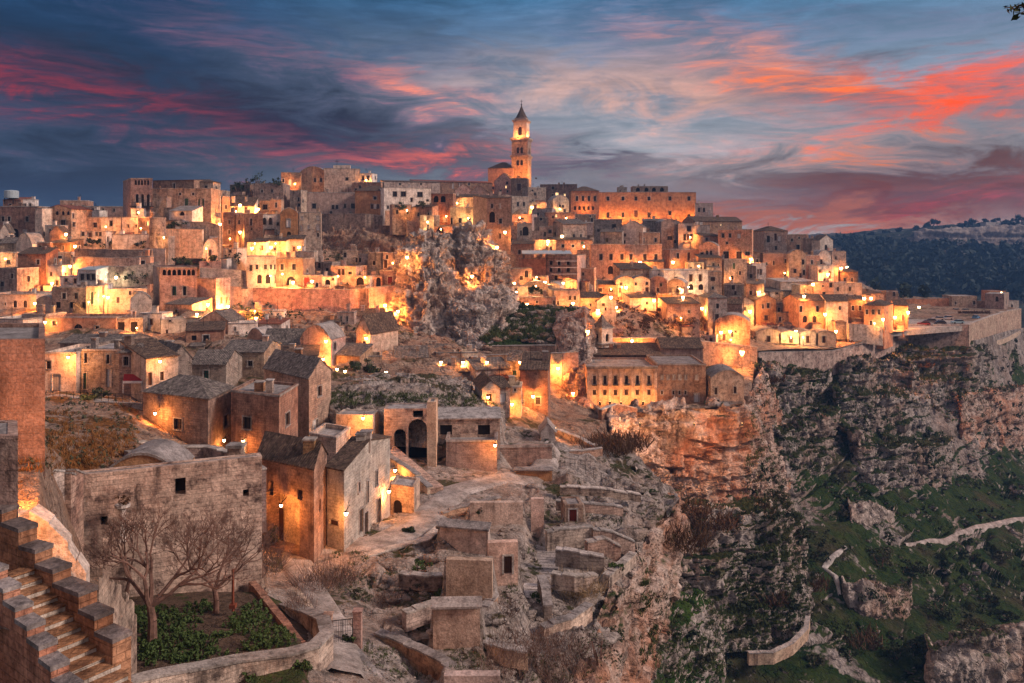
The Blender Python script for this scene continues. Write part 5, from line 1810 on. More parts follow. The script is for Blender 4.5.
h(832, 846, 251, 286, 'f', 'pink', [W(258, 3, 2, 836), W(272, 4, 2, 837)], 'last tall pink house at the right end of the hill', 300, d=12)
h(752, 766, 263, 284, 'f', 'white', [('d', 272, 6, 2, (761,), 'F')], 'white house beside the red brown house', 284)
h(744, 756, 266, 290, 'f', 'grey', [W(276, 4, 3, 751)], 'grey house between stone house and white house', 276)
h(781, 816, 282, 302, 's', 'cream', [W(288, 4, 2, 806)], 'low house with pale sloping terrace under the salmon house', 280, rh=.8, tile='flatroof')
h(800, 816, 285, 306, 'f', 'cream', [('b', 291, 4, 2, (806,), 'F')], 'cream house between two lamps', 272)
h(814, 834, 282, 306, 'f', 'rust', [W(294.5, 5, 3.2, 824), W(286, 2, 2, 823)], 'orange red house with a single centre window', 271)
h(832, 862, 283, 304, 'f', 'cream', [W(289, 4, 2, 838, 850), ('d', 297, 5, 2.4, (847, 855), 'F'), W(296, 4, 2, 836)], 'wide cream house with scattered windows at the hill end', 276)
h(756, 776, 300, 328, 'g', 'rust', [W(305.5, 5, 3, 768.4), ('d', 318, 5, 4, (766.5,), 'F')], 'brown gabled house with a window above its door', 262, rh=1.6)
h(738, 754, 302, 328, 'g', 'cream', [W(309, 3.4, 2.2, 741, 745), W(315, 4, 2, 739)], 'low gabled house lit orange by a lamp on its right', 260, rh=1.6)
h(770, 802, 292, 312, 's', 'grey', [W(292, 5, 3.4, 777), W(301, 3, 2, 789)], 'grey shed roofed house above the brown gabled house', 276, rh=1)
h(774, 800, 302, 326, 'f', 'brown', [W(310, 5, 2.4, 779, 788), W(308, 6, 2, 795)], 'dark house right of the brown gabled house', 266)
h(799, 827, 301, 326, 'x', 'rust', [W(309, 6, 3, 801, 817.5), ('a', 319, 7, 4.4, (805, 814.5), 'F')], 'orange house with two dark arches below two windows', 258, rh=1.8, tile='tile_brown')
h(826, 848, 301, 326, 'x', 'cream', [W(308, 4, 2.4, 840)], 'pale house joined to the orange arched house, lamp on its corner', 258.2, rh=1.8, tile='tile_brown')
h(848, 866, 300, 322, 's', 'brown', [W(308, 5, 3, 853, 860)], 'dark little house above the curved street', 268, rh=1)
house(864, 884, 306, 334, 262, 'h', 'rust', [W(312, 5, 2.6, 867, 873, 879), W(323, 5, 3, 871)], 'corner house with dark eaves between two street lamps', Y1=259, Rt=(893, 267), rh=1.6, tile='tile_brown')
h(894, 908, 305, 326, 'x', 'brown', [('d', 318, 7, 2, (903,), 'F')], 'last dark roofed house before the car park', 272, rh=1.6, tile='tile_brown')
h(886, 898, 291, 306, 'f', 'rust', [], 'low orange ruin behind the last dark roofed house', 292)
h(860, 884, 294, 308, 's', 'brown', [W(301, 3, 2, 867, 876)], 'dark low roofs behind the corner house', 284, rh=1)

# --- row of vaulted cave houses on the street
for x0, x1, dx_, wx_, lb in ((756, 781, 768.6, 768.6, 'cave house at the left end of the street row'), (779, 800, 791, 781, 'second cave house, by the lamp'),
                             (799, 818, 808, 808, 'third cave house, wide door'), (816, 836, 824, 824, 'cave house at the right end of the street row')):
    h(x0, x1, 332 if x0 == 756 else 334, 348, 'v', 'cream', [('d', 339.5, 7, 3.6, (dx_,), 'F'), W(331.6, 1.8, 1.8, wx_)],
      'low vaulted ' + lb + ' above the retaining wall', 249, rh=1.1, d=9, rot=0, chim=0)

# --- middle right
h(620, 652, 269, 284, 's', 'tan', [], 'brown stone house with a broad roof below the six windowed pink house', 256, rh=1.6, tile='tile_brown')
h(598, 618, 285, 300, 's', 'brown', [W(290, 4, 4, 600), W(290, 4, 4, 611)], 'dark little house at the foot of the sloping stair', 246, rh=1)
h(616, 634, 280, 298, 'v', 'cream', [W(284, 3, 2, 621), ('l', 288, 3, 3, (626,), 'F'), W(290, 5, 2, 620)], 'cream cave house with a lit doorway, left of three', 246, rh=1.2)
h(632, 650, 280, 298, 'v', 'cream', [W(283.5, 3, 2.6, 647), ('d', 290, 5, 3, (647,), 'F'), W(284, 3, 2, 636)], 'cream cave house with a dark door, middle of three', 246.5, rh=1.2)
h(649, 667, 280, 298, 'v', 'pink', [W(285, 3, 2.4, 661), ('d', 290, 4, 3, (658,), 'F')], 'pink cave house, right of three', 247, rh=1.2)
h(652, 668, 270, 284, 'f', 'white', [W(275.5, 3, 2.4, 659.4)], 'small whitish house left of the long pale house', 252)
house(664, 708, 270, 298, 248, 'f', 'white', [W(279, 4, 3.4, 676), ('d', 278, 7, 3.2, (691, 700.5), 'F'), ('a', 287, 6, 5, (691, 701), 'F')], 'long pale two storey house with two tall balcony doors', rot=.05)
h(707, 722, 271, 298, 'f', 'tan', [('d', 279, 4, 4.6, (713,), 'F'), W(288, 3, 2.4, 713)], 'tan house with one wide window right of the long pale house', 250)
h(667, 685, 283, 300, 'v', 'pink', [W(287, 2, 2, 677.5), ('d', 290.5, 4.4, 3, (677.5,), 'F')], 'pink rounded house below the long pale house', 240, rh=1.3)
h(670, 694, 294, 308, 'f', 'cream', [W(297.6, 2, 1.6, 684), W(294, 2, 1.6, 676)], 'low house glowing yellow, under the pink rounded house', 236)
h(630, 656, 298, 312, 's', 'cream', [W(303, 3, 2, 647)], 'low tiled house washed by a lamp at its right end', 235, rh=1, tile='tile_brown')
h(656, 672, 294, 312, 'f', 'rust', [W(299, 4, 3, 664)], 'rust house between two glowing houses', 237)
h(667, 700, 304, 330, 's', 'pink', [W(311.6, 3, 2, 689), W(318, 3, 2, 677)], 'broad pink wall house with nearly no windows', 224, rh=1.2, tile='tile_brown')
h(708, 727, 298, 326, 'h', 'grey', [W(306, 5, 3, 717.6), ('d', 317, 6, 4, (717,), 'F')], 'grey house with hip roof and a glowing yellow left side', 234, Lt=(699, 243), rh=1.4)
h(724, 742, 304, 326, 'x', 'brown', [W(310, 5, 3, 726), ('d', 318, 6, 3, (736,), 'F')], 'brown tiled house right of the grey hip roofed house', 246, rh=1.4)
h(715, 750, 322, 352, 'v', 'pink', [W(331.6, 2, 2, 735.6), ('d', 338, 8, 3, (724,), 'F')], 'big rounded stone house with two lamps on its front', 231, rh=2)
h(698, 716, 336, 350, 'f', 'rust', [('d', 341, 6, 3, (711,), 'F')], 'low red house left of the big rounded house', 226)
h(756, 778, 326, 348, 'f', 'brown', [], 'brown house wall above the first cave house', 256)

# --- middle
h(512, 532, 268, 292, 'f', 'pink', [('v', 274, 7, 3.6, (526.5,), 'F'), W(278, 4, 3, 521.5)], 'pink house right of the crag with one arched window', 226)
h(530, 546, 276, 288, 'f', 'pink', [('a', 280, 4, 2.6, (532, 539), 'F')], 'low pink house with two small arches below the brick building', 228)
h(519, 546, 258, 284, 'f', 'redbrick', [], 'red brick building without windows beside the scaffolding', 240, surround=False)
h(545, 577, 255, 286, 'f', 'rust', [W(263, 4, 3, 551, 559, 568), W(270, 4, 3, 551, 559, 568), W(278, 5, 3, 556)], 'orange building wrapped in scaffolding', 240)
h(576, 594, 268, 286, 'f', 'pink', [W(274, 3, 2, 583)], 'plain pink wall house right of the scaffolding', 242)
h(512, 528, 286, 298, 'f', 'cream', [], 'small block lit yellow at the right side of the crag', 217)
h(512, 556, 297, 314, 'f', 'pink', [W(302, 2.4, 2, 537), ('d', 303, 5, 2, (554,), 'F')], 'long low pink house above the grassy shelf', 208)
h(554, 580, 290, 310, 'f', 'pink', [W(298, 4, 2.6, 570, 575), W(303, 4, 2, 558)], 'pink house with two windows beside the low tiled roof', 213)
h(578, 600, 298, 312, 's', 'cream', [W(305, 3, 3, 590)], 'low house with pale tiled roof left of the orange alley', 214, rh=1.2)
h(597, 616, 301, 330, 'g', 'cream', [W(309, 2.6, 2, 605.6)], 'tall orange gabled house glowing over the little spire', 214, rh=1.6, tile='tile_brown')
h(524, 548, 285, 298, 'v', 'tan', [W(291, 4, 3, 532, 541)], 'tan stone house with small trees before it', 221, rh=1)
h(546, 560, 286, 300, 'v', 'cream', [W(292, 3, 2, 553)], 'cream rounded house under the scaffolding lamp', 222, rh=1)

# --- centre left, below the long retaining wall
h(337, 354, 312, 342, 'f', 'pink', [W(319, 5, 1.6, 341, 347), ('d', 330, 12, 1.8, (340,), 'F'), ('d', 330, 14, 2.4, (343.4,), 'F')], 'tall pink house with twin slit windows on the rubble slope', 178)
h(352, 385, 316, 336, 's', 'pink', [W(324, 2, 2, 362)], 'long low pink house right of the tall slit windowed house', 182, rh=1, tile='tile_brown')
h(324, 340, 322, 342, 's', 'rust', [], 'rust annex left of the tall slit windowed house', 176, rh=.8)
house(356, 370, 332, 356, 152, 'g', 'cream', [W(344, 6, 4, 364)], 'chapel like house with an orange lit gable and stone flank', Y1=150, Rt=(398, 158), rh=3.0, tile='tile_brown')
h(318, 336, 328, 352, 'f', 'cream', [W(335, 3, 2, 330)], 'yellow house glowing below the rust annex', 160)
h(300, 331, 340, 372, 'v', 'pink', [W(349, 5, 2.4, 316)], 'pink gabled house with a curved top and a lamp on its right corner', 138, rh=2.6)
h(262, 300, 348, 366, 'x', 'tan', [], 'house with a long dark tiled roof left of the curved pink gable', 142, rh=3.0, tile='tile_grey')
h(268, 318, 357, 378, 's', 'cream', [W(363, 7, 1.4, 303), W(366, 5, 2, 280)], 'low cream house with black shed roof glowing near the lamp', 130, rh=.8, tile='tile_brown')
h(225, 268, 352, 378, 'f', 'grey', [W(361, 5, 2, 250)], 'rough grey stone house between tiled roofs', 130)
h(334, 360, 356, 374, 's', 'tan', [('a', 368, 4, 6, (339,), 'F')], 'low tan house before the chapel like house, lamp inside', 138, rh=1.4)
h(352, 382, 356, 374, 'f', 'tan', [W(364, 3, 2, 372)], 'low rubble house behind the garden of lamps', 140)
h(228, 257, 323, 344, 'f', 'white', [('b', 335, 6, 3, (237,), 'F'), W(329, 4, 1.6, 235)], 'pale house with white door below the lit orange bank', 158)
h(255, 281, 324, 338, 's', 'white', [W(329, 3, 2, 270)], 'whitish house with orange tiled edge right of the pale white doored house', 162, rh=.6, tile='tile_red')
h(247, 264, 338, 352, 'v', 'rust', [], 'small orange barrel gable before the long dark tiled roof', 146, rh=1.8)
h(200, 228, 321, 344, 'g', 'tan', [], 'gabled house with orange lit side left of the pale white doored house', 160, rh=2)
h(140, 162, 313, 346, 'f', 'white', [('d', 322, 6, 3.6, (151,), 'F'), ('o', 336, 5, 3, (150,), 'F'), W(341, 5, 6, 144)], 'white broken house with a small balcony door', 160)
h(161, 186, 319, 348, 'f', 'cream', [W(320, 4, 2.6, 170), ('d', 333, 7, 2.4, (167,), 'F'), ('o', 338, 5, 5, (180,), 'F')], 'cream broken house full of dark holes', 158)
h(178, 200, 318, 336, 's', 'white', [('d', 326.5, 6, 2.6, (186,), 'F')], 'whitish house with a dark roof and one door under the arcade palace', 164, rh=1)
h(165, 192, 305, 320, 's', 'tan', [W(311, 3, 3, 176)], 'low tan house at the foot of the arcade palace', 170, rh=1)
h(186, 224, 331, 350, 's', 'brown', [W(338, 6, 6, 206), ('o', 338, 5, 5, (194,), 'F')], 'dark ruined house with a round pale bastion at its right', 150, rh=1)
h(120, 142, 292, 306, 'f', 'tan', [W(298, 3, 2, 128)], 'tan terrace house behind the yellow lit house', 180)
h(250, 262, 310, 326, 'f', 'rust', [('a', 317, 8, 4, (256,), 'F')], 'small orange lit house with columns on the rubble slope', 178)
h(262, 284, 311, 326, 'f', 'white', [], 'pale shed right of the small orange columned house', 180)

# --- row below the field on the left
house(45, 76, 352, 398, 103, 'f', 'cream', [('y', 385, 21, 8, (56,), 'F'), W(365, 8, 5, 48.6)], 'cream house with a pale door, lit by a high wall lamp', rot=0, d=8, par=.4)
house(75, 122, 349, 398, 104, 'f', 'grey', [W(358, 10, 3, 86), W(359, 9, 3, 108), ('g', 381, 16, 3, (85,), 'F'), ('p', 378, 18, 5, (109,), 'F')], 'stone house with two peaked chimneys and a white plastered doorway', rot=0, d=9, par=.4, chim=2)
house(119, 147, 353, 394, 103, 'h', 'brown', [W(361, 9, 5, 126)], 'dark brown house above the red awning', rot=0, rh=1.0, tile='tile_grey')
house(146, 178, 359, 394, 100, 's', 'cream', [('d', 379, 13, 4, (150,), 'F'), W(376, 9, 4, 162)], 'cream house with dark door, lit by a lamp under the eaves', Y1=103, d=8, rh=1.5)
house(171, 192, 360, 384, 110, 'g', 'tan', [], 'tan gabled barn wall right of the lamp lit cream house', Y1=112, d=8, rh=1.8)
house(190, 226, 364, 388, 116, 'x', 'grey', [('g', 375, 9, 5, (206,), 'F')], 'grey house with one bright green shutter', rot=0, rh=1.5, tile='tile_grey', d=7)
house(222, 264, 352, 374, 124, 'x', 'tan', [], 'long tiled barn behind the green shutter house', rot=0, rh=1.2, tile='tile_grey', d=9)
house(60, 126, 343, 356, 122, 'x', 'brown', [], 'house with long dark roof behind the stone house', rot=0, rh=.8, tile='tile_grey', d=8)

# --- the big old houses of the middle distance
house(143, 208, 399, 452, 92, 'h', 'house_red', [W(424, 11, 8, 178), W(421, 12, 5, 226, f='R'), ('l', 447, 8, 3, (224,), 'F')],
      'stained red house with low hip roof and a corner lamp', Y1=88, Rt=(233, 95), rh=1.7, tile='tile_grey', ext=3, name='old_house')
house(231, 279, 395, 458, 90, 'f', 'house_red', [W(423, 12, 8, 247), ('l', 446, 14, 3.4, (244,), 'F'), W(419, 13, 4, 287.5, f='R')],
      'square red house with mossy roof and pale right side', Y1=87, Rt=(298, 94), par=.3, ext=3, name='old_house', chim=2)
house(264, 309, 378, 440, 106, 'x', 'house_red', [W(391, 10, 4, 319.5, f='R'), ('p', 428, 16, 5, (315,), 'R')],
      'tall gabled house with grey tiles and a white door in its pale flank', Y1=98, Rt=(331, 104), rh=1.9, tile='tile_grey', ext=4, name='old_house', chim=1)
house(310, 336, 437, 472, 92, 'f', 'grey', [], 'low flat annex below the tall gabled house', Y1=90, Rt=(350, 95), d=5, ext=3)
porch = house(258, 314, 467, 553, 69, 'x', 'house_red', [('o', 522, 56, 33, (283,), 'F'), ('b', 488, 14, 5, (271,), 'F'), W(495, 10, 5, 300), W(505, 12, 2, 320, f='R')],
              'brown house with tiled roof and a deep lit porch', Y1=65.5, Rt=(327, 69.5), rh=1.5, tile='tile_brown', ext=2, name='old_house', chim=1, rec=1.6, surround=False)
house(327, 344, 470, 548, 69, 'x', 'house_pale', [('d', 521, 24, 3.6, (361,), 'R'), ('d', 523, 22, 3.6, (366,), 'R'), ('d', 511, 26, 3.4, (379,), 'R'), W(478, 14, 1.6, 376.5, f='R'), W(487, 10, 1.6, 359, f='R'), ('r', 492, 22, 1.6, (367.5,), 'R'), ('d', 523, 6, 9, (334,), 'F')],
      'pale house with dark doors along its long sunlit flank', Y1=68, Rt=(390, 79), rh=1.1, tile='tile_brown', ext=2, name='old_house', chim=2)
house(390, 414, 487, 517, 80, 'f', 'tan', [('a', 507, 14, 9, (397.5,), 'F')], 'small outhouse with an arched wooden door and corner lamp', Y1=79, Rt=(420, 82), ext=2, par=.2, chim=0)
house(446, 497, 440, 476, 96, 'f', 'pink', [], 'windowless stone cube with a lamp on its right corner', rot=.01, d=6, ext=3, par=.7, chim=0)
house(-40, 45, 340, 432, 39, 'f', 'redbrick', [], 'windowless red block wall house at the left frame edge', Y1=39.5, Rt=(44.5, 47), ext=5, par=.25, chim=0, surround=False)

# --- promontory huts
house(440, 488, 529, 548, 69, 's', 'plast', [], 'flat roofed hut on the promontory below the lane', Y1=68, d=.6, rh=.25, tile='slabtop', ext=2, chim=0)
house(488, 518, 543, 577, 61, 'f', 'plast', [('d', 565, 18, 8, (508,), 'F')], 'small cave house front with a dark iron door', rot=.05, d=.6, ext=2, par=.2, chim=0)
house(446, 492, 561, 592, 58, 'f', 'plast', [], 'blank pink retaining house wall left of the iron door', rot=-.04, d=.6, ext=2, par=.15, chim=0)
house(433, 480, 606, 640, 52, 's', 'plast', [], 'lowest hut of the promontory with a stone slab roof', rot=0.02, d=.6, rh=.2, tile='slabtop', ext=2, chim=0)
house(444, 500, 676, 720, 45, 'f', 'plast', [], 'stone hut top at the lower frame edge', rot=0, d=.6, ext=2, par=.15, chim=0)
house(470, 523, 503, 522, 76, 'f', 'plast', [], 'long low pink wall hut beside the stone steps', rot=.02, d=.6, ext=2, par=.1, chim=0)
house(531, 544, 499, 524, 77, 'f', 'plast', [], 'narrow pink gate pier beside the stone steps', rot=0, d=.6, ext=2, par=.1, chim=0)
house(495, 552, 446, 472, 103, 'f', 'grey', [], 'low grey ruin between the stone cube and the white shrine', rot=.03, d=.6, ext=2, par=.3, chim=0)
house(516, 552, 470, 486, 97, 's', 'rust', [], 'little brown walled pen below the grey ruin', rot=0, d=.6, ext=2, rh=.1, tile='flatroof', chim=0)
house(541, 555, 432, 448, 112, 'g', 'white', [('g', 442, 6, 3.4, (546.5,), 'F')], 'white gabled wayside shrine with a green door', rot=0, d=4, ext=1, rh=1.1, tile='flatroof', chim=0, name='wayside_shrine', cat='shrine', group=None)

# --- block of cave houses left of the convent
h(482, 500, 389, 428, 'g', 'cream', [W(388.5, 4, 3.4, 490)], 'small gabled house with a yellow lit front at the cave rock', 120, rh=1.2, d=8)
h(497, 510, 388, 430, 's', 'brown', [], 'dark narrow house squeezed right of the small yellow gable', 121, rh=1)
h(507, 521, 386, 428, 'f', 'cream', [W(390, 3, 2, 515)], 'yellow lit slab walled house in the cave block', 124)
h(520, 548, 370, 430, 's', 'brown', [W(402, 4, 3, 522)], 'big dark house with a lamp on its rough wall', 130, rh=1.5, d=9)
h(506, 534, 362, 384, 'x', 'tan', [], 'tan house with dark tiled ridge behind the big dark house', 142, rh=1.4, tile='tile_grey', Y1=140)
h(476, 512, 370, 388, 's', 'grey', [W(377, 3, 3, 487)], 'grey house with red chimneys left of the tan ridge house', 138, rh=1)
h(448, 480, 372, 390, 's', 'grey', [W(379, 3, 2, 470)], 'grey tiled house below the cave wall', 140, rh=1.4)
h(436, 462, 352, 372, 'f', 'pink', [('d', 357, 5, 3, (441,), 'F'), W(362, 5, 2, 452)], 'orange glowing house under the crag', 158)
h(455, 478, 352, 370, 'f', 'cream', [('v', 359, 6, 5, (471,), 'F')], 'cream glowing house under the crag with an arched window', 159)
h(410, 440, 352, 366, 's', 'pink', [W(360, 3, 2, 432)], 'low pink house below the cave mouth', 160, rh=.8, tile='tile_grey')
h(394, 428, 358, 372, 's', 'grey', [], 'house with broad grey roof below the crag', 150, rh=1.4, tile='tile_grey')

# --- filler roofs on the far slopes, still houses one by one
fill = [
    (150, 168, 236, 250, 214, 'f', 'grey'), (205, 222, 226, 240, 224, 'f', 'tan'), (392, 412, 204, 220, 276, 'f', 'tan'), (412, 432, 207, 222, 272, 's', 'brown'),
    (640, 660, 232, 248, 300, 'f', 'brown'), (702, 720, 236, 252, 296, 's', 'pink'), (744, 760, 252, 270, 296, 's', 'brown'), (560, 580, 228, 244, 306, 'f', 'grey'),
    (572, 596, 214, 226, 350, 'f', 'brown'), (600, 622, 232, 248, 296, 's', 'grey'), (534, 556, 240, 254, 280, 'f', 'tan'), (512, 534, 244, 260, 262, 's', 'pink'),
    (840, 858, 272, 288, 296, 's', 'brown'), (776, 796, 312, 326, 262, 'f', 'tan'), (688, 704, 262, 276, 268, 'f', 'tan'), (640, 664, 262, 274, 270, 's', 'brown'),
    (724, 744, 284, 302, 256, 'f', 'grey'), (746, 764, 284, 302, 268, 's', 'tan'), (700, 722, 258, 272, 270, 's', 'brown'), (586, 602, 280, 296, 252, 'f', 'tan'),
]
fill_l = ['grey house behind the round bastion', 'tan house by the old garden wall', 'tan house above the fortress rock', 'brown shed roof above the fortress rock',
          'brown house behind the cream gable', 'pink shed under the white houses', 'brown shed by the orange side wall', 'grey house below the brown house',
          'brown house under the palace annex arches', 'grey shed behind six windowed pink house', 'tan house above the dark scaffold roof', 'pink shed beside the tall loggia house',
          'brown shed near the last tall pink house', 'tan house above the first cave houses', 'tan house below the orange lamp house', 'brown shed right under the pink house lamp',
          'grey house over the brown tiled house', 'tan shed over the low lit gable', 'brown shed under the arched window pair', 'tan house above the sloping stair']
for (x0, x1, tp, bs, Y, rf, cl), lb in zip(fill, fill_l):
    n = rnd.choice((1, 2, 2))
    h(x0, x1, tp, bs, rf, cl, [W((tp + bs) / 2, 4, 2.4, *[x0 + (x1 - x0) * (i + .5 + rnd.uniform(-.2, .2)) / n for i in range(n)])], 'small ' + lb, Y, rh=1)

# ------------------------------------------------------------------ cathedral bell tower
def bell_tower():
    Y = 455
    c = P(521.5, 180, Y)
    t = thing('bell_tower', 'tall cathedral bell tower with dark pointed spire crowning the town', 'bell tower', (c.x, c.y, 112))
    zz = lambda py: CZ + (HY - py) / F * Y
    a = R(-14)
    ux, uy = Vector((math.cos(a), math.sin(a), 0)), Vector((-math.sin(a), math.cos(a), 0))

    def sq(r):
        return [(c + ux * sx * r + uy * sy * r).to_2d() for sx, sy in ((-1, -1), (1, -1), (1, 1), (-1, 1))]

    def tier(name, r, z0, z1, ops, mat, rec=.9):
        q = sq(r)
        mb = MB()
        fs = [Face(q[i], q[(i + 1) % 4]) for i in range(4)]
        for fc in fs:
            o2 = [(fc.L / 2 + u - w / 2, fc.L / 2 + u + w / 2, zb, zt, k) for u, w, zb, zt, k in ops]
            wall_face(mb, fc, z0, z1, o2, rec)
            for o in o2:
                opening_part(fc, o, rec, t, False, False)
        mb.face([Vector((p.x, p.y, z1)) for p in q])
        mb.build(name, mat, t)

    def cornice(r, z, hgt=.9):
        mb = MB()
        q = sq(r + .7)
        mb.prism(q, z, z + hgt)
        mb.prism(sq(r + .35), z - .6, z)
        mb.build('cornice', 'tan', t)
    s = 4.7
    tier('shaft', s, 112, zz(157.5), [(-1.1, 1.6, zz(166), zz(160.5), 'v'), (1.1, 1.6, zz(166), zz(160.5), 'v')], 'tan')
    cornice(s, zz(157.5))
    tier('middle_stage', s - .1, zz(157.5) + .9, zz(140.5), [(-1.1, 1.6, zz(154), zz(148), 'v'), (1.1, 1.6, zz(154), zz(148), 'v')], 'tan')
    cornice(s, zz(140.5), 1.1)
    tier('belfry', s - .9, zz(140.5) + 1.1, zz(122), [(0, 2.2, zz(136), zz(127.5), 'a')], 'cream')
    cornice(s - .9, zz(122), .8)
    mb = MB()
    q = sq(s - 1.4)
    mb.prism(q, zz(122) + .8, zz(118.5))
    mb.build('attic', 'tan', t)
    mb = MB()
    n = 8
    ring = [Vector((c.x + (s - 1.0) * math.cos(6.2832 * (i + .5) / n), c.y + (s - 1.0) * math.sin(6.2832 * (i + .5) / n), zz(118.5))) for i in range(n)]
    mid = [Vector((c.x + (s - 2.9) * math.cos(6.2832 * (i + .5) / n), c.y + (s - 2.9) * math.sin(6.2832 * (i + .5) / n), zz(112.5))) for i in range(n)]
    top = Vector((c.x, c.y, zz(105)))
    for i in range(n):
        j = (i + 1) % n
        mb.face([ring[i], ring[j], mid[j], mid[i]])
        mb.face([mid[i], mid[j], top])
    mb.face(ring[::-1])
    sp = mb.build('spire', 'tile_brown', t)
    sp['_o'] = tuple(t['_o'])
    mb = MB()
    mb.lathe((c.x, c.y, zz(105)), [(.15, -.3), (.45, 0), (.45, .35), (.1, .7)], 8)
    mb.tube((c.x, c.y, zz(105)), (c.x, c.y, zz(99.5)), .14, .1, 5)
    mb.tube((c.x - .8, c.y, zz(101.3)), (c.x + .8, c.y, zz(101.3)), .1, .1, 5)
    mb.build('cross', 'iron', sp)


bell_tower()

# church details on the hill top
cr = P(334.5, 173, 330.6)
mb = MB()
for i in range(16):
    a0, a1 = 6.2832 * i / 16, 6.2832 * (i + 1) / 16
    for r0, r1 in ((.5, .75), (.0, .28)):
        pts = [cr + Vector((math.cos(a) * r * 1.2, -.45, math.sin(a) * r * 1.2)) for a, r in ((a0, r0), (a1, r0), (a1, r1), (a0, r1))]
        mb.face(pts)
ch['_o'] = tuple(ch['_o'])
mb.build('rosette', 'white', ch)
mb = MB()
p = P(336, 168, 333)
mb.box(p.x - 1.0, p.x + 6, p.y - .5, p.y + .5, p.z - .5, p.z + 1.1)
mb.build('bell_gable', 'cream', ch)
mb = MB()
mb.tube(p + Vector((.4, 0, 1)), p + Vector((.4, 0, 3.6)), .09, .09, 5)
mb.tube(p + Vector((-.5, 0, 2.8)), p + Vector((1.3, 0, 2.8)), .09, .09, 5)
mb.build('cross', 'iron', ch)

# palace details
t = [o for o in C.objects if o.get('label', '').startswith('palace tower')][0]
mb = MB()
a, b = P(131, 206, 234.2), P(152.4, 206, 234.2)
mb.box(a.x, b.x, 233.2, 235.2, a.z - .25, a.z)
for i in range(13):
    x = a.x + (b.x - a.x) * i / 12
    mb.tube((x, 233.25, a.z), (x, 233.25, a.z + 1.0), .04, .04, 4)
mb.tube((a.x, 233.25, a.z + 1), (b.x, 233.25, a.z + 1), .05, .05, 4)
mb.build('balcony', 'iron', t)

# ------------------------------------------------------------------ convent on the cliff
conv = house(587, 657, 367, 407, 163, 'f', 'rust', [W(380, 8.5, 3, 594.5, 605, 615.5, 626.5, 637.5, 649), W(392.5, 5.2, 3.4, 594.5, 605, 615.5, 626.5, 637.5, 649)],
             'long convent facade with pale pilasters and two rows of windows, floodlit', rot=0, d=13, par=.4, fcol='cream', chim=0, ext=2, name='convent', cat='convent')
mb = MB()
k = 163 / F
for px in (588.5, 600, 610, 621, 632, 643, 655.5):
    x = (px - CX) * k
    z0, z1 = CZ + (HY - 405) * k, CZ + (HY - 368.5) * k
    mb.box(x - .32, x + .32, 162.75, 162.99, z0, z1)
    mb.box(x - .45, x + .45, 162.68, 162.995, z1 - .35, z1)
    mb.box(x - .45, x + .45, 162.68, 162.992, z0, z0 + .5)
mb.build('pilaster_order', 'cream', conv)
mb = MB()
x0, x1 = (586.5 - CX) * k, (657.3 - CX) * k
z1 = CZ + (HY - 368.5) * k
mb.box(x0, x1, 162.5, 162.97, z1, z1 + .35)
mb.box(x0, x1, 162.3, 162.96, z1 + .354, z1 + .6)
mb.build('cornice', 'slabtop', conv)
for px in (594.5, 605, 615.5, 626.5, 637.5, 649):
    mb = MB()
    x, z = (px - CX) * k, CZ + (HY - 384.6) * k
    mb.box(x - .5, x + .5, 162.45, 162.985, z - .12, z)
    for i in range(6):
        xx = x - .46 + .92 * i / 5
        mb.tube((xx, 162.5, z), (xx, 162.5, z + .8), .014, .014, 3)
    mb.tube((x - .46, 162.5, z + .8), (x + .46, 162.5, z + .8), .02, .02, 3)
    mb.build('balcony', 'iron', conv)
house(657.4, 706, 364, 408, 163.2, 'f', 'house_red', [('b', 377.4, 4, 1.8, (662, 668, 673.8, 679.6, 685.6, 696.5), 'F'), W(392.6, 3.8, 2, 662, 673.5, 679.5, 685.5), ('p', 398, 9, 4.4, (696.5,), 'F')],
      'plain red brown convent wing with small pale windows and a white door', rot=0, d=13, par=.3, chim=0, ext=3, name='convent_wing', cat='convent')
house(661, 703, 348, 366, 181, 'x', 'rust', [W(359, 3, 3, 671, 683)], 'upper convent block with a tiled roof and orange frieze', rot=0, d=8, rh=1.8, tile='tile_brown', chim=0, name='convent_wing', cat='convent')
house(584, 662, 355, 368, 179, 's', 'brown', [W(360, 3, 3, 603)], 'long low convent range with dark tiled roof behind the facade', rot=0, d=8, rh=1.6, tile='tile_brown', chim=2, name='convent_wing', cat='convent')
house(711, 744, 378, 412, 161, 'v', 'grey', [W(391, 7, 3, 716), W(390, 7, 3, 735)], 'blue grey stone house with a curved gable at the cliff edge', rot=.05, d=8, rh=1.6, ext=4, chim=0, Lt=(704, 168))

# spired turret
c = P(602, 345, 186)
t = thing('spired_turret', 'small square bell turret with a pointed spire behind the convent', 'bell turret', (c.x, c.y, c.z - 3))
a = R(38)
ux, uy = Vector((math.cos(a), math.sin(a))), Vector((-math.sin(a), math.cos(a)))
q = [Vector((c.x, c.y)) + ux * sx * 1.75 + uy * sy * 1.75 for sx, sy in ((-1, -1), (1, -1), (1, 1), (-1, 1))]
zz = lambda py: CZ + (HY - py) / F * 186
mb = MB()
for i in range(4):
    fc = Face(q[i], q[(i + 1) % 4])
    o = [(fc.L / 2 - .55, fc.L / 2 + .55, zz(341), zz(333), 'a')]
    wall_face(mb, fc, c.z - 3, zz(328), o, .4)
    opening_part(fc, o[0], .4, t, False, False)
mb.build('tower_wall', 'cream', t)
mb = MB()
q2 = [Vector((c.x, c.y)) + ux * sx * 2.0 + uy * sy * 2.0 for sx, sy in ((-1, -1), (1, -1), (1, 1), (-1, 1))]
mb.prism(q2, zz(328), zz(328) + .3)
mb.build('cornice', 'slabtop', t)
mb = MB()
b4 = [Vector((p.x, p.y, zz(328) + .3)) for p in q2]
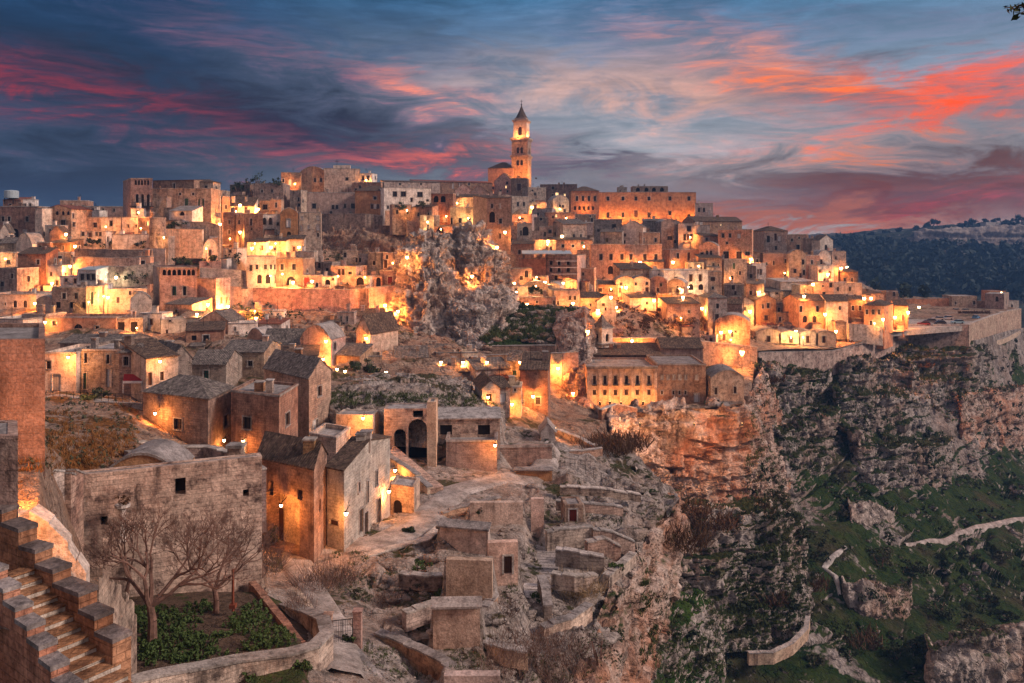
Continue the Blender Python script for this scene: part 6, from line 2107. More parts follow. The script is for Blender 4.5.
m4 = [Vector((c.x, c.y, zz(322))) + Vector(((p.x - c.x) * .42, (p.y - c.y) * .42, 0)) for p in q2]
ap = Vector((c.x, c.y, zz(313)))
for i in range(4):
    j = (i + 1) % 4
    mb.face([b4[i], b4[j], m4[j], m4[i]])
    mb.face([m4[i], m4[j], ap])
mb.build('spire', 'tile_grey', t)
mb = MB()
q3 = [Vector((c.x, c.y)) + ux * sx * 2.5 + uy * sy * 2.5 for sx, sy in ((-1, -1), (1, -1), (1, 1), (-1, 1))]
mb.prism(q3, zz(346), zz(345))
for i in range(4):
    fc = Face(q3[i], q3[(i + 1) % 4])
    for kx in range(7):
        p = fc.pt(fc.L * (kx + .5) / 7, 0, -.15)
        mb.box(p.x - .1, p.x + .1, p.y - .1, p.y + .1, zz(345), zz(342.6))
mb.prism(q3, zz(342.6), zz(342))
mb.build('balustrade', 'slabtop', t)

# water tank
p = P(11.5, 201, 246)
t = thing('water_tank', 'round metal water tank standing on the far left skyline roof', 'water tank', (p.x, p.y, p.z))
mb = MB()
mb.lathe((p.x - .0, p.y, p.z), [(2.0, .9), (2.0, 3.0), (1.8, 3.2), (.2, 3.4)], 16)
mb.build('drum', 'zinc', t)
mb = MB()
for sx in (-1, 1):
    for sy in (-1, 1):
        mb.tube((p.x + sx * 1.3, p.y + sy * 1.3, p.z - 1), (p.x + sx * 1.3, p.y + sy * 1.3, p.z + 1), .12, .12, 4)
mb.build('frame_legs', 'iron', t)

# scaffolding
t = thing('scaffolding', 'tube scaffolding with pale boards in front of the orange building', 'scaffolding', P(561, 286, 236))
mb, dk = MB(), MB()
for iy, Y in enumerate((236.2, 237.8)):
    for px in (546, 554, 562, 570, 577):
        a, b = P(px, 291, Y), P(px, 254, Y)
        mb.tube(a, b, .06, .06, 4)
    for py in (260, 267, 274, 281):
        mb.tube(P(545, py - 1.2, Y), P(578, py - 1.2, Y), .05, .05, 4)
for py in (261, 267.5, 274, 281):
    a, b = P(556 if py < 262 else 551, py, 236.1), P(577, py, 236.1)
    dk.box(a.x, b.x, 236.1, 237.9, a.z - .1, a.z)
mb.build('tubes', 'iron', t)
dk.build('boards', 'whitepaint', t)
t = thing('sheet_roof', 'pale blue sheet roof over the red brick building', 'sheet roof', P(545, 253, 240))
mb = MB()
a, b = P(522, 253.5, 238), P(572, 253.5, 238)
mb.slab([(a.x, 237.5, a.z), (b.x, 237.5, b.z), (b.x, 247, b.z + .8), (a.x, 247, a.z + .8)], .2)
mb.build('sheets', 'zinc', t)
mb = MB()
for x in (a.x + .3, (a.x + b.x) / 2, b.x - .3):
    mb.tube((x, 238, a.z - 4), (x, 238, a.z - .15), .1, .1, 4)
mb.build('posts', 'iron', t)

# ------------------------------------------------------------------ retaining walls of the town
WG = 'retaining walls of the town'
wall([(606, 338, 204), (650, 338, 203), (700, 341, 205), (756, 347, 212)], 1.0, 8, 'long floodlit stone wall running behind the convent', 'tan', group=WG)
wall([(757, 352, 231.5), (800, 351, 240), (832, 350.5, 246), (858, 343, 254.5), (884, 332, 264), (904, 325.5, 283)], 1.2, 7.5, 'curved stone retaining wall under the row of cave houses', 'ruin', group=WG)
wall([(905, 324.6, 284), (967.5, 324.6, 284)], 1.0, 12, 'tall front wall of the car park', 'ruin', group=WG)
wall([(967.5, 324.4, 284), (984, 318, 304), (1003, 311.5, 329), (1020, 308.5, 346)], 1.0, 14, 'high right hand wall of the car park running away from the viewer', 'tan', group=WG, ragged=.15, step=5)
wall([(240, 288, 192), (300, 289, 192.5), (350, 290, 193), (398, 285, 197)], 1.2, 7, 'long pink retaining wall under the row of arched houses', 'pink', group=WG)
wall([(215, 285, 186), (240, 287, 189), (252, 287, 192)], 1.2, 11, 'crumbling retaining wall lit orange beside the arcade palace', 'pink', group=WG, ragged=.8, step=1.5)
wall([(200, 268, 193), (246, 271, 196)], 1.0, 7, 'plain grey garden wall above the lit crumbling wall', 'grey', group=WG)
wall([(76, 249, 206), (112, 250, 205), (152, 250, 205)], 1.0, 5, 'upper garden wall left of the round bastion', 'brown', group=WG)
wall([(74, 257, 199), (112, 258, 198), (140, 258, 198)], 1.0, 6, 'middle garden wall left of the round bastion', 'ruin', group=WG)
wall([(100, 266, 192), (128, 267, 191), (160, 262, 193)], 1.0, 5, 'lowest garden wall with dark niches left of the arcade palace', 'grey', group=WG)
wall([(160, 229, 222), (203, 229.5, 222)], 1.4, 8, 'pale masonry wall right of the round bastion', 'cream', group=WG)
wall([(191, 222, 224), (206, 222, 224), (220, 226, 224)], 1.2, 10, 'grey garden wall below the yellow tree', 'grey', group=WG)
wall([(300, 214, 300), (330, 214, 294), (365, 214, 293), (396, 217, 298), (432, 228, 304)], 1.4, 9, 'long fortress wall along the rock below the church hill', 'tan', group=WG)
wall([(492, 346, 172), (530, 345.5, 172), (556, 345.5, 171)], .9, 4.0, 'parapet wall along the grassy rock shelf', 'tan', group=WG)
wall([(478, 356, 170), (494, 355, 169.5), (530, 354, 169), (562, 353, 168.5)], 1.0, 14, 'orange washed cave wall below the grassy shelf', 'cream', group=WG)
wall([(562, 353, 168.5), (578, 352, 169)], 1.0, 14, 'high corner wall where the big star bright lamp hangs', 'pink', group=WG)
wall([(600, 410, 147), (616, 404, 150), (636, 408, 152)], .8, 3, 'low wall lit orange before the convent', 'pink', group=WG)
wall([(640, 409, 155), (680, 408, 156), (712, 407, 158), (744, 407, 161)], .6, 1.6, 'base wall of the convent above the cliff', 'ruin', group=WG, ragged=.5, step=1.5, cap=None)
wall([(848, 324, 254), (866, 325, 255.5), (882, 327, 258)], .9, 6, 'grey wall on the inner side of the curved street', 'grey', group=WG)
# bastion
p = P(157.5, 252, 216)
t = thing('round_bastion', 'round stone bastion tower below the big palace', 'bastion', p)
mb = MB()
mb.lathe(p, [(2.6, -4), (2.35, 0), (2.15, 4), (2.05, 8.8), (2.2, 8.9), (2.2, 9.3), (1.9, 9.3)], 20)
mb.build('tower_wall', 'ruin', t)
# walls at the far end of the car park
wall([(888, 301, 348), (915, 298, 347), (952, 298, 347)], 1.2, 8, 'dark orange ruined wall behind the car park', 'rust', group=WG, ragged=.5, step=3)
h(952, 977, 296, 314, 'f', 'house_red', [], 'windowless brick block behind the car park', 344, rot=0, d=8, par=.2, chim=0)
wall([(977, 301, 347), (986, 301, 347)], 1.0, 6, 'short wall between two blocks behind the car park', 'rust', group=WG)
h(985, 1004, 294, 314, 'f', 'house_red', [('v', 299, 5, 3, (997,), 'F')], 'square brick tower block with one small arch behind the car park', 343, Y1=339, Rt=(1009, 350), par=.2, chim=0)
h(990, 1006, 291, 300, 'f', 'rust', [], 'upper storey peeping over the square brick tower block', 353, par=.2, chim=0)
h(1005, 1019, 301, 316, 'f', 'grey', [W(306, 3, 2, 1012)], 'grey hut at the right end of the car park', 349, chim=0)
wall([(984, 344, 300), (1004, 338, 318), (1024, 328, 350)], .8, 2, 'low pale wall beyond the car park wall', 'cream', group=WG)


# ------------------------------------------------------------------ street, car park, lanes
def strip(name, pts, widths, mat, lift=.07, bv=None, kind='structure', drape=True):
    c = []
    for q in pts:
        c.append(P(*q) if len(q) == 3 else seen(q[0], q[1], bv))
    o, ww = [], []
    for i in range(len(c) - 1):
        n = max(2, int((c[i + 1] - c[i]).length / 1.0))
        for k in range(n):
            o.append(c[i].lerp(c[i + 1], k / n))
            ww.append(widths[i] + (widths[i + 1] - widths[i]) * k / n)
    o.append(c[-1])
    ww.append(widths[-1])
    G = np.zeros((len(o), 7, 3))
    for i in range(len(o)):
        d = (o[min(i + 1, len(o) - 1)] - o[max(i - 1, 0)])
        d.z = 0
        d.normalize()
        n = Vector((d.y, -d.x, 0))
        for j in range(7):
            p = o[i] + n * ww[i] * (j / 6 - .5)
            g = ground(p.x, p.y, bv, p.z) if drape else p.z
            G[i, j] = (p.x, p.y, g)
    if drape:
        G[:, :, 2:3] = blur(G, 14 if bv else 4)[:, :, 2:3]
        G[:, :, 2] += lift
        G[:, 0, 2] -= lift * 2
        G[:, -1, 2] -= lift * 2
    return struct(grid_mesh(name, G, mat), kind)


strip('street', [(750, 349.5, 233), (800, 348.5, 243), (833, 347.5, 249.5), (860, 341.5, 258), (885, 333, 268), (905, 326, 286), (918, 320, 302)], [5, 5, 5, 5.5, 6, 7, 8], 'path', drape=False)
zc = 69.0
mb = MB()
pl = [((888 - CX) / F * 267, 267), ((966.5 - CX) / F * 284.5, 284.5), ((1002 - CX) / F * 329, 329), ((1016 - CX) / F * 350, 350), ((892 - CX) / F * 352, 352), ((890 - CX) / F * 315, 315)]
mb.prism(pl, zc - 2, zc)
struct(mb.build('car_park', 'path'))
strip('lane', [(346, 700, 43.6), (344, 655, 48.5), (340, 628, 52.5), (318, 600, 58.2), (297, 575, 64), (300, 556, 68.6), (340, 549, 69.5), (380, 545, 70.5), (415, 528, 75), (436, 508, 81), (455, 494, 87), (500, 482, 93), (540, 470, 100), (553, 455, 107)],
      [2.4, 2.4, 2.2, 2.4, 2.6, 4, 3.4, 4.5, 4.5, 4, 4, 4, 4, 2.5], 'path', lift=.22)
strip('gorge_path', [(905, 545), (930, 541), (955, 536), (985, 527), (1015, 520), (1060, 512)], [.8, 1.1, 1.4, 1.6, 1.8, 2.0], 'path', .5, gorge_bvh)
strip('gorge_footpath', [(846, 548), (834, 556), (824, 568), (836, 578), (840, 596)], [.8, 1.3, 1.6, 1.4, .7], 'path', .4, gorge_bvh)
strip('field_path', [(48, 402, 99), (100, 404, 98), (142, 405, 97)], [2.4, 2.4, 2.4], 'path', .1)


# ------------------------------------------------------------------ cars
def car(px, py, heading, paint, label):
    Y = (CZ - zc) * F / (py - HY)
    c = P(px, py, Y)
    c.z = zc + .01
    t = thing('parked_car', label, 'car', c, 'cars parked in the car park')
    a = R(heading)
    f, s = Vector((math.cos(a), math.sin(a), 0)), Vector((-math.sin(a), math.cos(a), 0))
    pt = lambda x, y, z: c + f * x + s * y + Vector((0, 0, z))
    name = 'paint_' + label.split()[0]
    if name not in M:
        M[name] = plain('car_paint', paint, .3, 0, .03)
    body = [(-2.1, .3), (2.1, .3), (2.15, .62), (1.95, .82), (1.0, .92), (-1.95, .95), (-2.12, .7)]
    mb = MB()
    for y, sg in ((-.86, 1), (.86, -1)):
        mb.face([pt(x, y, z) for x, z in body][::sg])
    for i in range(len(body)):
        p, q = body[i], body[(i + 1) % len(body)]
        mb.face([pt(p[0], -.86, p[1]), pt(p[0], .86, p[1]), pt(q[0], .86, q[1]), pt(q[0], -.86, q[1])])
    roof_ = [(-1.35, .74, 1.44), (.25, .74, 1.46)]
    mb.face([pt(-1.4, -.62, 1.45), pt(.2, -.62, 1.46), pt(.2, .62, 1.46), pt(-1.4, .62, 1.45)])
    mb.build('body', name, t)
    lo_, hi2 = [(-1.95, .8, .95), (1.0, .8, .92)], [(-1.4, .62, 1.45), (.2, .62, 1.46)]
    gl = MB()
    for sg in (-1, 1):
        gl.face([pt(-1.95, sg * .8, .95), pt(1.0, sg * .8, .92), pt(.2, sg * .62, 1.45), pt(-1.4, sg * .62, 1.44)])
    gl.face([pt(1.0, -.8, .92), pt(1.0, .8, .92), pt(.2, .62, 1.45), pt(.2, -.62, 1.45)])
    gl.face([pt(-1.95, -.8, .95), pt(-1.95, .8, .95), pt(-1.4, .62, 1.44), pt(-1.4, -.62, 1.44)])
    gl.build('car_windows', 'glasscar', t)
    for x in (-1.3, 1.3):
        for y in (-.8, .8):
            w = MB()
            w.tube(pt(x, y - .1, .32), pt(x, y + .1, .32), .32, .32, 10, 0, True)
            w.build('wheel', 'rubber', t)
    for y in (-.6, .6):
        l = MB()
        p = pt(2.06, y, .66)
        l.tube(p, p + f * .1, .13, .11, 6, 0, True)
        l.build('headlight', 'wframe', t)


car(924, 325.2, 150, (.22, .03, .03), 'maroon car, leftmost and nearest the street in the car park')
car(930, 322.4, 160, (.10, .10, .11), 'charcoal car second from the street in the car park')
car(938, 320.2, 165, (.5, .5, .5), 'silver car in the middle of the car park')
car(947, 319.6, 170, (.65, .65, .66), 'white car behind the light blue car in the car park')
car(939.5, 324.4, 170, (.04, .04, .045), 'black car beside the front wall of the car park')
car(957.5, 323.6, 175, (.25, .45, .58), 'blue pale hatchback by the front wall of the car park')
car(955, 311.8, 200, (.45, .43, .42), 'grey car parked against the windowless brick block')
car(964.5, 312, 200, (.3, .29, .28), 'dark grey car right beside the other grey one by the brick block')
car(976, 318.8, 45, (.10, .24, .42), 'deep blue car at the corner of the car park wall')
t = thing('hedge', 'low dark red hedge across the car park', 'hedge', P(975, 316, 318))
pts = []
for i in range(900):
    px = rnd.uniform(958, 990)
    q = P(px, 316, 322 + rnd.uniform(-1, 1))
    pts.append((q.x, q.y, zc + rnd.uniform(.1, 1.6)))
quads_mesh('foliage', leaf_quads(np.array(pts), .3), 'leafred', t, tuple(t.location))

# ------------------------------------------------------------------ ruins below the limestone back
house(336, 373, 415, 452, 98, 'f', 'cream', [], 'bare cave front washed yellow by its wall lamp', rot=-.05, d=3, par=.1, chim=0, ext=3, name='cave_front', cat='cave front', group=None)
house(384, 428, 409, 464, 98.5, 'f', 'ruin', [('a', 446, 34, 12, (400,), 'F'), ('a', 441, 44, 19, (417.5,), 'F'), ('o', 414, 7, 10, (418,), 'F')], 'ruined cave church front with two dark arches', rot=.03, d=3.4, par=.1, chim=0, ext=2, rec=2.6, surround=False, name='ruined_arches', cat='ruin', group=None)
house(427, 436, 402, 466, 95, 'f', 'cream', [], 'tall lit stone pier right of the two dark arches', rot=0, d=2.5, par=.1, chim=0, ext=2, name='stone_pier', cat='pier', group=None)
house(436, 500, 419, 444, 100, 's', 'ruin', [('o', 430, 10, 12, (446, 484), 'F')], 'ruined room with a grey slab roof behind the windowless cube', rot=.02, d=4, rh=.5, tile='slabtop', chim=0, ext=2, surround=False, name='ruined_room', cat='ruin', group=None)
wall([(376, 446, 97), (390, 455, 94), (404, 465, 91), (418, 475, 88), (430, 485, 85.5)], .6, 2.6, 'sloping stair wall lit orange below the ruined arches', 'cream', ragged=.25, step=1.2)


def stairs(pa, pb, width, n, label, mat='path', rise_mat='house_pale', name='stone_stairs', cat='stairs', side=1, follow=False):
    """flight of solid steps from the top point to the bottom point"""
    a, b = P(*pa), P(*pb)
    t = thing(name, label, cat, b)
    d = b - a
    d2 = Vector((d.x, d.y, 0))
    run = d2.length / n
    d2.normalize()
    s = Vector((-d2.y, d2.x, 0)) * width * side
    top, body = MB(), MB()
    zl = 999
    for i in range(n):
        p = a + d2 * run * i
        q = a + d2 * run * (i + 1)
        z = a.z + d.z * i / n
        jz = rnd.uniform(-.02, .02)
        if follow:
            m_ = (p + q) / 2 + s / 2
            z = min(zl, ground(m_.x, m_.y, None, z) + .34)
            zl = z - .03
            jx = s.normalized() * rnd.uniform(-.25, .25)
            p, q = p + jx, q + jx
        pts = [(p.x, p.y), (q.x, q.y), (q.x + s.x, q.y + s.y), (p.x + s.x, p.y + s.y)]
        if side < 0:
            pts = pts[::-1]
        body.prism(pts, z - 1.6, z - .05 + jz)
        e = d2 * .05
        pts = [(p.x, p.y), (q.x + e.x, q.y + e.y), (q.x + e.x + s.x, q.y + e.y + s.y), (p.x + s.x, p.y + s.y)]
        if side < 0:
            pts = pts[::-1]
        top.prism(pts, z - .046 + jz, z + jz)
    body.build('risers', rise_mat, t)
    top.build('treads', mat, t)
    return t


stairs((383, 448, 96.5), (430, 489, 85.5), 1.6, 26, 'lit stair climbing beside the sloping stair wall', 'pink', 'pink')
stairs((545, 512, 80), (523, 562, 66.5), 2.2, 26, 'upper flight of rock steps down the promontory', 'path', 'ruin', follow=True)
stairs((522, 566, 66), (502, 622, 56.5), 2.3, 20, 'lower flight of rock steps down the promontory', 'path', 'ruin', follow=True)
stairs((287, 588, 59.5), (300, 622, 52.5), 1.2, 9, 'short pale steps beside the garden corner', 'house_pale', 'house_pale')

# ------------------------------------------------------------------ foreground: ruined wall, stair, garden
rw = house(73, 262, 476, 606, 50, 'f', 'ruin', [('o', 486.5, 17, 10.5, (180.5,), 'F'), ('o', 493, 7, 6, (246,), 'F'), ('o', 521, 9, 7, (104,), 'F')],
           'huge roofless ruined wall with one square window behind the garden', Y1=54.5, d=1.1, par=.08, chim=0, ext=3, rec=1.0, surround=False, name='ruined_wall', cat='wall', group=None)
wall([(14, 468, 45), (38, 470, 46.5), (58, 472, 48)], .9, 6, 'low block wall ending left of the ruined wall', 'ruin', ragged=.3, step=.9)
wall([(63, 470, 48), (76, 474, 49.8)], .9, 6, 'broken stub between block wall and ruined wall', 'ruin', ragged=.3, step=.6)
house(104, 178, 474, 486, 59, 'v', 'rust', [], 'red brown barrel vault roof behind the ruined wall', rot=.04, rh=1.5, d=4, chim=0, ext=3, surround=False, name='vaulted_roof', cat='vault', group=None)
wall([(126, 451, 68), (170, 447, 71), (205, 447, 72), (236, 452, 70), (262, 470, 64)], .7, 5, 'long rusty red wall climbing behind the barrel vault', 'parapet', ragged=.15, step=2)
p = P(236, 466, 66.5)
mb = MB()
mb.box(p.x - .55, p.x + .55, p.y - .5, p.y + .5, p.z - 1, p.z + 1.6)
mb.box(p.x - .68, p.x + .68, p.y - .63, p.y + .63, p.z + 1.6, p.z + 1.85, 1)
tag(mb.build('chimney_stack', ['house_red', 'slabtop'], None, p), 'square red chimney stack at the end of the rusty wall', 'chimney')
wall([(78, 447, 71), (112, 444, 74), (145, 441, 78)], .6, 1.3, 'low whitish wall crossing the rough field', 'white', ragged=.12, step=1.2)
wall([(46, 399, 97.5), (95, 402, 96.5), (143, 404, 96)], .5, 1.6, 'kerb wall in front of the lamp lit row above the field', 'tan')
# railing on it
t = thing('railing', 'thin iron railing on the kerb wall above the field', 'railing', P(95, 402, 96.5))
mb = MB()
for i in range(15):
    p = P(46 + 97 * i / 14, 399 + 5 * i / 14, 97.5 - 1.5 * i / 14)
    mb.tube(p, p + Vector((0, 0, 1.1)), .03, .03, 4)
for dz in (.55, 1.08):
    mb.tube(P(46, 399, 97.5) + Vector((0, 0, dz)), P(143, 404, 96) + Vector((0, 0, dz)), .02, .02, 4)
mb.build('rails', 'iron', t)
# awning
t = thing('awning', 'red awning over a doorway of the dark brown house', 'awning', P(132, 382, 101))
mb = MB()
a, b = P(124, 374, 102.6), P(141, 374, 102.6)
c_, d_ = P(123, 380.5, 100.6), P(142, 380.5, 100.6)
mb.slab([c_, d_, b, a], .05)
mb.build('canvas', 'redcloth', t)
mb = MB()
for q in (c_, d_):
    mb.tube(q, q - Vector((0, 0, 1.6)), .04, .04, 4)
mb.box(c_.x, d_.x, c_.y, c_.y + .1, c_.z - .35, c_.z - .06)
mb.build('valance', 'whitepaint', t)
# column with capital set against the ruined wall
p = P(122.5, 541, 50.1)
t = thing('stone_column', 'slim pale column with a flared capital on the ruined wall', 'column', p)
mb = MB()
mb.lathe(p, [(.26, 0), (.19, .2), (.19, 1.75), (.22, 1.8)], 10)
mb.build('shaft', 'white', t)
mb = MB()
mb.lathe(p, [(.18, 1.8), (.26, 2.0), (.46, 2.15), (.46, 2.3)], 10)
mb.build('capital', 'white', t)
bush(p.x, p.y - .1, p.z + 2.25, .5, .7, 'leafred', 'dry plant growing on the capital of the slim column', 120, .09, stem=False, name='wall_plant', cat='plant')

# porch interior of the brown house: back wall and doors
mb = MB()
fa, fb = Vector(((258 - CX) / F * 69, 69)), Vector(((314 - CX) / F * 65.5, 65.5))
pf = Face(fa, fb)
pu = lambda px: hit_face(px, fa, fb) * pf.L
z_ = lambda py, Y=67.5: CZ + (HY - py) / F * Y
for px0, px1, y0, y1, m in ((266.5, 271, 553, 516, 'door'), (292.5, 298, 553, 524, 'door')):
    mb = MB()
    u0, u1 = pu(px0), pu(px1)
    mb.face([pf.pt(u0, z_(y0), -1.4), pf.pt(u1, z_(y0), -1.4), pf.pt(u1, z_(y1), -1.4), pf.pt(u0, z_(y1), -1.4)])
    mb.build('door', m, porch)
mb = MB()
u0, u1 = pu(266), pu(300)
mb.face([pf.pt(u0, z_(556), -1.5), pf.pt(u1, z_(556), -1.5), pf.pt(u1, z_(492), -1.5), pf.pt(u0, z_(492), -1.5)])
mb.build('porch_back_wall', 'cream', porch)

# dark pier at the left frame edge
house(-60, 18, 436, 540, 23, 'f', 'ruin', [], 'dark rough stone pier at the left frame edge', Y1=23, Rt=(17.5, 25), par=.05, chim=0, ext=3, surround=False, name='stone_pier', cat='pier', group=None)
wall([(10, 504, 30), (34, 508, 30.1), (52, 520, 30.2), (70, 538, 30.4), (88, 566, 30.6)], .8, 3.4, 'broken wall glowing orange behind the near stair', 'cream', ragged=.35, step=.5, cap=None)
wall([(86, 568, 33), (100, 576, 35), (112, 590, 37), (126, 606, 39)], 1.0, 6, 'tumbled dry stone wall left of the garden', 'ruin', ragged=.5, step=.5, cap=None)

# near stair between two stepped parapets
stairs((4, 572, 21.5), (88, 714, 18.8), 1.15, 13, 'near red brown stair going down at the lower left corner', 'parapet', 'house_pale', side=1)


def parapet(pts, thick, drop, label):
    """stepped parapet: a run of level blocks, each lower than the last"""
    t = thing('stepped_parapet', label, 'parapet', P(*pts[0]) - Vector((0, 0, drop)))
    w = [P(*p) for p in pts]
    b, c = MB(), MB()
    for i in range(len(w) - 1):
        a, q = w[i], w[i + 1]
        d = Vector((q.x - a.x, q.y - a.y, 0))
        L = d.length
        d.normalize()
        s = Vector((-d.y, d.x, 0)) * thick / 2
        pp_ = [(a - s).to_2d(), (a + d * L - s).to_2d(), (a + d * L + s).to_2d(), (a + s).to_2d()]
        b.prism(pp_, a.z - drop, a.z - .1)
        e, s2 = d * .02, s.normalized() * .02
        pp_ = [(a - s - s2).to_2d(), (a + d * L + e - s - s2).to_2d(), (a + d * L + e + s + s2).to_2d(), (a + s + s2).to_2d()]
        c.prism(pp_, a.z - .096, a.z + .02)
    b.build('masonry', 'parapet', t)
    c.build('coping', 'copdark', t)


parapet([(-20, 503, 23.2), (10, 520, 22.8), (28, 543, 22.3), (44, 561, 22.0), (62, 580, 21.6), (88, 606, 21.0), (104, 628, 20.6), (122, 648, 20.2)], .5, 3.6, 'stepped parapet on the far side of the near stair')
parapet([(-20, 562, 21.2), (0, 580, 20.8), (12, 598, 20.4), (24, 616, 20.0), (36, 635, 19.6), (48, 655, 19.2), (60, 676, 18.8), (74, 700, 18.4)], .4, 2.6, 'stepped parapet on the near side of the near stair')

# garden enclosure
wall([(100, 694, 36), (118, 684, 37), (160, 674, 38.8), (240, 659, 41.2), (290, 653, 42.2), (314, 646, 43), (327, 633, 44.6), (323, 619, 47.4), (306, 611, 50.2), (284, 604, 53)], .7, 2.6, 'curved stone wall round the front of the garden', 'ruin', step=1.2, ragged=.04)
wall([(252, 580, 54), (268, 600, 50.6), (288, 625, 46.8), (308, 650, 43.4)], .45, 1.8, 'red brown wall along the right side of the garden', 'parapet', step=1, ragged=.08, cap=None)
wall([(286, 563, 66.6), (304, 583, 61.5), (322, 604, 57.2)], .5, 1.3, 'thin stone wall on the right of the descending lane', 'ruin')
wall([(345, 561, 66.5), (366, 556, 67.6), (386, 550, 68.8), (410, 544, 70.2), (426, 539, 71.4), (440, 527, 74.5)], .8, 3.0, 'curved stone wall under the bend of the lane', 'ruin', step=1.2, ragged=.06)
# gate
t = thing('lane_gate', 'wire gate between two square stone posts on the lane', 'gate', P(342, 650, 48.2))
for a, (x0, x1, y0, y1, Y) in enumerate(((323, 331, 617, 652, 48.0), (353, 361, 613, 646, 49.2))):
    p, q = P(x0, y1, Y), P(x1, y0, Y)
    mb = MB()
    mb.box(p.x, q.x, Y, Y + .5, p.z - .8, q.z)
    mb.box(p.x - .05, q.x + .05, Y - .05, Y + .55, q.z + .004, q.z + .1)
    mb.build('gate_post', 'pink', t)
mb = MB()
a, b = P(331.5, 650, 48.2), P(352.5, 647, 49.2)
up = Vector((0, 0, 1.75))
for i in range(13):
    p = a.lerp(b, i / 12)
    mb.tube(p, p + up, .012 if i % 6 else .03, .012 if i % 6 else .03, 4)
for k in range(6):
    mb.tube(a + up * k / 5, b + up * k / 5, .012 if k % 5 else .03, .012 if k % 5 else .03, 4)
mb.build('gate_leaf', 'iron', t)

# terraces of the promontory
TG = 'dry stone terrace walls of the promontory'
for pts, hh, lb in (
        ([(546, 531, 74), (568, 528, 74.6), (592, 526, 75.4)], 1.8, 'terrace wall under the red door cave'),
        ([(592, 528, 75), (614, 532, 75.5), (634, 541, 76)], 1.6, 'terrace wall at the cliff edge right of the red door'),
        ([(542, 626, 57.5), (568, 618, 58.6), (589, 604, 61)], 1.2, 'low pale wall bending round the reeds'),
        ([(606, 575, 67), (620, 564, 69), (633, 553, 72)], 1.0, 'slanting pale wall near the cliff edge'),
        ([(378, 631, 53), (400, 640, 51.8), (422, 649, 50.4), (446, 662, 48.6), (470, 678, 46.6)], 1.3, 'long sloping wall left of the lowest hut'),
        ([(350, 648, 48.6), (368, 668, 46), (384, 690, 44)], 1.2, 'kerb wall running down from the lane gate'),
        ([(556, 429, 119), (576, 436, 116.5), (596, 446, 113)], 1.3, 'lit low wall sloping down right of the white shrine'),
        ([(564, 451, 109), (584, 450, 109.5), (602, 448, 110)], 1.0, 'short low wall in front of the white shrine'),
        ([(442, 512, 79), (470, 504, 80), (500, 497, 81.5)], .8, 'low wall along the outer side of the bend'),
        ([(541, 575, 64.5), (546, 590, 62), (548, 606, 60)], 1.2, 'wall on the right of the lower rock steps'),
        ([(556, 548, 70), (580, 552, 69.5), (604, 556, 69.5)], 1.4, 'long ledge wall below the walled pen'),
        ([(552, 572, 65.5), (574, 576, 65), (596, 574, 66)], 1.2, 'ledge wall above the straw reeds'),
        ([(444, 600, 57), (424, 606, 56), (404, 612, 55)], 1.2, 'broken wall on the bank left of the lowest hut'),
        ([(400, 572, 62.5), (424, 576, 62), (442, 574, 62.5)], 1.1, 'ledge wall half way up the bank under the bend'),
        ([(484, 640, 53), (506, 648, 52), (528, 650, 52)], 1.1, 'low wall across the foot of the rock steps'),
        ([(556, 500, 82), (590, 503, 82), (622, 506, 83)], .9, 'edge of the bare rock terrace above the red door'),
        ([(560, 486, 88), (600, 488, 88), (640, 494, 89)], .8, 'upper rock terrace edge under the rail fence'),
        ([(488, 580, 60), (494, 596, 58.5), (484, 606, 57)], 1.0, 'short curved wall beside the iron door house'),
        ([(586, 541, 71), (604, 538, 71.6), (620, 545, 71.8)], 1.5, 'walled pen at the edge of the promontory')):
    wall(pts, .6, hh, lb, 'ruin', group=TG, step=.7, ragged=.10)
house(565, 583, 505, 526, 78, 'f', 'ruin', [('r', 515.5, 12, 7.4, (573,), 'F')], 'little cave front with a dull red door', rot=.05, d=2.5, par=.1, chim=0, ext=1.5, name='cave_front', cat='cave front', group=None)
wall([(748, 652, 130), (772, 652, 130.4), (792, 642, 133), (806, 628, 138), (808, 616, 142)], .7, 1.9, 'curved path wall at the foot of the lower cliff', 'tan', step=2, ragged=.1)
for (x0, x1, y0, y1, Y0, Y1_, lb) in ((578, 640, 470, 500, 104, 93, 'thin rail fence along the promontory edge'), (560, 600, 466, 470, 103, 105, 'short rail fence above the bare rock')):
    t = thing('rail_fence', lb, 'fence', P(x0, y0, Y0))
    mb = MB()
    prev = None
    for i in range(9):
        px = x0 + (x1 - x0) * i / 8
        p = seen(px, y0 + (y1 - y0) * i / 8) or P(px, y0 + (y1 - y0) * i / 8, Y0)
        mb.tube(p - Vector((0, 0, .3)), p + Vector((0, 0, 1.1)), .035, .03, 4)
        if prev is not None:
            for dz in (.5, 1.0):
                mb.tube(prev + Vector((0, 0, dz)), p + Vector((0, 0, dz)), .015, .015, 3)
        prev = p
    mb.build('posts_and_wire', 'iron', t)

# ------------------------------------------------------------------ lamps: hung on whatever wall stands at that place
bpy.context.view_layer.update()
DG = bpy.context.evaluated_depsgraph_get()


def look(px, py):
    d = Vector(((px - CX) / F, 1, (HY - py) / F)).normalized()
    ok, loc, nrm, fi, ob, mx = sc.ray_cast(DG, Vector((0, 0, CZ)), d)
    return (loc, nrm, ob) if ok else (None, None, None)


def wl(px, py, power, label, out=1.5, size=1.0, Y=None, colr=WARM):
    if Y is None:
        loc, nrm, ob = look(px, py)
        far_ = loc.y > 170
        Y = loc.y - (3.4 if far_ else out)
        if far_:
            return lamp(px, py, Y, power * 2.3, label, post=True, colr=colr, size=size)
    return lamp(px, py, Y, power, label, colr=colr, size=size)


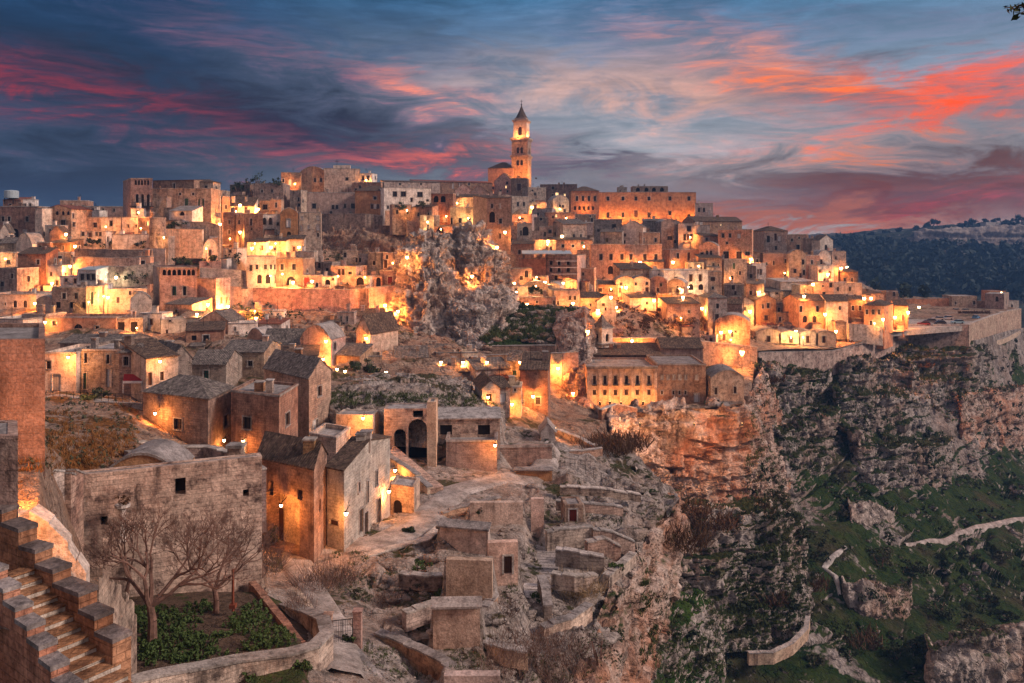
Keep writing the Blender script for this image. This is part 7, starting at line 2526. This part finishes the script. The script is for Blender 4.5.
K = 1.75
for px, py, pw, lb in (
        (75, 246, 1500, 'bright lamp in the steep lane left of the long garden walls'), (70, 266, 900, 'lamp lower down the steep lane'), (52, 283, 1100, 'lamp on the narrow cream house of the steep lane'),
        (66, 234, 700, 'lamp on the yellow house under the arcaded terrace'), (35, 303, 800, 'lamp at the right end of the twin window house'), (45, 322, 500, 'lamp beside the round orange house'),
        (108, 297, 1100, 'lamp on the yellow lit house with tiny windows'), (220, 224, 1500, 'lamp between the dark wing and slim orange house'), (240, 232, 500, 'lamp low on the glowing side of the tall tower house'),
        (258, 209, 1100, 'corner lamp of the glowing yellow house under the church hill'), (240, 205, 700, 'lamp under the broad dark eaves'), (197, 314, 2400, 'lamp at the foot of the arcade palace'),
        (228, 306, 3600, 'lamp low on the lit crumbling bank'), (208, 304, 1500, 'lamp on the wall block right of the arcade palace'), (252, 248, 600, 'lamp on the left lean-to house'), (271, 247, 700, 'lamp on the middle lean-to house'),
        (299, 247, 700, 'lamp between the two doors of the last lean-to house'), (293, 282, 600, 'lamp by the blind arch of the orange house'), (312, 281, 350, 'lamp by the orange arched door'), (497, 247, 1000, 'lamp at the foot of the tall loggia house'),
        (548, 241, 1400, 'lamp right of the small pink house under the palace hill'), (562, 236, 1000, 'lamp in the rust walled yard'), (532, 207, 1100, 'lamp on the lit cream house below the bell tower'), (640, 262, 2200, 'big wall lamp between the right hand windows of the pink six windowed house'),
        (673, 262, 1200, 'lamp at the left corner of the orange house'), (751, 259, 1500, 'lamp at the right edge of the tall pink house'), (841, 268, 900, 'left one of the twin lamps at the hill end'), (847, 267, 900, 'right one of the twin lamps at the hill end'),
        (828, 274, 1300, 'lamp on the glowing cream house near the hill end'), (813, 284, 700, 'upper one of the lamps beside the orange red house'), (804, 296, 700, 'lower one of the lamps beside the orange red house'), (750, 311, 1500, 'lamp on the low orange lit gable'),
        (825, 314, 1300, 'lamp where the orange arched house meets its pale neighbour'), (796, 331, 800, 'lamp between the cave houses of the street row'), (836, 331, 700, 'lamp at the right end of the cave house row'), (883, 319, 900, 'lamp on the front of the street corner house'),
        (895, 317, 900, 'lamp on the flank of the street corner house'), (908, 312, 3600, 'brightest lamp at the entrance of the car park'), (919, 307, 1000, 'lamp on the dark orange wall by the car park'), (864, 298, 800, 'left lamp among the dark low roofs'),
        (871, 298, 800, 'right lamp among the dark low roofs'), (721, 332, 700, 'left lamp on the big rounded house'), (730, 331, 800, 'right lamp on the big rounded house'), (702, 308, 900, 'lamp on the yellow side of the grey hip roofed house'),
        (654, 300, 1200, 'lamp at the right end of the low tiled house'), (632, 340.5, 1700, 'lamp on the long wall behind the convent'), (588, 331, 1100, 'lamp in the gap left of the spired turret'), (573, 303, 900, 'lamp above the pale tiled roof near the alley'),
        (527, 304, 500, 'lamp on the long low pink house'), (514, 283, 800, 'lamp beside the crag on the pink arched window house'), (516, 292, 500, 'lamp on the small yellow block by the crag'), (545, 282, 800, 'lamp left of the scaffolding'),
        (563, 283, 1500, 'bright lamp under the scaffolding'), (598, 310, 900, 'lamp in the orange alley, left'), (611, 297, 900, 'lamp at the top of the orange alley'), (616, 307, 900, 'lamp on the right of the tall orange gable'),
        (626, 287, 600, 'lamp at the lit cave house doorway'), (683, 297, 500, 'lamp on the yellow house under the pink rounded house'), (558, 368, 1300, 'big star bright lamp on the high corner wall'), (533, 396, 700, 'lamp on the rough wall of the big dark house'),
        (573, 393, 500, 'lamp on the rock at the foot of the buttress'), (512, 404, 350, 'lamp at the foot of the slab walled house'), (488, 397, 350, 'lamp under the small yellow gable'), (495, 445, 260, 'lamp on the right corner of the windowless cube'),
        (363, 418, 420, 'lamp on the bare cave front'), (395, 470, 240, 'lamp half way up the sloping stair wall'), (389, 491, 300, 'corner lamp of the small outhouse'), (346, 513, 230, 'lamp on the end wall of the pale house with dark doors'),
        (155, 413, 300, 'corner lamp of the stained red house'), (160, 361, 300, 'lamp under the eaves of the cream house by the awning'), (68, 357, 420, 'high wall lamp over the pale door'), (323, 359, 600, 'lamp on the right corner of the curved pink gable'),
        (337, 369, 350, 'lamp in the arch of the low tan house'), (345, 371, 250, 'little lamp in the garden of lamps'), (386, 372, 260, 'low lamp glowing beside the limestone back'), (366, 338, 900, 'lamp on the orange chapel like gable'),
        (326, 341, 600, 'lamp on the yellow house below the rust annex'), (407, 257, 600, 'lamp left of the crag in the upper gap'), (385, 305, 1000, 'lamp on the left foot of the crag'), (398, 311, 800, 'lamp tucked under the left foot of the crag'),
        (472, 276, 500, 'lamp on the ledge of the crag'), (441, 362, 600, 'lamp on the orange house under the crag'),
        (463, 362, 600, 'lamp on the cream house under the crag'), (487, 362, 700, 'lamp on the cave wall below the grassy shelf, left'), (520, 362, 500, 'lamp on the cave wall below the grassy shelf, right'), (256, 318, 400, 'lamp in the small columned house'),
        (243, 441, 90, 'lamp low on the front of the square red house'), (224, 440, 110, 'lamp low on the pale flank of the stained red house'), (505, 232, 500, 'lamp on the flank of the tall loggia house')):
    wl(px, py, pw * K, lb)
# lamps added before randomly picked house fronts, to spread amber glow through the lanes
for (t_, A_, B_, C2, D2, zb_h, zt_h) in HOUSES:
    if not (150 < A_.y < 400) or t_['category'] != 'house' or rnd.random() > .36 or len(t_['label'].split()) > 12:
        continue
    m_ = A_.lerp(B_, rnd.uniform(.2, .8))
    py_ = HY - (min(zb_h + 3.4, zt_h - .3) - CZ) / m_.y * F
    Yl = m_.y - 3.2
    pl_ = P(CX + m_.x / m_.y * F, py_, Yl)
    hit_ = look(CX + m_.x / m_.y * F, py_)[0]
    if hit_ is None or hit_.y < Yl + .3:
        continue
    lamp(CX + m_.x / m_.y * F, py_, Yl, rnd.uniform(1000, 2700), 'added lamp by the ' + t_['label'], colr=rnd.choice(((1, .30, .06), (1, .36, .09), (1, .50, .18))), size=.5, post=True)
# porch lamp
porch_l = lamp(281, 505, 66.3, 420, 'lamp hanging in the deep lit porch', size=.8)
# white lamp among the bushes, free standing post lamp on the cliff street
p = look(116, 281)[0]
lamp(116, 277, p.y - 2, 500, 'pale lamp standing among dark bushes under the garden walls', post=True, colr=(1, .85, .55))
lamp(742, 352, 205, 4500, 'tall post lamp with a wide halo at the cliff street', post=True, foot=CZ + (HY - 385) / F * 205, size=1.7)
lamp(7, 462, 33.5, 1500, 'lamp behind the dark pier lighting the red block house', post=True)
lamp(4, 492, 27.2, 1900, 'lamp hidden behind the dark pier', post=True)
lamp(555, 428, 116, 350, 'low lamp beside the white shrine', post=True, size=.8)


def flood(px, py, Y, power, label, colr=WARM, dz=.5):
    p = P(px, py, Y)
    t = thing('floodlight', label, 'floodlight', p, 'floodlights')
    s = max(.2, Y * .0011)
    mb = MB()
    mb.prism([(p.x - s, p.y - s * .6), (p.x + s, p.y - s * .6), (p.x + s, p.y + s * .6), (p.x - s, p.y + s * .6)], p.z - .5, [p.z + .2, p.z + .2, p.z - .1, p.z - .1])
    mb.build('housing', 'iron', t)
    mb = MB()
    mb.face([(p.x - s * .8, p.y - s * .45, p.z + .2), (p.x + s * .8, p.y - s * .45, p.z + .2), (p.x + s * .8, p.y + s * .5, p.z - .06), (p.x - s * .8, p.y + s * .5, p.z - .06)])
    mb.build('lens', 'lampglass', t)
    L = bpy.data.lights.new('flood_light', 'POINT')
    L.energy = power
    L.color = colr
    L.shadow_soft_size = .2
    lo = bpy.data.objects.new('flood_light', L)
    C.objects.link(lo)
    lo.parent = t
    lo.location = (0, -.1, dz)


for px, w_ in ((606, 'under the first windows'), (622, 'under the second windows'), (638, 'by the middle door'), (656, 'right of the middle door'), (676, 'under the far right windows'), (692, 'by the arched end door')):
    flood(px, 219.5, 394.5, 2600 if px < 650 else 1700, 'floodlight of the long palace ' + w_)
flood(585, 210, 389, 1400, 'floodlight of the palace annex')
for px, w_ in ((600, 'first'), (610, 'second'), (621, 'third'), (632, 'fourth'), (643, 'fifth'), (654, 'last')):
    flood(px, 402.5, 161.0, 360, 'floodlight at the foot of the %s pilaster of the convent' % w_)
q = P(521, 138, 455)
flood(518, 137.4, 449.0, 2400, 'floodlight on the front cornice of the bell tower', dz=1.0)
flood(529.5, 137.4, 452.5, 2400, 'floodlight on the right cornice of the bell tower', dz=1.0)
flood(536, 178, 448, 9000, 'floodlight right of the bell tower shaft')
flood(519, 176.5, 440, 11000, 'floodlight in front of the bell tower shaft')
flood(497, 180, 436, 3500, 'floodlight on the cathedral transept')
for px, Y, w_ in ((640, 146, 'left'), (694, 147, 'middle'), (742, 151, 'right')):  # added floodlights that throw orange light on the cliff; its real source is unseen
    flood(px, 424, Y - 1.5, 2200, 'added cliff floodlight below the convent, %s one' % w_, (1, .42, .16), dz=-.8)
flood(176, 312, 172, 600, 'floodlight below the arcade palace windows')

# ------------------------------------------------------------------ vegetation
gr_all = lambda px, py: look(px, py)[0]


def veg(px, py, r, hgt, mat, label, n=220, ls=.25, group=None, name='bush', cat='bush', up=0.0):
    p = look(px, py)[0]
    if p is None:
        return
    bush(p.x, p.y + r * .3, p.z - .2 + up, r, hgt, mat, label, n, ls, name, group, cat)


for i, (px, py, r, hh, mt, lb) in enumerate((
        (88, 246, 2.2, 2.6, 'leafdark', 'dark shrub left of three before the long white veranda'), (96, 246, 2.0, 2.4, 'leafdark', 'dark shrub middle of three before the long white veranda'), (104, 247, 2.2, 2.6, 'leafdark', 'dark shrub right of three before the long white veranda'),
        (141, 248, 2.8, 3.8, 'leafdark', 'dark round shrub in front of the blank white building'), (203, 221, 2.6, 4.2, 'leafyel', 'yellow green tree on the terrace before the big palace'), (172, 228, 2.4, 2.2, 'leafdark', 'dark shrub on the palace terrace, left'),
        (187, 228, 2.4, 2.0, 'leafdark', 'dark shrub on the palace terrace, right'), (108, 280, 2.6, 3.2, 'leafdark', 'bush left of the pale garden lamp'), (126, 282, 3.2, 3.4, 'leafdark', 'wide bush right of the pale garden lamp'),
        (145, 284, 3.2, 3.4, 'leafdark', 'bush reaching the left side of the arcade palace'), (182, 266, 2.6, 2.6, 'leafdark', 'bush above the roof of the arcade palace'), (206, 264, 2.4, 2.4, 'leafdark', 'bush above the plain grey garden wall, left'),
        (232, 266, 2.4, 3.6, 'leafdark', 'dark tall bush above the plain grey garden wall'), (236, 192, 3.2, 4.0, 'leafdark', 'lowest dark tree on the slope left of the church hill'), (246, 190, 3.4, 5.0, 'leafdark', 'middle dark tree on the slope left of the church hill'),
        (256, 186, 3.4, 5.0, 'leafdark', 'highest dark tree on the slope left of the church hill'), (276, 186, 2.6, 3.4, 'leafdark', 'small dark tree beside the brown block on the church hill'), (398, 210, 3.0, 3.2, 'leafdark', 'dark bush below the long patchy white house'),
        (420, 208, 3.0, 2.8, 'leafdark', 'dark bush right below the patchy white house'), (660, 318, 2.4, 4.2, 'leafred', 'dark red tree left of the garden behind the convent'), (674, 326, 3.4, 3.6, 'leafred', 'wide dark red tree in the garden behind the convent'),
        (690, 330, 3.4, 3.6, 'leafred', 'dark red tree in the middle of the garden behind the convent'), (706, 328, 3.0, 3.8, 'leafred', 'dark red tree at the right of the garden behind the convent'), (648, 322, 2.0, 2.2, 'leafred', 'low red bush above the floodlit wall'),
        (532, 293, 1.6, 2.2, 'leafdark', 'little tree before the tan stone house, left'), (541, 294, 1.6, 2.2, 'leafdark', 'little tree before the tan stone house, right'), (519, 308, 1.6, 1.8, 'leafdark', 'bush at the left end of the long low pink house'),
        (352, 372, 1.6, 1.8, 'leafdark', 'potted shrub in the garden of lamps, left'), (364, 372, 1.7, 2.2, 'leafolive', 'potted shrub in the garden of lamps, middle'), (372, 373, 1.4, 1.6, 'leafdark', 'potted shrub in the garden of lamps, right'),
        (100, 398, .9, 1.8, 'leafdark', 'climbing shrub beside the white plastered doorway'), (96, 399, .8, 1.2, 'leafolive', 'small flowering shrub before the stone house'), (84, 400, .9, .9, 'leafyel', 'yellow flower bed shrub before the stone house'),
        (272, 548, .9, 2.2, 'leafolive', 'slender shrub left of the lit porch'), (408, 532, .6, .7, 'leafdark', 'dark shrub at the foot of the pale house'), (600, 672, 1.8, 2.8, 'leafolive', 'tall olive green bush at the foot of the near cliff'),
        (612, 648, 1.2, 1.6, 'leafdark', 'dark bush behind the tall olive green one'), (478, 512, .7, .8, 'leafdark', 'small bush beside the bend wall'), (540, 600, .8, .9, 'leaf', 'green bush right of the lower rock steps'),
        (618, 572, .9, .9, 'leaf', 'green bush at the slanting pale wall'), (420, 572, 1.0, 1.0, 'leaf', 'green bush under the bend of the lane'), (440, 596, .8, .8, 'leaf', 'small green bush above the lowest hut'),
        (416, 590, .8, .8, 'leafolive', 'olive bush on the rocky bank under the bend'), (350, 642, .5, .8, 'leaf', 'green weed clump at the right gate post'), (360, 600, .8, .9, 'leafolive', 'olive bush on the bank above the lane gate'),
        (302, 668, .6, .6, 'leaf', 'fern hanging on the curved garden wall'), (250, 676, .8, .6, 'leaf', 'wide fern at the foot of the curved garden wall'))):
    veg(px, py, r, hh, mt, lb, 260, .16 * max(.6, min(2.2, (look(px, py)[0].y / 90))))

# gorge shrubs
gs = [(885, 572, 5, 4.5), (915, 578, 3.6, 3.4), (944, 618, 4.6, 4.4), (980, 640, 4, 3.6), (868, 600, 3, 2.6), (762, 372, 3, 2.6), (778, 392, 2.6, 2.2), (808, 396, 2.6, 2.4), (842, 384, 2.6, 2.6), (866, 376, 3, 2.4), (893, 360, 2.6, 2.6),
      (905, 404, 2.6, 2), (936, 410, 3, 2.4), (1000, 372, 3, 2.6), (1014, 356, 3, 2.6), (990, 360, 3, 2.6), (802, 540, 3, 2.6), (820, 560, 2.6, 2.2), (846, 520, 2.4, 2), (860, 498, 2.6, 2.2), (792, 470, 2.4, 2), (806, 440, 2.2, 2), (958, 480, 3, 2.4),
      (975, 560, 2.6, 2.2), (1008, 560, 2.8, 2.4), (830, 640, 2.6, 2.2), (850, 660, 2.4, 2), (874, 650, 2.4, 2), (900, 660, 3, 2.6), (926, 654, 3, 2.6), (815, 668, 2.2, 2), (745, 610, 2, 1.8), (790, 610, 2, 1.8), (705, 665, 2, 1.7), (688, 640, 1.8, 1.6),
      (770, 520, 2.4, 1.8), (782, 500, 2.4, 1.8), (735, 520, 2.2, 1.8), (760, 560, 2.2, 1.6), (718, 580, 2.2, 1.6), (992, 604, 2.6, 2.2), (1010, 622, 2.6, 2.2)]
for i, (px, py, r, hh) in enumerate(gs):
    big = i < 4
    lb = ['big round dark bush left of three on the gorge floor', 'round dark bush middle of three on the gorge floor', 'big dark bush right of three on the gorge floor', 'dark bush near the lower right corner rocks'][i] if big else 'low dark green shrub on the slopes of the gorge'
    veg(px, py, r, hh, 'leafdark' if i % 3 else 'leafolive', lb, 420 if big else 200, .34, None if big else 'low shrubs on the gorge slopes')

# leafless brush
def brush(px, py, r, hgt, n, label, mat='twig', w=.012, group=None, tilt=.6):
    p, nrm, ob = look(px, py)
    if p is None:
        return
    t = thing('brush', label, 'brush', p, group)
    c = np.array(p)
    a = nr.rand(n) * 6.283
    d = np.sqrt(nr.rand(n)) * r
    base = np.stack([c[0] + np.cos(a) * d, c[1] + np.sin(a) * d, np.full(n, c[2] - .25)], 1)
    dirv = nr.normal(size=(n, 3)) * tilt
    dirv[:, 2] = 1
    dirv /= np.linalg.norm(dirv, axis=1, keepdims=True)
    L = hgt * (.4 + .7 * nr.rand(n, 1))
    st = base + dirv * L * nr.rand(n, 1) * .5
    tip = st + dirv * L * .6
    side = np.cross(dirv, nr.normal(size=(n, 3)))
    side /= np.linalg.norm(side, axis=1, keepdims=True)
    ww = w * c[1] / 60 * (.6 + nr.rand(n, 1))
    quads_mesh('twigs', np.stack([st - side * ww, st + side * ww, tip + side * ww * .4, tip - side * ww * .4], 1), mat, t, tuple(p))


for px, py, r, hh, n, lb, mt in (
        (318, 585, 1.7, 2.3, 420, 'grey leafless brush at the bend of the descending lane', 'twig'), (340, 580, 1.6, 2.0, 380, 'leafless brush on the bank right of the lane', 'twig'), (262, 570, 1.5, 2.6, 420, 'leafless bush at the right foot of the ruined wall', 'twig'),
        (300, 606, 1.0, 1.2, 240, 'thin brush between lane and garden corner', 'twig'), (572, 596, 1.5, 2.3, 420, 'tall straw coloured reeds beside the rock steps', 'reed'), (590, 590, 1.2, 1.7, 300, 'shorter straw reeds near the bending wall', 'reed'),
        (520, 650, 2.2, 1.9, 520, 'wide brown brush below the lower rock steps, left', 'twig'), (548, 655, 2.2, 1.9, 520, 'wide brown brush below the lower rock steps, middle', 'twig'), (576, 655, 1.8, 1.8, 450, 'wide brown brush below the lower rock steps, right', 'twig'),
        (500, 670, 1.6, 1.4, 350, 'brown brush beside the hut at the lower edge', 'twig'), (560, 675, 1.8, 1.5, 420, 'brown brush at the lower frame edge', 'twig'), (505, 610, 1.0, 1.2, 250, 'dark brush at the foot of the iron door', 'twig'), (390, 600, 1.2, 1.2, 260, 'brush on the rocky bank left of the huts', 'twig'),
        (605, 450, 4.0, 2.8, 620, 'red brown thicket in the hollow below the convent, left', 'leafred'), (622, 446, 4.0, 2.8, 620, 'red brown thicket in the hollow below the convent, right', 'leafred'), (690, 512, 4.0, 2.4, 620, 'dark red thicket on the ledge of the lower cliff, left', 'leafred'),
        (715, 525, 4.0, 3.0, 620, 'dark red thicket on the ledge of the lower cliff, right', 'leafred'), (680, 545, 3.2, 3.0, 500, 'dark red thicket spilling down beside the near cliff', 'leafred'), (770, 600, 3.0, 2.4, 420, 'brown thicket by the right side of the lower cliff', 'leafred'),
        (812, 585, 3.4, 2.4, 420, 'brown thicket left of the pale gorge footpath', 'leafred'), (860, 640, 4, 2.6, 420, 'brown thicket low in the gorge', 'leafred'), (770, 380, 3.6, 2.2, 420, 'orange lit thicket under the post lamp', 'leafred'), (920, 366, 4, 2.4, 420, 'brown thicket under the car park wall', 'leafred')):
    brush(px, py, r, hh, n, lb, mt, .014 if mt != 'leafred' else .03)


# bare trees of the garden
def bare_tree(px, py, Y, label, hgt, seed, forks, rad=.17, depth=5):
    rr = random.Random(seed)
    p = P(px, py, Y)
    t = thing('bare_tree', label, 'tree', p)
    tr, cr_ = MB(), MB()
    z0 = p - Vector((0, 0, .4))
    top = p + Vector((rr.uniform(-.2, .2), 0, hgt * .25))
    tr.tube(z0, p.lerp(top, .5) + Vector((.08, 0, 0)), rad * 1.25, rad, 8)
    tr.tube(p.lerp(top, .5) + Vector((.08, 0, 0)), top, rad, rad * .8, 8)
    tr.build('trunk', 'bark', t)
    for f in forks:
        branches(cr_, top - Vector((0, 0, .1)), f, hgt * .26, rad * .62, depth, .75, .12, .28, rr)
    cr_.build('limbs', 'bark', t)


bare_tree(216, 612, 48.5, 'leafless fig tree with a pale forked trunk at the back of the garden', 5.8, 3, [(-.6, 0, .8), (.8, -.2, .6), (.1, .3, 1)], .17, 6)
bare_tree(152, 636, 44, 'gnarled leafless tree at the left of the garden', 6.8, 8, [(-.7, .1, .7), (.7, 0, .5), (.1, -.3, 1), (.4, .4, .7), (-.2, .3, .8)], .24, 6)
bare_tree(126, 590, 47.5, 'thin leafless tree against the ruined wall beside the slim column', 4.4, 15, [(-.4, 0, .9), (.5, 0, .9)], .1, 4)
bare_tree(262, 572, 55, 'small leafless tree at the right end of the ruined wall', 3.6, 21, [(-.5, 0, .9), (.5, 0, .9), (0, -.4, 1)], .09, 4)
p = P(233, 606, 48)
mb = MB()
mb.tube(p - Vector((0, 0, .3)), p + Vector((0, 0, 2.2)), .09, .08, 6, 0, True)
mb.box(p.x - .18, p.x + .18, p.y - .18, p.y + .18, p.z - .1, p.z + .12)
tag(mb.build('garden_post', 'rusty', None, p), 'rust red post standing beside the fig tree', 'post')


# ------------------------------------------------------------------ ground cover
def scatter(n, poly, mat, name, size, hgt, label=None, blades=True, seed=1, accept=None, per=5):
    """grass or weeds rooted on whatever ground is seen inside the outline"""
    rr = random.Random(seed)
    xs, ys_ = [q[0] for q in poly], [q[1] for q in poly]
    cen = []
    tries = 0
    while len(cen) < n and tries < n * 6:
        tries += 1
        px, py = rr.uniform(min(xs), max(xs)), rr.uniform(min(ys_), max(ys_))
        ins = False
        j = len(poly) - 1
        for i in range(len(poly)):
            if (poly[i][1] > py) != (poly[j][1] > py) and px < (poly[j][0] - poly[i][0]) * (py - poly[i][1]) / (poly[j][1] - poly[i][1]) + poly[i][0]:
                ins = not ins
            j = i
        if not ins:
            continue
        p, nrm, ob = look(px, py)
        if p is None or ob.name.split('.')[0] not in ('town_hill', 'gorge_slope', 'grassy_shelf', 'grass_slope_outcrop', 'limestone_back', 'street_outcrop', 'wall_outcrop', 'promontory_cliff', 'lower_cliff', 'convent_cliff', 'car_park_outcrop', 'terrace_outcrop', 'far_hills', 'gorge_floor_outcrop'):
            continue
        if accept and not accept(p, nrm, px, py):
            continue
        cen.append(p)
    if not cen:
        return
    c = np.repeat(np.array([tuple(p) for p in cen]), per, 0)
    m = len(c)
    sc_ = (c[:, 1:2] / 80) ** .6
    c = c + nr.normal(size=(m, 3)) * np.array((.25, .25, .04)) * size * 2.2 * sc_
    if blades:
        d = nr.normal(size=(m, 3)) * .5
        d[:, 2] = 1
        d /= np.linalg.norm(d, axis=1, keepdims=True)
        s = np.cross(d, nr.normal(size=(m, 3)))
        s /= np.linalg.norm(s, axis=1, keepdims=True)
        L = hgt * (.5 + nr.rand(m, 1)) * sc_
        w = size * .16 * sc_
        Q = np.stack([c - s * w, c + s * w, c + d * L + s * w * .3, c + d * L - s * w * .3], 1)
    else:
        c[:, 2] += nr.rand(m) * hgt * sc_[:, 0]
        Q = leaf_quads(c, size * sc_)
    struct(quads_mesh(name, Q, mat), 'stuff')


GP = [(640, 560), (700, 640), (740, 500), (756, 370), (840, 352), (905, 345), (1000, 345), (1024, 330), (1024, 683), (640, 683)]
up_ok = lambda p, n, x, y: n.z > .45 and fbm(np.array([p]) / 14.0, 3, 5)[0] > -.10
scatter(4200, GP, 'grass', 'gorge_grass', .30, .42, seed=2, accept=up_ok, per=6)
scatter(420, GP, 'leafdark', 'gorge_undergrowth', .26, .7, blades=False, seed=3, per=10, accept=lambda p, n, x, y: fbm(np.array([p]) / 12.0, 3, 15)[0] > .06)
scatter(700, [(135, 610), (262, 598), (306, 648), (240, 655), (140, 668)], 'leaf', 'garden_greens', .12, .4, blades=False, seed=4, per=18, accept=lambda p, n, x, y: fbm(np.array([p]) / 2.2, 3, 19)[0] > -.07)
scatter(420, [(0, 405), (130, 405), (140, 470), (60, 475), (18, 470)], 'grassdry', 'field_grass', .22, .4, seed=5, per=7, accept=lambda p, n, x, y: y > 432 or fbm(np.array([p]) / 4.0, 3, 9)[0] > .04)
scatter(160, [(30, 400), (140, 400), (140, 470), (30, 470)], 'leafolive', 'field_weeds', .14, .3, blades=False, seed=6, per=8)
scatter(700, [(330, 520), (480, 560), (640, 490), (680, 510), (600, 683), (380, 683), (340, 640)], 'grass', 'promontory_weeds', .16, .25, seed=7, per=7, accept=lambda p, n, x, y: fbm(np.array([p]) / 2.5, 3, 9)[0] > .07)
scatter(500, [(330, 392), (500, 396), (500, 408), (330, 406)], 'grass', 'limestone_back_grass', .2, .3, seed=8, per=7)
scatter(900, [(478, 340), (500, 306), (584, 308), (588, 340)], 'grass', 'shelf_grass', .3, .4, seed=9, per=7)
scatter(330, [(200, 250), (440, 225), (450, 330), (250, 345)], 'leafdark', 'hillside_weeds', .2, .5, blades=False, seed=10, per=6, accept=lambda p, n, x, y: fbm(np.array([p]) / 9.0, 3, 9)[0] > .03)
scatter(420, [(480, 240), (860, 260), (860, 345), (600, 340)], 'leafred', 'terrace_weeds', .22, .5, blades=False, seed=11, per=6)
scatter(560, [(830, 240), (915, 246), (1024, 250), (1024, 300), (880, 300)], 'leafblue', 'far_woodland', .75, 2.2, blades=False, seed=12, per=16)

# loose stones
def stones(n, poly, name, mat, r0, r1, seed):
    rr = random.Random(seed)
    lst = []
    xs, ys_ = [q[0] for q in poly], [q[1] for q in poly]
    k = 0
    while len(lst) < n and k < n * 5:
        k += 1
        px, py = rr.uniform(min(xs), max(xs)), rr.uniform(min(ys_), max(ys_))
        p, nrm, ob = look(px, py)
        if p is None or ob.name.split('.')[0] not in ('town_hill', 'gorge_slope', 'grass_slope_outcrop', 'limestone_back', 'grassy_shelf'):
            continue
        if ob.name == 'town_hill' and (px < 345 and p.y < 72):
            continue
        r = rr.uniform(r0, r1) * (p.y / 80) ** .8
        boulder_mb(lst, (p.x, p.y, p.z), (r * rr.uniform(.8, 1.5), r, r * .8), rr.randint(1, 9999))
    if lst:
        struct(merge_build(name, lst, mat), 'stuff')


stones(170, [(640, 400), (1024, 683)], 'gorge_stones', 'gorge', .25, .8, 31)
stones(260, [(350, 500), (660, 683)], 'promontory_stones', 'prom', .15, .5, 32)
stones(160, [(200, 250), (640, 360)], 'hillside_stones', 'hill', .25, .7, 33)
stones(60, [(490, 305), (590, 342)], 'shelf_stones', 'prom', .2, .6, 34)
rr = random.Random(77)
for i in range(120):
    px, py = rr.uniform(380, 672), rr.uniform(484, 640)
    p, nrm, ob = look(px, py)
    if p is None or ob.name != 'town_hill' or abs(px - (548 - (py - 500) * .32)) < 16:
        continue
    r = rr.uniform(.4, 1.2)
    lst = []
    boulder_mb(lst, (0, 0, 0), (r * rr.uniform(1.2, 2.2), r * 1.1, r * .7), rr.randint(1, 9999), .8)
    o = merge_build('boulder', lst, 'prom', True)
    o.location = p
    tag(o, 'grey weathered limestone boulder lying on the promontory', 'boulder', 'boulders of the promontory')

# trees on the far skyline
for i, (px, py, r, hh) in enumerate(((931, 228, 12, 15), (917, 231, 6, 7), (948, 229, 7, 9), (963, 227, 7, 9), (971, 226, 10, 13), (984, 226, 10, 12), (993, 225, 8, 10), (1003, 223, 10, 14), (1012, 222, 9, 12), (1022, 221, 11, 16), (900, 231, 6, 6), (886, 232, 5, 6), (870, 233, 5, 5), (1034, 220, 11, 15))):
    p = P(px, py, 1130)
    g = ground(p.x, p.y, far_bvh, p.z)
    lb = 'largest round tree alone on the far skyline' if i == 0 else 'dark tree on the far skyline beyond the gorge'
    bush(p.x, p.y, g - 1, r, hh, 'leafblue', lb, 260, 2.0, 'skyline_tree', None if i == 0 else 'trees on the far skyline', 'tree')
h(986, 1001, 222, 232, 'f', 'white', [], 'tiny pale farmhouse on the far skyline', 1120, d=10, chim=0, surround=False)

# olive twig reaching in at the top right corner
t = thing('olive_branch', 'small leafy twig hanging in at the upper right corner', 'branch', P(1040, 6, 6))
mb = MB()
a = P(1046, 2, 6)
pts = []
for q in ((1008, 10), (1014, 16), (1018, 5), (1005, 8)):
    b = P(q[0], q[1], 6)
    mb.tube(a, b, .008, .004, 4)
    for i in range(9):
        w = a.lerp(b, .45 + .6 * rnd.random())
        pts.append((w.x + rnd.uniform(-.02, .02), w.y + rnd.uniform(-.02, .02), w.z + rnd.uniform(-.02, .02)))
mb.build('twig', 'bark', t)
quads_mesh('leaves', leaf_quads(np.array(pts), .03), 'leafdark', t, tuple(t.location))

# ------------------------------------------------------------------ air: far slopes fade to blue
HAZE = 0.00025
mb = MB()
mb.box(-3000, 3000, -60, 1700, 6, 190)
hz = struct(mb.build('haze', 'glass'), 'stuff')
m = bpy.data.materials.new('air')
m.use_nodes = True
m.node_tree.nodes.clear()
k = N(m.node_tree)
o = k.n('ShaderNodeOutputMaterial')
v = k.n('ShaderNodeVolumePrincipled')
v.inputs['Color'].default_value = (.16, .40, .88, 1)
v.inputs['Density'].default_value = HAZE
k.lk(v.outputs[0], o.inputs['Volume'])
hz.data.materials.clear()
hz.data.materials.append(m)
